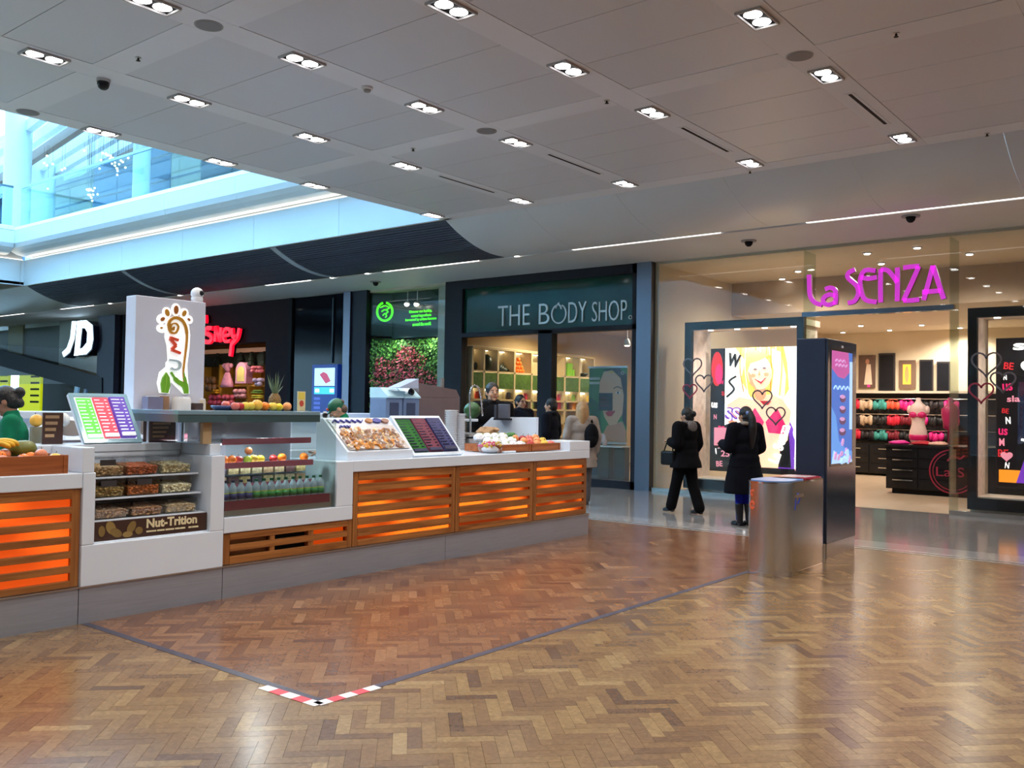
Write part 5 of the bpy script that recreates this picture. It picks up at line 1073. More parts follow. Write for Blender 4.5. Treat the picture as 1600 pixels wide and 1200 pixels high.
q = UX(308, 465, -9.1); t = thing('security_camera', 'white ball security camera on top of the logo tower', 'camera', (-9.1, q.y, tz)); MB().lathe([(.06, 0), (.065, .04), (.05, .1)], (-9.1, q.y, tz), 18).build('foot', white, t, smooth=True); MB().ball((-9.1, q.y, tz+.1), .07, 18).build('ball', white, t, smooth=True); MB().ball((-9.037, q.y+.015, tz+.105), (.018, .03, .03), 12).build('lens', black, t, smooth=True)
for i, (px, w, h, c, nm) in enumerate(((230, .17, .16, C8(120, 116, 140), 'grey tub at the foot of the logo tower'), (247, .12, .17, C8(150, 110, 80), 'brown paper canister at the foot of the logo tower'), (275, .2, .16, C8(222, 218, 214), 'wide white tub at the foot of the logo tower'), (298, .1, .1, C8(70, 50, 48), 'small dark box at the foot of the logo tower'), (308, .07, .14, C8(206, 190, 170), 'beige jar at the foot of the logo tower'))):
    q = UX(px, 640, -8.98+.0); y = q.y; x = -8.88; mb = MB()
    if i in (0, 3): mb.box(x-.06, x+.06, y-w/2, y+w/2, 1.49, 1.49+h)
    else: mb.lathe([(w*.42, 0), (w*.5, h*.1), (w*.5, h*.85), (w*.45, h)], (x, y, 1.49), 16)
    t = thing('storage_tub', nm, 'tub', (x, y, 1.49)); mb.build('body', M('tub_%d' % i, c, .5), t, smooth=i not in (0, 3), angle=.6); MB().lathe([(w*.4, 0), (w*.4, .012)], (x, y, 1.49+h), 14).build('lid', white, t)
W('tower_ledge', -8.95, -8.78, 4.7, 6.0, 1.42, 1.49)
# ------------------------------------------------------------- fruit
FRUIT = {}
def fruit_mesh(kind):
    if kind in FRUIT: return FRUIT[kind]
    c, r = {'orange': (C8(244, 124, 16), (.042, .042, .04)), 'red_apple': (C8(176, 34, 36), (.04, .04, .037)), 'green_apple': (C8(168, 190, 50), (.04, .04, .037)), 'yellow_apple': (C8(236, 196, 70), (.042, .042, .04)), 'mango': (C8(206, 120, 80), (.055, .045, .042)), 'lemon': (C8(246, 206, 40), (.045, .036, .035)), 'peach': (C8(236, 150, 90), (.042, .042, .04)), 'papaya': (C8(108, 112, 44), (.10, .07, .065)), 'pink_apple': (C8(222, 110, 96), (.04, .04, .038)), 'grapefruit': (C8(240, 176, 60), (.052, .052, .05))}[kind]
    mb = MB(); n = 16; mb.ball((0, 0, r[2]), r, n)
    if 'apple' in kind: # dimple
        mb.v = [(x, y, z-(.018*max(0, 1-math.hypot(x, y)/.02) if z > r[2] else 0)) for x, y, z in mb.v]
    body = mb.data(kind, M('skin_'+kind, c, .35, var=.22, scale=16, bump=.15 if kind in ('orange', 'lemon') else 0), smooth=True)
    st = MB().tube([(0, 0, 2*r[2]-.016), (.002, 0, 2*r[2]), (.006, 0, 2*r[2]+.012)], [.0025, .002, .003], 6).data('stalk', M('stalk_brown', C8(80, 60, 30), .7))
    FRUIT[kind] = (body, st); return FRUIT[kind]
def fruit(kind, x, y, z, label, rot=None, sc=1, group=None):
    b, s_ = fruit_mesh(kind); o = bpy.data.objects.new('_'.join(kind.split('_')), b); COL.objects.link(o); o.location = (x, y, z); o.scale = (sc,)*3
    rg = random.Random(hash((round(x, 2), round(y, 2))) & 255); o.rotation_euler = rot or (rg.uniform(-.3, .3), rg.uniform(-.3, .3), rg.uniform(0, 6))
    k = bpy.data.objects.new('stalk', s_); COL.objects.link(k); k.parent = o
    return tag(o, label, 'fruit', group)
def crate(x0, x1, y0, y1, z, h, name, label, liner=(.75, .45)):
    t = thing(name, label, 'crate', ((x0+x1)/2, (y0+y1)/2, z)); w = .014
    for b in ((x1-w, x1, y0, y1), (x0, x0+w, y0, y1), (x0+w, x1-w, y0, y0+w), (x0+w, x1-w, y1-w, y1)): MB().box(*b, z, z+h).build('side_board', crate_w, t, bevel=.002)
    MB().box(x0+w, x1-w, y0+w, y1-w, z, z+.01).build('base_board', crate_w, t); MB().add([(x0+w, y0+w, z+.02), (x1-w, y0+w, z+.02), (x1-w, y1-w, z+.02), (x0+w, y1-w, z+.02), (x0+w, y0+w, z+h*liner[0]), (x1-w, y0+w, z+h*liner[1]), (x1-w, y1-w, z+h*liner[1]), (x0+w, y1-w, z+h*liner[0])], [(3, 2, 1, 0), (4, 5, 6, 7), (0, 1, 5, 4), (1, 2, 6, 5), (2, 3, 7, 6), (3, 0, 4, 7)]).build('paper_liner', M('liner_dark', C8(40, 60, 40), .8), t)
    for y in (y0+.004, y1-.034): MB().box(x1, x1+.006, y, y+.03, z, z+h).build('corner_batten', crate_w, t)
    return t
crate(-7.0, -6.54, 2.45, 3.12, 1.08, .13, 'fruit_crate', 'wooden crate heaped with mixed fruit at the left kiosk end')
crate(-7.0, -6.54, 1.75, 2.43, 1.08, .13, 'fruit_crate', 'second wooden fruit crate running out of the left picture edge')
LF = [('orange', 2.62, -6.62, 1.16), ('orange', 2.72, -6.70, 1.185), ('orange', 2.86, -6.64, 1.165), ('orange', 2.93, -6.70, 1.17), ('mango', 2.97, -6.64, 1.19), ('mango', 2.79, -6.78, 1.19), ('pink_apple', 2.82, -6.60, 1.16), ('yellow_apple', 3.06, -6.62, 1.165), ('mango', 2.70, -6.60, 1.155), ('yellow_apple', 2.60, -6.80, 1.2), ('pink_apple', 2.54, -6.72, 1.19), ('orange', 2.66, -6.82, 1.21), ('papaya', 2.93, -6.83, 1.2), ('pink_apple', 2.5, -6.6, 1.16), ('orange', 2.55, -6.63, 1.165)]
for i, (k, y, x, z) in enumerate(LF):
    nm = {'orange': 'orange', 'mango': 'blushed mango', 'pink_apple': 'pink apple', 'yellow_apple': 'yellow apple', 'papaya': 'green papaya'}[k]
    fruit(k, x, y, z-.02, '%s heaped in the left fruit crate, %s row' % (nm, 'front' if x > -6.66 else 'middle' if x > -6.76 else 'back')+(', at the far left' if y < 2.58 else ', near the left edge' if y < 2.65 else ', near the middle' if y < 2.88 else ', near the right corner'), group='fruit in the left crate')
for i in range(10):
    r_, c2 = divmod(i, 5); k = ['orange', 'mango', 'yellow_apple', 'pink_apple', 'orange'][(i*2) % 5]
    fruit(k, -6.63-.13*r_, 1.84+.12*c2, 1.13+.03*r_, '%s in the second left crate, %s row, %s' % (k.replace('_', ' '), ['front', 'back'][r_], from_left(c2, 5)), group='fruit in the second left crate')
def banana(x, y, z, a, label, n=3):
    t = thing('banana_bunch', label, 'fruit', (x, y, z))
    for k in range(n):
        pts = [(-.09, 0, .0), (-.06, 0, .02), (0, 0, .03), (.06, 0, .02), (.10, 0, -.005)]
        T = Matrix.Translation((x, y+.03*k-.02, z+.008*k)) @ Matrix.Rotation(a+.12*k, 4, 'Z')
        MB().tube(catmull(pts, 4), [.006]+[.014]*2+[.019]*12+[.012]+[.006], 8, T).build('banana', M('banana_skin', C8(226, 180, 50), .5, var=.15, scale=14), t, smooth=True)
    MB().cyl((x-.095*math.cos(a), y-.095*math.sin(a), z), (x-.11*math.cos(a), y-.11*math.sin(a), z+.015), .012).build('crown', M('stalk_brown'), t)
banana(-6.76, 2.73, 1.265, R(70), 'ripe banana bunch on top of the left fruit crate')
# price card stand in front of the left crate
t = thing('price_card', 'slanted black and white price card on the left fruit crate', 'card', (-6.6, 2.52, 1.2)); T = FR((-6.62, 2.44, 1.185), (0, 1, -.45), (.25, .2, .5)); pr = Print(T, .001, .004); pr.rect(0, .26, 0, .07, M('card_white', C8(220, 220, 226), .5)).rect(.012, .248, .012, .058, blackm); pr.build('card', t)
# ------------------------------------------------------------- menu lightboxes
gm_, rm_, pm_ = E('menu_green', 96, 220, 70, .6), E('menu_red', 214, 66, 84, .6), E('menu_purple', 86, 56, 160, .6); wm_ = E('menu_white', 226, 234, 244, .5)
def menu(o, right, up, w, h, label, name, frame_mt, e_scale, cols, border=.03):
    t = thing(name, label, 'menu board', o); T = FR(o, right, up)
    MB().box(0, w, 0, h, -.03, 0, T).build('case', kwhite, t, bevel=.004)
    mb = MB(); mb.box(0, w, 0, border, 0, .012, T).box(0, w, h-border, h, 0, .012, T).box(0, border, border, h-border, 0, .012, T).box(w-border, w, border, h-border, 0, .012, T); mb.build('frame', frame_mt, t, bevel=.002)
    pr = Print(T, .0006, .001); a, b = border, w-border; c, d = border, h-border; pr.rect(a, b, c, d, cols[3])
    n = 3; cw = (b-a-.02)/3
    for k in range(3):
        u = a+.01+cw*k; pr.rect(u+.006, u+cw-.004, c+.015, d-.012, cols[k])
        rg = random.Random(k)
        for r_ in range(11):
            v = d-.03-(d-c-.05)*r_/11; pr.rect(u+.012, u+.012+cw*rg.uniform(.3, .55), v-.010, v-.003, cols[3]); pr.rect(u+cw*.72, u+cw*.86, v-.010, v-.003, cols[3])
        pr.rect(u+.01, u+cw*.9, c+.02, c+.05, cols[3])
    pr.build('menu_print', t); return t
acr = M('acrylic_edge', C8(150, 190, 205), .1, var=.05)
p = UX(131, 692, -6.98); q = UX(222, 692, -6.98); r3 = UX(117, 629, -7.10)
menu((-6.98, p.y, 1.265), (0, 1, 0), (-.28, -.02, .44), q.y-p.y, .46, 'bright green, red and purple lit menu board on the nut box', 'menu_lightbox', acr, 1, (gm_, rm_, pm_, wm_))
dm = (M('menu_dgreen', C8(44, 110, 44), .2), M('menu_dred', C8(120, 60, 76), .2), M('menu_dpurple', C8(64, 66, 112), .2), M('menu_ground', C8(70, 70, 96), .15))
p0, p1, p2 = UX(655, 716, -6.58), UX(721, 710, -6.58), UX(601, 655, -6.95)
menu((-6.58, UX(646, 716, -6.58).y, 1.085), (0, 1, 0), (-.36, 0, .40), UX(722, 710, -6.58).y-UX(646, 716, -6.58).y, .54, 'glossy slanted menu board with white frame on the right counter', 'menu_board', kwhite, 1, dm, .035)
# small dark snack cards
for i, (px0, px1, py, x, h, nm) in enumerate(((66, 98, 690, -7.12, .24, 'brown snack card in a clear holder left of the lit menu'), (233, 274, 690, -7.08, .18, 'brown snack card in a clear holder right of the lit menu'))):
    a, b = UX(px0, py, x), UX(px1, py, x); t = thing('card_holder', nm, 'card', (x, (a.y+b.y)/2, 1.262)); z = 1.262
    MB().box(x-.01, x, a.y, b.y, z, z+h).build('card', M('card_brown', C8(78, 44, 34), .4), t); MB().box(x+.003, x+.007, a.y-.015, b.y+.015, z, z+h+.015).box(x-.04, x+.05, a.y-.015, b.y+.015, z, z+.004).build('holder', glassc, t)
    pr = Print(FX(x, a.y, z), .001, .001); Wd = b.y-a.y
    for k in range(4): pr.rect(Wd*.12, Wd*(.8-.08*k), h*(.82-.2*k), h*(.92-.2*k), M('card_text', C8(196, 160, 120), .5))
    pr.build('lettering', t)
# white bowl unit with a coconut behind
p = UX(98, 660, -7.75); t = thing('ingredient_bin', 'white sloping ingredient bin behind the lit menu', 'bin', (-7.75, p.y, 1.05))
T = FR((-7.6, p.y-.2, 1.27), (0, 1, 0), (-.3, 0, .25))
MB().box(0, .45, 0, .3, -.05, 0, T).build('tray', kwhite, t, bevel=.01); MB().prism(ell(.24, .15, .17, .1, 20), -.001, .004, T).build('opening', M('dark_opening', C8(80, 70, 66), .5), t)
MB().box(-7.8, -7.6, p.y-.2, p.y+.25, .98, 1.27).build('stand', M('stand_grey', C8(120, 112, 118), .4), t)
p = UX(98, 656, -7.66); tag(MB().ball((p.x, p.y, p.z), (.055, .055, .06), 16).build('peeled_coconut', M('coconut_white', C8(226, 224, 218), .5), smooth=True), 'round white peeled coconut in the white ingredient bin', 'fruit')
p = UX(58, 657, -7.5); t = thing('jar_tower', 'tall clear jar holding up a yellow red grapefruit behind the crate', 'jar', (-7.5, p.y, 1.0)); MB().lathe([(.05, 0), (.05, p.z-1.06), (.045, p.z-1.05)], (-7.5, p.y, 1.0), 16).build('jar', M('jar_smoke', C8(120, 116, 96), .2), t, smooth=True, angle=.6)
W('jar_shelf', -7.65, -7.35, 2.3, 4.0, .95, 1.0)
fruit('grapefruit', -7.5, p.y, p.z-.05, 'yellow red grapefruit perched on the tall jar')
# ------------------------------------------------------------- nut boxes
cl = MG('nut_box_acrylic', (.90, .91, .92), 1.0)
NC = [('mixed pale nuts', C8(176, 146, 100)), ('orange red nuts', C8(178, 96, 54)), ('pale seeds', C8(206, 198, 156)), ('green brown nuts', C8(150, 126, 72)), ('dark orange nuts', C8(170, 96, 40)), ('cream yoghurt drops', C8(218, 212, 178)), ('beige cereal', C8(182, 150, 118)), ('brown beige cereal', C8(176, 134, 96)), ('pale beige cereal', C8(200, 178, 138))]
for r_ in range(3):
    zb_ = (1.03, .875, .722)[r_]; xb = (-6.90, -6.88, -6.86)[r_]; bh = (.142, .138, .125)[r_]
    for c_ in range(3):
        y0 = 3.34+c_*.285; y1 = y0+.265; i = r_*3+c_; w = .004
        t = thing('nut_box', 'clear box of %s, %s row of the nut stand, %s' % (NC[i][0], ['top', 'middle', 'bottom'][r_], ['left', 'centre', 'right'][c_]), 'container', (xb, (y0+y1)/2, zb_))
        xf = xb+.31 if r_ == 2 else xb+.27; sl = .05
        prof_ = [(xb, zb_), (xf-.05, zb_), (xf, zb_+bh*.6), (xf-.02, zb_+bh*.92), (xb, zb_+bh)] if r_ != 1 else [(xb, zb_), (xf-.04, zb_), (xf-.03, zb_+bh), (xb, zb_+bh)]
        mb = MB()
        for y in (y0, y1-w): mb.prism([(q[0], q[1]) for q in prof_], 0, w, FR((0, y+w, 0), (1, 0, 0), (0, 0, 1)))
        n = len(prof_)
        for k in range(n):
            a, b = prof_[k], prof_[(k+1) % n]; d = Vector((b[0]-a[0], b[1]-a[1])); nn = Vector((-d.y, d.x)).normalized()*w
            mb.add([(a[0], y0, a[1]), (b[0], y0, b[1]), (b[0], y1, b[1]), (a[0], y1, a[1])], [(0, 1, 2, 3)])
        mb.build('box', cl, t)
        g2 = random.Random(i); nb = MB(); hh = .088 if r_ != 2 else .08
        nb.prism([(xb+.01, zb_+.006), (xf-.055, zb_+.006), (xf-.03, zb_+hh*.75), (xb+.01, zb_+hh)], 0, y1-y0-.02, FR((0, y1-.01, 0), (1, 0, 0), (0, 0, 1)))
        for k in range(90):
            f_ = g_ = g2.random(); x = xb+.02+(xf-xb-.07)*f_; z = zb_+hh*(1-.25*f_)
            if g2.random() < .5: x = xf-.045+.02*g2.random(); z = zb_+.012+g2.random()*hh*.7
            nb.ball((x, g2.uniform(y0+.015, y1-.015), z), (g2.uniform(.008, .014), g2.uniform(.008, .014), .008), 6)
        nb.build('nuts', M('nuts_%d' % i, NC[i][1], .6, var=.45, scale=45), t)['kind'] = 'stuff'
        MB().box(xb, xf-.02, y0, y1, zb_+bh, zb_+bh+.004).build('lid', cl, t)
        if r_ == 1 and c_ < 2 or (r_ == 0 and c_ == 0):
            yy0 = y0+.07; MB().box(xf-.024, xf-.018, yy0, yy0+.12, zb_+.085, zb_+.128).build('label_tag', M('tag_dark', C8(52, 48, 50), .5), t)
    W('nut_shelf', -6.98, (-6.66, -6.62, -6.545)[r_], 3.30, 4.24, zb_-.014, zb_-.001, bevel=.002)
sb = thing('sign_strip', 'dark brown strip sign with cream lettering below the nut boxes', 'sign', (-6.53, 3.75, .565)); MB().box(-6.56, -6.535, 3.305, 4.245, .572, .712).build('strip', M('strip_brown', C8(66, 44, 38), .35, var=.08), sb)
pr = Print(FX(-6.535, 3.305, .572), .0006, .001); crm = M('strip_cream', C8(226, 212, 170), .5); nutm = M('strip_nut', C8(130, 104, 56), .5); nutl = M('strip_nut_light', C8(150, 124, 70), .5)
pr.poly(ell(.14, .09, .035, .052, rot=25), nutl).poly(ell(.18, .05, .05, .03, rot=-30), nutm).poly(ell(.3, .08, .03, .05, rot=-30), nutm).poly(ell(.27, .03, .04, .022), nutl).poly(ell(.07, .07, .025, .04), nutm).poly(ell(.36, .05, .03, .028), nutm)
pr.text('Nut-Trition', .42, .062, .43, .07, crm, bold=.035)
for u0, u1 in ((.42, .50), (.508, .57), (.578, .65), (.658, .70), (.705, .745), (.775, .80), (.806, .86)): pr.rect(u0, u1, .030, .042, crm)
pr.build('lettering', sb)
# ------------------------------------------------------------- chilled display case
dc = thing('chilled_display', 'glass fronted chilled display case with pink edged shelves in the kiosk', 'display case', (-6.85, 5, .66))
cgl = MG('case_glass', (.90, .94, .93), .9)
yl, yr = 4.39, 5.33; zt_ = 1.53
MB().box(KX-.012, KX-.004, 4.39, 5.55, .665, 1.5).build('front_glass', cgl, dc); MB().box(-7.15, KX-.015, 5.552, 5.56, .66, 1.46).build('side_glass', cgl, dc); MB().box(-7.15, KX-.015, 4.385, 4.392, 1.27, 1.5).build('side_glass', cgl, dc)
MB().box(-7.25, KX-.002, 3.95, 5.36, 1.5, 1.535).build('top_glass', M('case_top', C8(120, 150, 165), .08, var=.05), dc, bevel=.004)
MB().box(-7.2, KX-.006, 3.95, 5.36, 1.44, 1.5).build('canopy', M('case_canopy', C8(70, 92, 96), .2), dc)
MB().box(-7.2, -7.17, 4.39, 5.55, .66, 1.44).build('back_panel', M('case_back', C8(150, 156, 172), .3, var=.2, scale=2), dc)
for y in (4.02, 4.40): MB().box(-7.18, -7.14, y, y+.03, 1.26, 1.44).build('post', chrome, dc)
MB().box(-6.62, -6.58, 4.22, 4.30, 1.262, 1.5).build('wooden_post', M('pale_post', C8(196, 170, 130), .5), dc)
pse = M('pink_shelf_edge', C8(172, 92, 112), .4, var=.08); wine = M('wine_edge', C8(120, 40, 62), .4)
MB().box(-7.15, KX-.03, 4.40, 5.53, .662, .775).build('deck', steel, dc)
MB().box(KX-.03, KX-.018, 4.40, 5.50, .712, .79).build('deck_edge', wine, dc)
for z, y_e, e in ((1.07, 5.36, .05), (1.27, 5.33, .04)):
    par = MB().box(-7.15, KX-.1, 4.41, y_e, z, z+.012).build('shelf', cgl, dc); MB().box(KX-.10, KX-.088, 4.41, y_e, z-.02, z+.03).build('edge_strip', pse, par)
for i, (px, k, nm) in enumerate(((352, 'orange', 'leftmost orange'), (363, 'orange', 'second orange from left'), (373, 'red_apple', 'red apple right of the two oranges'), (387, 'green_apple', 'green apple'), (396, 'yellow_apple', 'pale yellow apple right of the green one'), (407, 'lemon', 'yellow lemon'), (427, 'red_apple', 'dark red apple in the middle'), (441, 'orange', 'single orange right of the dark red apple'), (474, 'orange', 'orange standing alone at right'))):
    q = UX(px, 715, -6.68); fruit(k, -6.68, q.y, 1.082, nm+' on the middle shelf of the chilled display', sc=.95)
q = UX(390, 704, -6.68); fruit('peach', -6.70, UX(391, 704, -6.68).y, 1.158, 'small peach on top of the green apple in the chilled display', sc=.8)
tubm = [M('tub_fill_%d' % i, c, .6, var=.5, scale=60) for i, c in enumerate((C8(214, 196, 156), C8(120, 90, 92), C8(206, 190, 130), C8(100, 96, 110), C8(214, 198, 150), C8(222, 204, 160), C8(204, 196, 160), C8(206, 178, 140)))]
for i in range(8):
    for lv in range(2):
        y = 4.46+i*.118; x = -6.72; z = .912+lv*.078
        t = thing('salad_tub', 'clear tub of salad, %s of the %s layer in the chilled display' % (from_left(i, 8), 'lower' if lv == 0 else 'upper'), 'food tub', (x, y, z), 'salad tubs in the chilled display')
        MB().box(x-.06, x+.06, y-.054, y+.054, z, z+.07).build('tub', cl, t, bevel=.006); MB().box(x-.054, x+.054, y-.048, y+.048, z+.005, z+.06).build('filling', tubm[(i+lv*3) % 8], t); MB().box(x-.062, x+.062, y-.056, y+.056, z+.07, z+.075).build('lid', cl, t)
MB().box(-7.15, -6.66, 4.41, 5.45, .895, .91).build('tub_shelf', cgl, dc); MB().box(-6.665, -6.655, 4.41, 5.42, .888, .915).build('edge_strip', pse, dc); added_glow_m = M('added_case_glow', (.95, .98, 1), .5, emit=9, var=0); MB().box(-6.64, -6.625, 4.42, 5.34, 1.052, 1.06).build('added_glow_strip', added_glow_m, dc); MB().box(-6.63, -6.615, 4.42, 5.3, 1.25, 1.258).build('added_glow_strip', added_glow_m, dc)  # glowing strips added under the shelves to brighten the case
def bottle(label_c, capc, nm):
    t = thing('juice_bottle', '', 'bottle'); 
    MB().lathe([(.029, 0), (.032, .01), (.032, .1), (.03, .12), (.014, .15), (.013, .162)], (0, 0, 0), 14).build('body', M('bottle_clear_'+nm, C8(170, 190, 206), .12, var=.1), t, smooth=True)
    MB().lathe([(.0328, .02), (.0328, .07)], (0, 0, 0), 14).build('label', M('bottle_label_'+nm, label_c, .4), t, smooth=True); MB().lathe([(.033, .07), (.033, .078)], (0, 0, 0), 14).build('label_band', M('band_lime', C8(190, 206, 60), .4), t); MB().lathe([(.0155, .16), (.0155, .18), (.001, .181)], (0, 0, 0), 12).build('cap', M('cap_'+nm, capc, .4), t, smooth=True, angle=.6)
    return t
bA = bottle(C8(40, 52, 120), C8(24, 26, 60), 'blue'); bB = bottle(C8(52, 140, 70), C8(20, 90, 60), 'green'); ua = ub = False
for i in range(14):
    y = 4.435+i*.077; src = bA if i < 4 else bB
    first = (i == 0) or (i == 4); o = src if first else dup(src)
    o.location = (-6.575, y, .776); o['label'] = '%s labelled drink bottle in the front row of the chilled display, %s' % ('blue' if i < 4 else 'green', from_left(i, 14)); o['group'] = 'drink bottles in the chilled display'
# top of the case: fruit row, pineapple, leaflet
for i, (px, k, nm) in enumerate(((366, 'pink_apple', 'leftmost pink apple'), (374, 'red_apple', 'red apple second from left'), (383, 'yellow_apple', 'yellow apple third from left'), (393, 'yellow_apple', 'yellow apple fourth from left'), (403, 'grapefruit', 'large yellow grapefruit'), (414, 'orange', 'orange right of the grapefruit'), (426, 'yellow_apple', 'pale apple right of the orange'), (437, 'lemon', 'yellow lemon near the right end'), (449, 'peach', 'peach at the right end'))):
    q = UX(px, 638, -6.95); fruit(k, -6.95, q.y, 1.535, nm+' in the fruit row on the display case top')
t = thing('fruit_tray', 'dark blue tray under the left of the fruit row on the display case', 'tray', (-7.1, 4.75, 1.535)); MB().lathe([(.09, 0), (.13, .03), (.125, .04)], (-7.1, UX(352, 636, -7.1).y, 1.535), 20).build('dish', M('blue_dish', C8(70, 76, 120), .3), t, smooth=True); tag(t, None, None)
fruit('pink_apple', -7.1, UX(352, 636, -7.1).y, 1.545, 'pink apple lying in the dark blue tray on the display case')
q = UX(429, 636, -7.12); pa = thing('pineapple', 'whole pineapple with grey green crown on the display case top', 'fruit', (-7.12, q.y, 1.535)); mb = MB(); mb.ball((-7.12, q.y, 1.62), (.06, .06, .085), 18); mb.build('body', M('pineapple_skin', C8(136, 104, 54), .6, var=.5, scale=70, bump=1), pa, smooth=True); mb = MB()
for k in range(22):
    a = k*2.4; r_ = .02+.05*(k % 5)/5; h = .22-.007*k; mb.add([(-7.12+.02*math.cos(a)-.012*math.sin(a), q.y+.02*math.sin(a)+.012*math.cos(a), 1.69), (-7.12+.02*math.cos(a)+.012*math.sin(a), q.y+.02*math.sin(a)-.012*math.cos(a), 1.69), (-7.12+(r_*.8+.02)*math.cos(a), q.y+(r_*.8+.02)*math.sin(a), 1.69+h*.6), (-7.12+(r_*1.4+.02)*math.cos(a), q.y+(r_*1.4+.02)*math.sin(a), 1.69+h)], [(0, 1, 2), (0, 2, 3), (1, 3, 2)])
mb.build('crown', M('pineapple_leaf', C8(110, 130, 100), .6, var=.2), pa)
q = UX(471, 638, -7.0); t = thing('leaflet_stand', 'narrow upright yellow and white leaflet on the display case top', 'leaflet', (-7.0, q.y, 1.535)); MB().box(-7.01, -7.0, q.y-.045, q.y+.045, 1.535, 1.72).build('leaflet', M('leaflet_pale', C8(226, 216, 170), .5), t); pr = Print(FX(-7.0, q.y-.045, 1.535), .001, .001); pr.rect(.01, .08, .11, .175, M('leaflet_yellow', C8(230, 210, 90), .5)).poly(ell(.045, .07, .025, .03), M('leaflet_red', C8(200, 80, 60), .5)); pr.build('print', t); MB().box(-7.04, -6.96, q.y-.05, q.y+.05, 1.533, 1.539).build('foot', glassc, t)
point(-6.72, 4.9, 1.43, 40, dc, (.95, .98, 1), .05)  # unseen lamp added inside the case to brighten the goods
# ------------------------------------------------------------- sloping snack cabinet
y0, y1 = UX(543, 706, -6.56).y-.0, UX(645, 700, -6.56).y
ca = thing('snack_cabinet', 'white wedge cabinet with a sloping picture of waffles and snacks', 'cabinet', (-6.8, (y0+y1)/2, 1.075))
prf = [(-6.56, 1.075), (-6.56, 1.155), (-6.93, 1.47), (-7.02, 1.47), (-7.02, 1.075)]
MB().prism([(a, b) for a, b in prf], 0, y1-y0, FR((0, y1, 0), (1, 0, 0), (0, 0, 1))).build('wedge', kwhite, ca, bevel=.004)
up = Vector((-.37, 0, .315)); L_ = up.length; T = FR((-6.553, y0, 1.162), (0, 1, 0), up); Wd = y1-y0; pr = Print(T, .0007, .001)
cw = [M('snack_%d' % i, c, .4, var=.3, scale=40) for i, c in enumerate((C8(206, 190, 182), C8(176, 120, 70), C8(214, 140, 40), C8(226, 214, 206), C8(150, 110, 96), C8(236, 200, 150)))]
pr.rect(.03, Wd-.03, .02, L_-.02, M('snack_ground', C8(208, 200, 196), .25, var=.08)).rect(.03, Wd-.03, L_*.74, L_-.02, M('snack_head', C8(224, 226, 236), .3))
g2 = random.Random(2)
for k in range(260):
    u, v = g2.uniform(.06, Wd-.08), g2.uniform(.04, L_*.6); c_ = cw[2] if (v < .12 and .1 < u < .45 and g2.random() < .7) else g2.choice(cw); pr.poly(ell(u, v, g2.uniform(.018, .042), g2.uniform(.012, .026), 8, g2.uniform(0, 90)), c_); pr.d = min(pr.d, .02)
pr.d = .021; blu = M('snack_blue', C8(60, 64, 150), .4); pr.line([(.06+.012*k*3, L_*.82+(.03 if k % 2 else 0)) for k in range(int(Wd*14))], .012, blu, 4).line([(.1+.02*k, L_*.66+(.025 if k % 2 else 0)) for k in range(8)], .012, blu, 3)
pr.poly(ell(Wd*.62, L_*.86, .045, .03), cw[1]).poly(ell(Wd*.74, L_*.86, .06, .03), blu).poly(ell(Wd*.87, L_*.85, .05, .03), cw[4]); pr.build('picture', ca)
q = UX(512, 645, -6.95); t = thing('salt_pot', 'small black pot with white lid behind the snack cabinet', 'pot', (-7.05, q.y, 1.47)); MB().lathe([(.022, 0), (.026, .03), (.02, .045)], (-6.99, q.y, 1.47), 12).build('pot', black, t, smooth=True); MB().lathe([(.022, .045), (.018, .06), (.001, .062)], (-6.99, q.y, 1.47), 12).build('lid', white, t)
# ------------------------------------------------------------- juicing machine
xm = -8.3; a = UX(603, 655, xm).y; b = UX(655, 655, xm).y; c_ = UX(720, 655, xm).y
jm = thing('juicing_machine', 'grey juicing machine with pale sloping hopper lids at the back of the kiosk', 'machine', (xm, (a+c_)/2, 1.05)); zt1 = UX(630, 622, xm).z; zt2 = UX(650, 597, xm).z
gb_ = M('machine_bluegrey', C8(112, 132, 166), .3, var=.05); gt = M('machine_taupe', C8(112, 96, 98), .35, var=.05); pl = M('machine_pale', C8(190, 226, 238), .25); W('machine_shelf', -8.7, -8.0, a-.1, 9.3, 1.0, 1.05)
mid = (a+b)/2
MB().box(xm-.3, xm, a, mid-.01, 1.05, zt1).build('left_body', gb_, jm, bevel=.01); MB().box(xm-.3, xm, mid+.01, b, 1.05, zt1).build('right_body', gb_, jm, bevel=.01)
for y in (a+.06, mid+.06): MB().box(xm-.005, xm+.006, y, y+(mid-a)-.14, zt1-.22, zt1-.06).build('spout_recess', M('machine_recess', C8(60, 72, 100), .4), jm)
for y_a, y_b in ((a, mid-.01), (mid+.01, b)): MB().prism([(xm+.02, zt1), (xm+.02, zt1+.02), (xm-.12, zt1+.13), (xm-.3, zt1+.13), (xm-.3, zt1)], 0, y_b-y_a, FR((0, y_b, 0), (1, 0, 0), (0, 0, 1))).build('hopper_lid', pl, jm)
MB().prism([(0, 0), (.34, .12), (.34, 0)], 0, .2, FR((xm-.08, a+.1, zt1+.13), (0, 1, 0), (0, 0, 1))).build('top_cover', M('machine_lilac', C8(176, 184, 206), .3), jm)
MB().ball((xm-.02, mid+.16, zt1+.08), (.035, .05, .05)).build('filler_hole', black, jm, smooth=True)
MB().box(xm-.35, xm-.02, b+.01, c_, 1.05, zt1+.02).build('side_housing', gt, jm, bevel=.01); MB().prism([(b+.01, zt1+.02), (c_, zt1+.02), (c_-.08, zt1+.13), (b+.01, zt1+.2)], 0, .33, FR((xm-.02, 0, 0), (0, 1, 0), (0, 0, 1)) @ Matrix.Translation((0, 0, -.33))).build('sloping_hood', gt, jm)
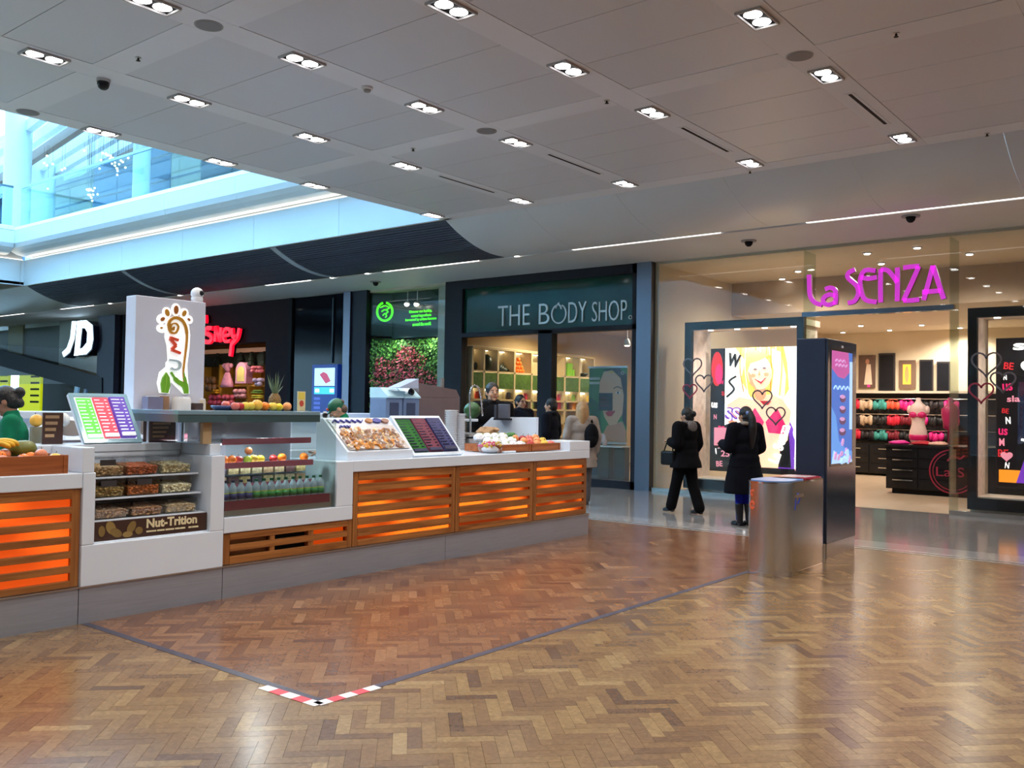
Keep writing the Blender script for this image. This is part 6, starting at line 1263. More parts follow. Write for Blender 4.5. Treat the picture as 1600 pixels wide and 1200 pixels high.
MB().box(xm-.1, xm-.06, c_-.32, c_-.28, zt1+.1, zt1+.28).build('lever', M('lever_grey', C8(120, 116, 112), .4), jm)
# stacks of cups
t0 = None; xs_ = -7.7; ya = UX(697, 705, xs_).y; yb2 = UX(724, 705, xs_).y; zt3 = UX(710, 640, xs_).z
W('cup_shelf', -7.9, -7.5, ya-.1, yb2+.1, .98, 1.02)
for i in range(2):
    y = ya+(yb2-ya)*(.27+.46*i); n = int((zt3-1.02)/.022); 
    cup = MB().lathe([(.064, 0), (.072, .02), (.086, .021), (.086, .026), (.074, .027)], (0, 0, 0), 18).data('paper_cup', M('paper_white', C8(226, 228, 232), .5), smooth=False)
    t = thing('cup_stack', '%s stack of white paper cups behind the right counter' % ('left' if i == 0 else 'right'), 'cup stack', (xs_, y, 1.02), 'white cup stacks')
    for k in range(n-i*2):
        o = bpy.data.objects.new('cup', cup); COL.objects.link(o); o.parent = t; o.location = (0, 0, k*.022)
# steel sink with spring tap
ys_ = UX(740, 690, -7.75).y; sk = thing('sink_unit', 'stainless sink unit behind the cup stacks', 'sink', (-7.8, ys_, .1)); MB().box(-8.05, -7.6, ys_-.25, ys_+.25, .1, 1.2).build('cabinet', steel, sk, bevel=.01); MB().box(-8.05, -7.6, ys_-.25, ys_+.25, 1.22, 1.26).build('basin_rim', steel, sk, bevel=.008)
for k in range(3): MB().tube([(-7.6, ys_-.14, 1.235+.0*k), (-7.57, ys_-.05, 1.245), (-7.57, ys_+.08, 1.24)], .008, 6).build('pipe', chrome, sk) if k == 0 else None
pA = [UX(px, py, -7.75) for px, py in ((735, 655), (734, 620), (738, 604), (746, 604), (751, 618), (754, 650))]
tp = thing('spring_tap', 'tall chrome spring arc tap over the sink', 'tap', pA[0]); pts = catmull([tuple(v) for v in pA], 5); MB().tube(pts, .011, 8).build('hose', chrome, tp, smooth=True); co = MB()
for k in range(4, len(pts)-1): co.cyl(Vector(pts[k])-Vector((0, 0, .004)), Vector(pts[k])+Vector((0, 0, .004)), .018, n=8)
co.build('spring', steel, tp); MB().cyl((pA[0].x, pA[0].y, 1.26), pA[0], .014, n=10).build('riser', chrome, tp)
q = UX(738, 640, -8.3); tag(MB().ball((-8.3, q.y, 1.55), (.12, .12, .115), 20).build('watermelon', M('melon_green', C8(52, 92, 50), .4, var=.45, scale=12), smooth=True), 'whole dark green watermelon behind the spring tap', 'fruit')
W('melon_shelf', -8.5, -8.1, q.y-.3, 9.4, 1.40, 1.436)
# till screen
q = UY(789, 655, 9.4); t = thing('till_screen', 'grey till screen seen from behind on the white end panel', 'screen', (q.x, 9.3, 1.46)); MB().box(q.x-.09, q.x+.09, 9.36, 9.40, q.z+.01, q.z+.2).build('screen', M('till_grey', C8(92, 94, 104), .4), t, bevel=.006); MB().box(q.x-.14, q.x-.1, 9.34, 9.42, q.z, q.z+.19).build('side_panel', M('till_side', C8(60, 62, 70), .4), t); MB().box(q.x-.1, q.x+.08, 9.28, 9.46, q.z-.012, q.z+.01).build('foot', darkf, t)
# ------------------------------------------------------------- right crates
ya, ym, yb = UX(808, 700, -6.62).y, UX(846, 697, -6.62).y, UX(884, 695, -6.62).y
crate(-7.1, -6.6, 8.0, 8.62, 1.085, .085, 'fruit_crate', 'wooden crate of white wrapped fruit on the right counter'); crate(-7.1, -6.6, 8.64, 9.22, 1.085, .085, 'fruit_crate', 'wooden crate of apples at the right end of the counter')
wrap = M('white_tissue', C8(232, 232, 236), .6, var=.08, scale=18, bump=.8)
for i in range(12):
    r_, c2 = divmod(i, 4); x = -6.68-r_*.14; y = 8.1+c2*.14; z = 1.10+.045*r_; t = thing('wrapped_fruit', 'white tissue wrapped fruit, %s row, %s in the right crate' % (['front', 'middle', 'back'][r_], from_left(c2, 4)), 'fruit', (x, y, z), 'tissue wrapped fruit')
    MB().ball((x, y, z+.05), (.07, .068, .055), 14, wob=.18, seed=i).build('tissue', wrap, t); MB().ball((x+.02, y+.01, z+.085), (.03, .03, .02), 8).build('fruit_top', M('skin_green_apple2', C8(150, 170, 90), .4, var=.2), t)
AP = ['red_apple', 'peach', 'yellow_apple', 'pink_apple', 'peach', 'pink_apple', 'peach', 'yellow_apple', 'peach', 'red_apple', 'pink_apple', 'peach']
for i, k in enumerate(AP):
    r_, c2 = divmod(i, 4); fruit(k, -6.68-.12*r_, 8.73+.13*c2, 1.11+.03*r_, '%s in the right apple crate, %s row, %s' % (k.replace('_', ' '), ['front', 'middle', 'back'][r_], from_left(c2, 4)), sc=1.25)
t = thing('paper_bag', 'crumpled brown paper bag behind the wrapped fruit', 'bag', (-7.05, 8.45, 1.2)); MB().ball((-7.12, 8.42, 1.30), (.1, .15, .06), 12, wob=.45, seed=3).build('bag', M('kraft_paper', C8(170, 134, 96), .7, var=.2), t); MB().ball((-7.06, 8.5, 1.33), (.06, .05, .03), 8, wob=.5, seed=5).build('fold', M('kraft_paper'), t)
tag(MB().ball((-6.98, 8.72, 1.25), (.07, .08, .045), 14, wob=.2, seed=6).build('herb_bunch', M('herb_green', C8(70, 120, 56), .7, var=.4, scale=30)), 'green herb bunch between the wrapped fruit and apples', 'herbs')
q = UX(768, 703, -6.66); yb_ = q.y; t = thing('sweet_bag', 'clear bag of yellow and pink sweets on the counter', 'bag', (-6.66, yb_, 1.078)); MB().lathe([(.10, 0), (.13, .04), (.15, .10), (.10, .13)], (-6.68, yb_, 1.078), 16, sy=1.15).build('clear_bag', MG('bag_film', (.92, .93, .95), 1.6, .15), t, smooth=True); g2 = random.Random(5)
for nm, c in (('yellow_sweets', C8(236, 196, 40)), ('pink_sweets', C8(220, 60, 110))):
    mb = MB(); [mb.ball((-6.68+g2.uniform(-.09, .09), yb_+g2.uniform(-.1, .1), 1.15+g2.uniform(0, .05)), .018, 8) for _ in range(18)]; mb.build(nm, M(nm, c, .4), t)['kind'] = 'stuff'
MB().ball((-6.68, yb_, 1.12), (.1, .11, .04), 14).build('bag_fill', M('bag_fill', C8(226, 226, 228), .5), t, smooth=True)
q = UX(792, 704, -6.62); tag(MB().box(-6.72, -6.56, q.y-.12, q.y+.1, 1.078, 1.10).build('white_tray', kwhite, bevel=.009), 'flat rounded white tray beside the bag of sweets', 'tray')
# ================================================================== FLOOR TAPE, BIN, TOTEM
tape = M('dark_grey_tape', C8(66, 64, 80), .4, var=.1); tw2 = .055
tag(MB().box(-3.88, -3.825, 3.30, 9.4, .001, .0022).build('floor_tape', tape), 'long dark tape line on the parquet running towards the bin', 'tape')
tag(MB().box(-6.49, -3.9, 3.22, 3.275, .001, .0022).build('floor_tape', tape), 'short dark tape line on the parquet from kiosk to corner', 'tape')
hz_w, hz_r = M('hazard_white', C8(226, 222, 222), .5), M('hazard_red', C8(206, 70, 84), .5)
def hazard(pts, name, label):
    t = thing('hazard_tape', label, 'tape', (*pts[0], .002)); a, b = Vector(pts[0]), Vector(pts[1]); n = 5
    for k in range(n):
        p, q = a+(b-a)*k/n, a+(b-a)*(k+1)/n; d = (b-a).normalized(); s_ = Vector((-d.y, d.x))*.035
        MB().add([(*(p-s_), .003), (*(q-s_), .003), (*(q+s_), .003), (*(p+s_), .003), (*(p-s_), .001), (*(q-s_), .001), (*(q+s_), .001), (*(p+s_), .001)], [(0,1,2,3),(7,6,5,4),(0,4,5,1),(1,5,6,2),(2,6,7,3),(3,7,4,0)]).build('white_stripe' if k % 2 == 0 else 'red_stripe', hz_w if k % 2 == 0 else hz_r, t)
hazard(((-4.32, 3.19), (-3.84, 3.2)), '', 'red and white striped tape on the left side of the taped corner'); hazard(((-3.86, 3.2), (-3.84, 3.62)), '', 'red and white striped tape on the right side of the taped corner')
bn = thing('litter_bin', 'stainless steel litter bin with rounded ends standing before the dark totem', 'bin', (-3.63, 9.05, 0))
def stadium(r, y0, y1, cx): return [(cx+r*math.cos(R(a)), y0+r*math.sin(R(a))) for a in range(180, 361, 10)]+[(cx+r*math.cos(R(a)), y1+r*math.sin(R(a))) for a in range(0, 181, 10)]
TB = Matrix.Identity(4); bx, by0, by1, br = -3.64, 8.70, 9.45, .225
sb_ = M('bin_steel', (.68, .67, .66), .22, 1, var=.03, scale=2)
MB().prism(stadium(br, by0, by1, bx), .03, .90, TB).build('body', sb_, bn, smooth=True, angle=.7); MB().prism(stadium(br+.006, by0, by1, bx), 0, .035, TB).build('base_ring', chrome, bn, smooth=True, angle=.7); MB().prism(stadium(br+.005, by0, by1, bx), .90, .915, TB).build('top_rim', chrome, bn, smooth=True, angle=.7)
MB().prism(stadium(br-.02, by0, by0+.25, bx), .915, .925, TB).build('blue_lid', M('lid_blue', C8(96, 136, 196), .3), bn); MB().prism(stadium(br-.02, by0+.5, by1, bx), .915, .925, TB).build('red_lid', M('lid_red', C8(150, 30, 44), .3), bn)
pr = Print(FR((0, 0, .926), (1, 0, 0), (0, 1, 0)), .0005, .0005)
for k in range(6): pr.rect(bx-.15+.05*k, bx-.125+.05*k, by0+.55, by1+.1, M('lid_white', C8(220, 214, 220), .4))
pr.build('lid_stripes', bn)
T = FR((bx+br, by0+.02, .66), (0, 1, 0), (0, 0, 1)); MB().box(0, .2, .1, .13, .0, .01, T).build('chute_lip', M('lip_pale', C8(190, 170, 156), .2, .6), bn)
pr = Print(FR((bx+br, by0+.0, .64), (0, 1, 0), (0, 0, 1)), .001, .001); pr.line([(.02, 0), (.05, .12), (.1, .15), (.14, .1), (.08, .06)], .03, M('sticker_blue', C8(40, 70, 190), .4), 4); pr.build('blue_symbol', bn)
pr = Print(FR((bx+.216*math.cos(R(236)), by0+.216*math.sin(R(236)), .62), (-math.sin(R(236)), math.cos(R(236)), 0), (0, 0, 1)), .0005, .011)
pr.line(arc(.0, .06, .032, 0, 330, 14), .024, M('sticker_orange', C8(214, 84, 40), .5)).line(arc(.0, .18, .024, 30, 300, 10), .02, M('sticker_orange'), 0); pr.build('orange_symbol', bn)
to = thing('digital_totem', 'dark blue grey digital totem with a tall blue screen beside the bin', 'totem', (-3.71, 10.45, 0))
tx0, tx1, ty0, ty1 = -3.9, -3.55, 9.96, 10.94; navy = M('totem_navy', C8(42, 50, 70), .3, .3, var=.06); nav2 = M('totem_front', C8(64, 74, 90), .16, .5, var=.06)
MB().box(tx0, tx1-.02, ty0, ty1, .16, 2.42).build('body', navy, to, bevel=.01); MB().box(tx1-.02, tx1, ty0+.015, ty1-.015, .16, 2.41).build('front_glass', nav2, to, bevel=.004)
MB().box(tx0+.03, tx1-.015, ty0+.06, ty1, 0, .16).build('plinth', steel, to); MB().cyl((tx1-.04, ty0+.03, 0), (tx1-.04, ty0+.03, .16), .022, n=14).build('foot_post', chrome, to, smooth=True, angle=.6)
sx, sy0, sy1, sz0, sz1 = tx1, 10.09, 10.77, 1.03, 2.29; MB().box(tx1-.002, tx1+.004, sy0-.03, sy1+.03, sz0-.03, sz1+.03).build('bezel', black, to)
pr = Print(FX(tx1+.004, sy0, sz0), .0006, .001); W_, H_ = sy1-sy0, sz1-sz0
s1 = [E('totem_blue', 70, 112, 196, .75), E('totem_pink', 190, 90, 160, .7), E('totem_pale', 170, 206, 240, .85), E('totem_sky', 96, 150, 222, .8), E('totem_brown', 110, 76, 110, .6), E('totem_lilac', 200, 150, 200, .75)]
pr.rect(0, W_, 0, H_, s1[0]).poly([(0, H_), (W_*.8, H_), (W_*.85, H_*.82), (W_*.6, H_*.76), (W_*.3, H_*.77), (0, H_*.84)], s1[1]).rect(W_*.86, W_, H_*.3, H_*.92, s1[2])
pr.poly([(0, 0), (0, H_*.5), (W_*.2, H_*.42), (W_*.35, H_*.2), (W_*.7, H_*.12), (W_, H_*.1), (W_, 0)], s1[3]).poly([(0, 0), (W_*.1, H_*.12), (W_*.5, H_*.04), (W_*.75, H_*.1), (W_, .02), (W_, 0)], s1[2])
g2 = random.Random(9)
for k in range(4): pr.poly(ell(W_*.52, H_*(.28+.1*k), W_*(.16-.01*k), H_*.035), s1[4]); pr.poly(ell(W_*.5, H_*(.295+.1*k), W_*.12, H_*.018), s1[5])
pr.line([(W_*(.08+.095*k), H_*(.66+(.03 if k % 2 else 0))) for k in range(9)], .014, s1[2], 4).line([(W_*(.15+.08*k), H_*(.905+(.02 if k % 2 else 0))) for k in range(7)], .014, s1[5], 3).line([(W_*(.15+.08*k), H_*(.865+(.02 if k % 2 else 0))) for k in range(8)], .014, s1[5], 3)
for k in range(14): pr.poly(ell(g2.uniform(.05, W_-.05), g2.uniform(.02, H_*.2), .05, .03, 8, g2.uniform(0, 90)), s1[2] if k % 2 else s1[5]); pr.d = min(pr.d, .016)
pr.build('screen_picture', to); MB().box(tx1, tx1+.003, 10.41, 10.47, 2.335, 2.36).build('maker_badge', M('badge_silver', C8(200, 200, 206), .3), to)
# ================================================================== PEOPLE
def voxel(mb, size, smooth_it=4):
    """one continuous surface out of overlapping closed solids"""
    me = mb.data('v', white); o = bpy.data.objects.new('v', me); COL.objects.link(o)
    md = o.modifiers.new('r', 'REMESH'); md.mode = 'VOXEL'; md.voxel_size = size
    if smooth_it: sm = o.modifiers.new('s', 'SMOOTH'); sm.factor = .5; sm.iterations = smooth_it
    out = bpy.data.meshes.new_from_object(o.evaluated_get(bpy.context.evaluated_depsgraph_get())); bpy.data.objects.remove(o); bpy.data.meshes.remove(me)
    out.materials.clear(); out.polygons.foreach_set('use_smooth', [True]*len(out.polygons)); return out
def cap(mb, a, ra, b, rb, n=12):
    a, b = Vector(a), Vector(b); mb.cyl(a, b, ra, rb, n); mb.ball(a, ra, n); mb.ball(b, rb, n)
def chain(mb, pts):
    for (p, r), (q, s_) in zip(pts, pts[1:]): cap(mb, p, r, q, s_)
def add_mesh(me, name, mat, parent, label=None):
    me.name = name; me.materials.append(mat); o = bpy.data.objects.new(name, me); COL.objects.link(o); o.parent = parent
    if label: o['label'] = label
    return o
def hand(mb, w, d, side_v, curl=.6, s=1.0):
    """palm, four jointed fingers of unequal length, thumb from the side of the palm"""
    d = Vector(d).normalized(); sv = (Vector(side_v)-d*Vector(side_v).dot(d)).normalized(); nn = d.cross(sv); w = Vector(w)
    k = w+d*.085*s
    for u in (-.028, -.01, .01, .028): cap(mb, w+sv*u*.7*s, .015*s, k+sv*u*s, .0125*s, 8)
    for u, L in ((-.030, .052), (-.010, .064), (.011, .068), (.031, .060)):
        a = k+sv*u*s; b = a+(d*math.cos(curl*.5)+nn*math.sin(curl*.5))*L*.55*s; c = b+(d*math.cos(curl*1.4)+nn*math.sin(curl*1.4))*L*.5*s
        cap(mb, a, .0100*s, b, .0092*s, 8); cap(mb, b, .0092*s, c, .0080*s, 8)
    a = w+d*.03*s+sv*.03*s; b = a+(d*.6+sv*.7+nn*.3).normalized()*.035*s; c = b+(d*.9+sv*.25+nn*.35).normalized()*.03*s
    cap(mb, a, .013*s, b, .011*s, 8); cap(mb, b, .011*s, c, .009*s, 8)
def person(label, loc, face, H, P):
    """faces local -Y; 'face' is the heading in degrees about Z (0 = towards the viewer's side, -Y)"""
    s = H/1.70; t = thing('person', label, 'person', (0, 0, 0))
    V = lambda x, y, z: Vector((x*s, y*s, z*s))
    lean = P.get('lean', 0); turn = R(P.get('turn', 0)); nod = R(P.get('nod', 0)); wv = P.get('wide', 1.0)
    def up(x, y, z):     # bend the trunk forward about the hips
        c_, s_ = math.cos(R(lean)), math.sin(R(lean)); zz = z-.92
        return V(x, y*c_-zz*s_, .92+y*s_+zz*c_)
    nk = up(0, .01, 1.47)
    HM = Matrix.Translation(nk) @ Matrix.Rotation(R(lean)*.6, 4, 'X') @ Matrix.Rotation(turn, 4, 'Z') @ Matrix.Rotation(nod, 4, 'X') @ Matrix.Scale(s, 4)
    hd = lambda x, y, z: HM @ Vector((x, y, z))
    sh = {k: up(k*.185*wv, .01, 1.385) for k in (-1, 1)}; hip = {k: V(k*.09, 0, .90) for k in (-1, 1)}
    A = P['arms']; Lg = P['legs']; arms = {}; legs = {}
    for k in (-1, 1):
        e, w = A[k]; arms[k] = (sh[k], V(*e), V(*w)); kn, an = Lg[k]; legs[k] = (hip[k], V(*kn), V(*an))
    mb = MB(); r = lambda v: v*s
    mb.ball((0, -.005, .115), (.074, .092, .108), 20, HM).ball((0, -.028, .05), (.056, .064, .062), 16, HM)
    mb.ball((0, -.062, .115), (.05, .03, .05), 12, HM)
    cap(mb, hd(0, -.094, .118), r(.009), hd(0, -.112, .088), r(.014), 8); mb.ball((.0, -.083, .052), (.026, .014, .016), 10, HM); mb.ball((0, -.074, .012), (.022, .022, .018), 10, HM)
    for k in (-1, 1): mb.ball((k*.076, .008, .095), (.012, .024, .034), 10, HM); mb.ball((k*.04, -.07, .07), (.026, .02, .026), 10, HM)
    cap(mb, up(0, .012, 1.38), r(.058), hd(0, .012, .05), r(.052))
    TM = lambda c, rr: mb.ball((0, 0, 0), tuple(v*s for v in rr), 16, Matrix.Translation(up(*c)) @ Matrix.Rotation(R(lean), 4, 'X'))
    TM((0, 0, 1.27), (.17*wv, .11, .17)); TM((0, 0, 1.09), (.145*wv, .10, .17)); TM((0, .01, .95), (.17*wv, .12, .12))
    for k in (-1, 1):
        a, e, w = arms[k]; cap(mb, up(k*.1, .01, 1.39), r(.06), a, r(.058)); cap(mb, a, r(.05), e, r(.04)); cap(mb, e, r(.04), w, r(.027))
        fd = (w-e).normalized(); hand(mb, w, fd, Vector((0, -1, 0)) if abs(fd.y) < .8 else Vector((-k, 0, 0)), P.get('curl', .6), s)
        h, kn, an = legs[k]; cap(mb, h, r(.085), kn, r(.056)); cap(mb, kn, r(.055), an, r(.038)); cap(mb, an, r(.034), an+V(0, -.07, -.04), r(.022))
    body = add_mesh(voxel(mb, .0085*s, 2), 'body', M('skin_'+P.get('skin_name', 'tan'), P.get('skin', C8(196, 146, 114)), .5, var=.05), t)
    for k in (-1, 1):
        MB().ball((k*.031, -.083, .108), (.014, .010, .009), 10, HM).build('eye', M('eye_white', C8(220, 214, 208), .3), t, smooth=True); MB().ball((k*.031, -.0915, .108), (.007, .004, .007), 8, HM).build('iris', M('iris_dark', C8(40, 26, 20), .3), t, smooth=True)
        MB().tube([hd(k*.015, -.092, .128), hd(k*.032, -.091, .134), hd(k*.05, -.08, .128)], r(.004), 6).build('eyebrow', M('brow_dark', C8(40, 28, 24), .7), t)
    MB().ball((0, -.096, .052), (.024, .006, .008), 10, HM).build('lips', M('lips', C8(160, 80, 76), .5), t, smooth=True)
    # ---- hair
    hr = MB(); hs = P['hair']
    hr.ball((0, .012, .137), (.089, .100, .106), 18, HM); hr.ball((0, .045, .09), (.084, .075, .085), 14, HM)
    if hs == 'bun': hr.ball((0, .13, .13), (.048, .045, .05), 14, HM); hr.ball((0, .075, .14), (.06, .05, .05), 10, HM); hr.ball((.0, .09, .05), (.055, .04, .05), 10, HM)
    if hs == 'pony':
        chain(hr, [(hd(0, .09, .14), r(.05)), (hd(0, .135, .06), r(.055)), (hd(0, .15, -.06), r(.06)), (hd(0, .14, -.2), r(.055)), (hd(0, .13, -.34), r(.03))])
        hr.ball((0, .05, .03), (.08, .06, .09), 12, HM)
    if hs == 'bob':
        for k in (-1, 1): chain(hr, [(hd(k*.06, .0, .15), r(.04)), (hd(k*.076, .02, .05), r(.035)), (hd(k*.07, .035, -.06), r(.04)), (hd(k*.06, .04, -.14), r(.025))])
        chain(hr, [(hd(0, .07, .1), r(.07)), (hd(0, .075, 0), r(.07)), (hd(0, .07, -.12), r(.06))])
    hmt = M('hair_'+P['hair_name'], P['hair_c'], .45, var=.3, scale=40, bump=.4, stretch=(3, 3, .6))
    if hs != 'cap': add_mesh(voxel(hr, .009*s, 2), 'hair', hmt, t)
    else:
        hr2 = MB(); hr2.ball((0, .05, .06), (.07, .06, .06), 12, HM); add_mesh(voxel(hr2, .01*s, 2), 'hair', hmt, t)
        cp = MB(); cp.ball((0, .012, .14), (.088, .102, .09), 18, HM).ball((0, -.095, .135), (.06, .07, .014), 14, HM); add_mesh(voxel(cp, .009*s, 2), 'cap', M('cap_green', C8(22, 84, 62), .7, var=.1), t); MB().ball((.03, -.09, .175), (.03, .012, .02), 10, HM).build('cap_badge', M('cap_red', C8(196, 60, 30), .6), t)
        MB().ball((0, .105, .13), (.05, .02, .03), 10, HM).build('cap_strap', M('cap_strap', C8(100, 80, 70), .7), t)
    # ---- top garment
    G = P['top']; th = G.get('th', .022); hem = G['hem']; g = MB()
    TG = lambda c, rr: g.ball((0, 0, 0), tuple(v*s for v in rr), 18, Matrix.Translation(up(*c)) @ Matrix.Rotation(R(lean), 4, 'X'))
    TG((0, 0, 1.27), (.175*wv+th, .115+th, .175)); TG((0, .0, 1.09), (.155*wv+th, .112+th, .2)); TG((0, .01, .95), (.175*wv+th, .125+th, .15))
    if hem < .85:
        rs = [(.155*wv+th, 1.0), (.18*wv+th, .9), (.185*wv+th+G.get('flare', .02), (hem+.9)/2), (.185*wv+th+G.get('flare', .02)*1.6, hem)]
        g.lathe([(q*s, z*s) for q, z in rs[::-1]], (0, .005*s, 0), 24, sy=.74)
    for k in (-1, 1):
        a, e, w = arms[k]; cap(g, up(k*.09, .01, 1.385), r(.066+th*.6), a, r(.064+th*.5)); cap(g, a, r(.055+th), e, r(.046+th))
        if G.get('sleeve', 'long') == 'long': cap(g, e, r(.046+th), e+(w-e)*.94, r(.034+th*.9))
    cap(g, up(0, .01, 1.36), r(.08), up(0, .008, 1.445), r(.068))
    gmt = M('cloth_'+G['name'], G['c'], .85, var=.18, scale=7, bump=.5, spec=.12); add_mesh(voxel(g, .012*s, 3), G.get('kind', 'coat'), gmt, t)
    if G.get('quilt'):
        for z in [hem+.05+.11*i for i in range(int((1.3-hem)/.11))]:
            q = .19*wv+th+G.get('flare', .02)*max(0, (.9-z)/.4); MB().lathe([((q-.004)*s, 0), ((q+.004)*s, .006*s), ((q-.004)*s, .012*s)], (0, .005*s, z*s), 24, sy=.73).build('quilt_seam', gmt, t) if z < .95 else None
    if G.get('collar'):
        cb = MB(); n = 12
        for i in range(n+1):
            a = R(-60+300*i/n); cb.ball(up(.085*math.cos(a), .03+.075*math.sin(a), 1.455+.012*math.sin(a)), r(.034), 8, wob=.25, seed=i)
        if G['collar'] == 'hood': cb.ball(up(0, .13, 1.40), (r(.11), r(.05), r(.09)), 14)
        add_mesh(voxel(cb, .011*s, 1), 'collar', M('collar_'+G['name'], G.get('collar_c', C8(120, 112, 110)), .9, var=.4, scale=60, bump=1), t)
    # ---- legs and shoes
    B = P['bottom']; b_ = MB()
    for k in (-1, 1):
        h, kn, an = legs[k]; f = B.get('fit', .02); cap(b_, h+V(0, 0, .03), r(.098+f*.6), kn, r(.060+f)); cap(b_, kn, r(.060+f), an+V(0, 0, .02), r(.040+f*B.get('flare', 1.0)))
    b_.ball(V(0, .008, .93), (r(.17*wv+.012), r(.122), r(.1)), 16); add_mesh(voxel(b_, .012*s, 2), B.get('kind', 'trousers'), M('cloth_'+B['name'], B['c'], .85, var=.15, scale=9, spec=.12), t)
    S = P['shoes']; 
    for k in (-1, 1):
        h, kn, an = legs[k]; sb2 = MB(); dv = Vector((0, -1, 0)); base = Vector((an.x, an.y, an.z-.075*s))
        heel = S.get('heel', .02)
        cap(sb2, base+V(0, .03, .035+heel), r(.034), base+V(0, -.05, .030+heel*.6), r(.036)); cap(sb2, base+V(0, -.05, .030+heel*.6), r(.036), base+V(0, -.145, .024), r(.026)); sb2.box(base.x-r(.03), base.x+r(.03), base.y+r(.005), base.y+r(.055), base.z, base.z+r(.04+heel))
        sb2.box(base.x-r(.03), base.x+r(.03), base.y-r(.15), base.y-r(.04), base.z, base.z+r(.02))
        if S.get('boot'): cap(sb2, base+V(0, .02, .07), r(.045), an+(kn-an)*S['boot'], r(.062))
        add_mesh(voxel(sb2, .009*s, 2), 'boot' if S.get('boot') else 'shoe', M('shoe_'+S['name'], S['c'], .35, var=.1), t)
    for fn in P.get('extra', []): fn(t, s, up, hd, arms, V)
    t.location = loc; t.rotation_euler = (0, 0, R(face)); return t
STAND = {-1: ((-.09, -.01, .48), (-.09, .01, .075)), 1: ((.09, -.01, .48), (.09, .01, .075))}
DOWN = {-1: ((-.25, .03, 1.12), (-.24, -.05, .88)), 1: ((.25, .03, 1.12), (.24, -.05, .88))}
def bag_extra(t, s, up, hd, arms, V):
    w = arms[1][2]; MB().box(w.x-.02, w.x+.07, w.y-.15, w.y+.11, w.z-.36, w.z-.14).build('handbag', M('black_leather', C8(10, 10, 13), .5, var=.2, spec=.2), t, bevel=.03); MB().tube([(w.x+.03, w.y-.11, w.z-.16), (w.x+.02, w.y-.06, w.z-.02), (w.x+.01, w.y-.02, w.z+.01), (w.x+.02, w.y+.05, w.z-.03), (w.x+.03, w.y+.07, w.z-.16)], .011, 8).build('bag_handle', M('black_leather'), t)
def clip_extra(t, s, up, hd, arms, V): MB().ball(tuple(hd(.045, .09, .14)), (.022, .022, .03), 10).build('hair_clip', M('clip_blue', C8(120, 150, 210), .3), t, smooth=True)
def pack_extra(t, s, up, hd, arms, V):
    MB().ball(V(-.14, .17, 1.14), (.12*s, .10*s, .2*s), 16).ball(V(-.14, .23, 1.06), (.09*s, .06*s, .11*s), 12).build('backpack', M('pack_black', C8(14, 14, 17), .8, var=.2, spec=.1), t, smooth=True); MB().tube([V(-.15, .13, 1.36), V(-.15, -.02, 1.44), V(-.13, -.14, 1.32), V(-.15, -.1, 1.12), V(-.16, .12, 1.02)], .018, 8).build('strap', M('pack_black'), t)
def glasses(t, s, up, hd, arms, V):
    mb = MB()
    for k in (-1, 1): mb.tube([hd(k*.033+.022*math.cos(a*.52), -.103, .108+.018*math.sin(a*.52)) for a in range(13)], .003*s, 5); mb.tube([hd(k*.055, -.1, .112), hd(k*.077, -.03, .112), hd(k*.08, .01, .108)], .003*s, 5)
    mb.build('glasses', black, t)
dkc = C8(9, 10, 15)
person('woman in a short black coat with grey hood walking left, hair in a bun', (-6.72, 12.72, 0), -100, 1.64, dict(hair='bun', hair_name='black', hair_c=C8(16, 13, 14), skin=C8(200, 150, 120), turn=5,
    arms={1: ((.26, .03, 1.12), (.22, -.13, 1.15)), -1: ((-.24, .05, 1.12), (-.22, -.06, .92))}, legs={1: ((.08, -.12, .49), (.08, -.22, .095)), -1: ((-.08, .08, .48), (-.08, .22, .085))},
    wide=1.12, top=dict(name='black_coat', c=dkc, hem=.74, th=.05, flare=.03, collar='hood'), bottom=dict(name='black_trousers', c=C8(10, 10, 13), fit=.03, flare=1.6), shoes=dict(name='black', c=C8(20, 20, 24), heel=.045), extra=[bag_extra]))
person('woman in a long navy padded coat with long black ponytail and blue tights', (-5.42, 11.98, 0), -118, 1.66, dict(hair='pony', hair_name='black', hair_c=C8(14, 12, 13), skin=C8(190, 140, 112), turn=6, wide=1.08,
    arms={1: ((.25, -.02, 1.12), (.19, -.26, 1.16)), -1: ((-.26, .02, 1.12), (-.20, -.2, 1.0))}, legs={1: ((.06, -.03, .48), (.055, -.04, .08)), -1: ((-.06, .02, .48), (-.055, .03, .08))},
    top=dict(name='navy_coat', c=C8(11, 13, 22), hem=.47, th=.045, flare=.045, collar='roll', collar_c=C8(150, 140, 128), quilt=True), bottom=dict(name='blue_tights', c=C8(26, 30, 140), fit=.004, kind='tights'), shoes=dict(name='dark_boot', c=C8(18, 18, 26), heel=.02, boot=.55), extra=[clip_extra]))
pm = UY(860, 622, 13.0)
person('man with short black hair in a dark coat standing behind the kiosk end', (pm.x, 13.0, 0), -78, 1.77, dict(hair='short', hair_name='black', hair_c=C8(16, 14, 15), skin=C8(190, 146, 122), arms=DOWN, legs=STAND, wide=1.15, top=dict(name='dark_blue_coat', c=C8(16, 19, 30), hem=.78, th=.03, collar='roll', collar_c=C8(20, 22, 32)), bottom=dict(name='dark_jeans', c=C8(20, 22, 32), fit=.02), shoes=dict(name='black', c=C8(20, 20, 24))))
pb = UY(910, 625, 12.6)
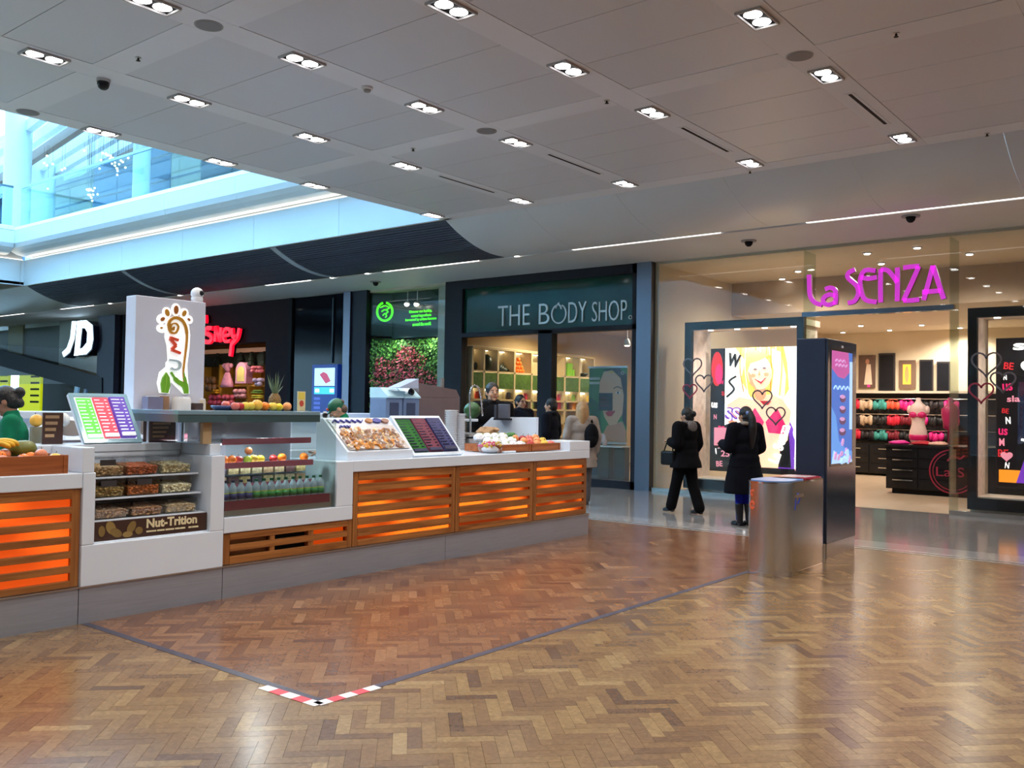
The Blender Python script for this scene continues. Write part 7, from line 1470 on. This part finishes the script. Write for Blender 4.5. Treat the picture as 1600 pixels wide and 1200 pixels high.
person('blonde woman in a grey beige cardigan carrying a black backpack', (pb.x, 12.6, 0), -140, 1.72, dict(hair='bob', hair_name='blonde', hair_c=C8(176, 136, 92), skin=C8(214, 170, 146), arms=DOWN, legs=STAND, top=dict(name='beige_cardigan', c=C8(150, 138, 130), hem=.62, th=.03, flare=.03), bottom=dict(name='grey_trousers', c=C8(86, 82, 84), fit=.02), shoes=dict(name='brown', c=C8(60, 46, 40)), extra=[pack_extra]))
p1 = UY(770, 598, 10.3)
person('tall man in a black jacket behind the spring tap, looking right', (p1.x, 10.3, 0), 60, p1.z, dict(hair='short', hair_name='dark_brown', hair_c=C8(24, 18, 17), skin=C8(176, 128, 104), arms=DOWN, legs=STAND, wide=1.15, top=dict(name='black_jacket', c=C8(17, 17, 21), hem=.82, th=.03, collar='roll', collar_c=C8(20, 20, 24)), bottom=dict(name='dark_jeans', c=C8(20, 22, 32), fit=.02), shoes=dict(name='black', c=C8(20, 20, 24))))
p2 = UY(814, 617, 13.6)
person('man with glasses in a dark jacket looking right beyond the till', (p2.x, 13.6, 0), 80, p2.z, dict(hair='short', hair_name='dark_brown', hair_c=C8(24, 18, 17), skin=C8(186, 138, 112), arms=DOWN, legs=STAND, wide=1.15, top=dict(name='navy_jacket', c=C8(22, 26, 38), hem=.80, th=.03), bottom=dict(name='dark_jeans', c=C8(20, 22, 32), fit=.02), shoes=dict(name='black', c=C8(20, 20, 24)), extra=[glasses]))
wk = UX(29, 606, -7.95)
person('kiosk worker in a green polo shirt looking down, dark hair in a bun', (-7.95, wk.y, .08), -28, wk.z-.08+.02, dict(hair='bun', hair_name='black', hair_c=C8(18, 14, 14), skin=C8(170, 118, 92), skin_name='brown', nod=22, turn=-14, lean=6,
    arms={1: ((.24, -.06, 1.1), (.14, -.28, 1.02)), -1: ((-.24, -.06, 1.1), (-.12, -.28, 1.0))}, legs=STAND, top=dict(name='green_polo', c=C8(20, 110, 78), hem=.86, th=.014, sleeve='short', kind='polo_shirt'), bottom=dict(name='black_trousers', c=C8(10, 10, 13), fit=.015), shoes=dict(name='black', c=C8(20, 20, 24))))
wc = UX(538, 618, -8.05)
person('kiosk worker in a green cap bending over behind the snack cabinet', (-8.05+.22, wc.y-.12, .08), -35, 1.62, dict(hair='cap', hair_name='brown', hair_c=C8(90, 66, 50), skin=C8(206, 158, 130), nod=38, lean=8,
    arms={1: ((.24, -.10, 1.12), (.14, -.32, 1.05)), -1: ((-.24, -.1, 1.12), (-.12, -.32, 1.05))}, legs=STAND, top=dict(name='green_polo', c=C8(20, 110, 78), hem=.86, th=.014, sleeve='short', kind='polo_shirt'), bottom=dict(name='black_trousers', c=C8(10, 10, 13), fit=.015), shoes=dict(name='black', c=C8(20, 20, 24))))
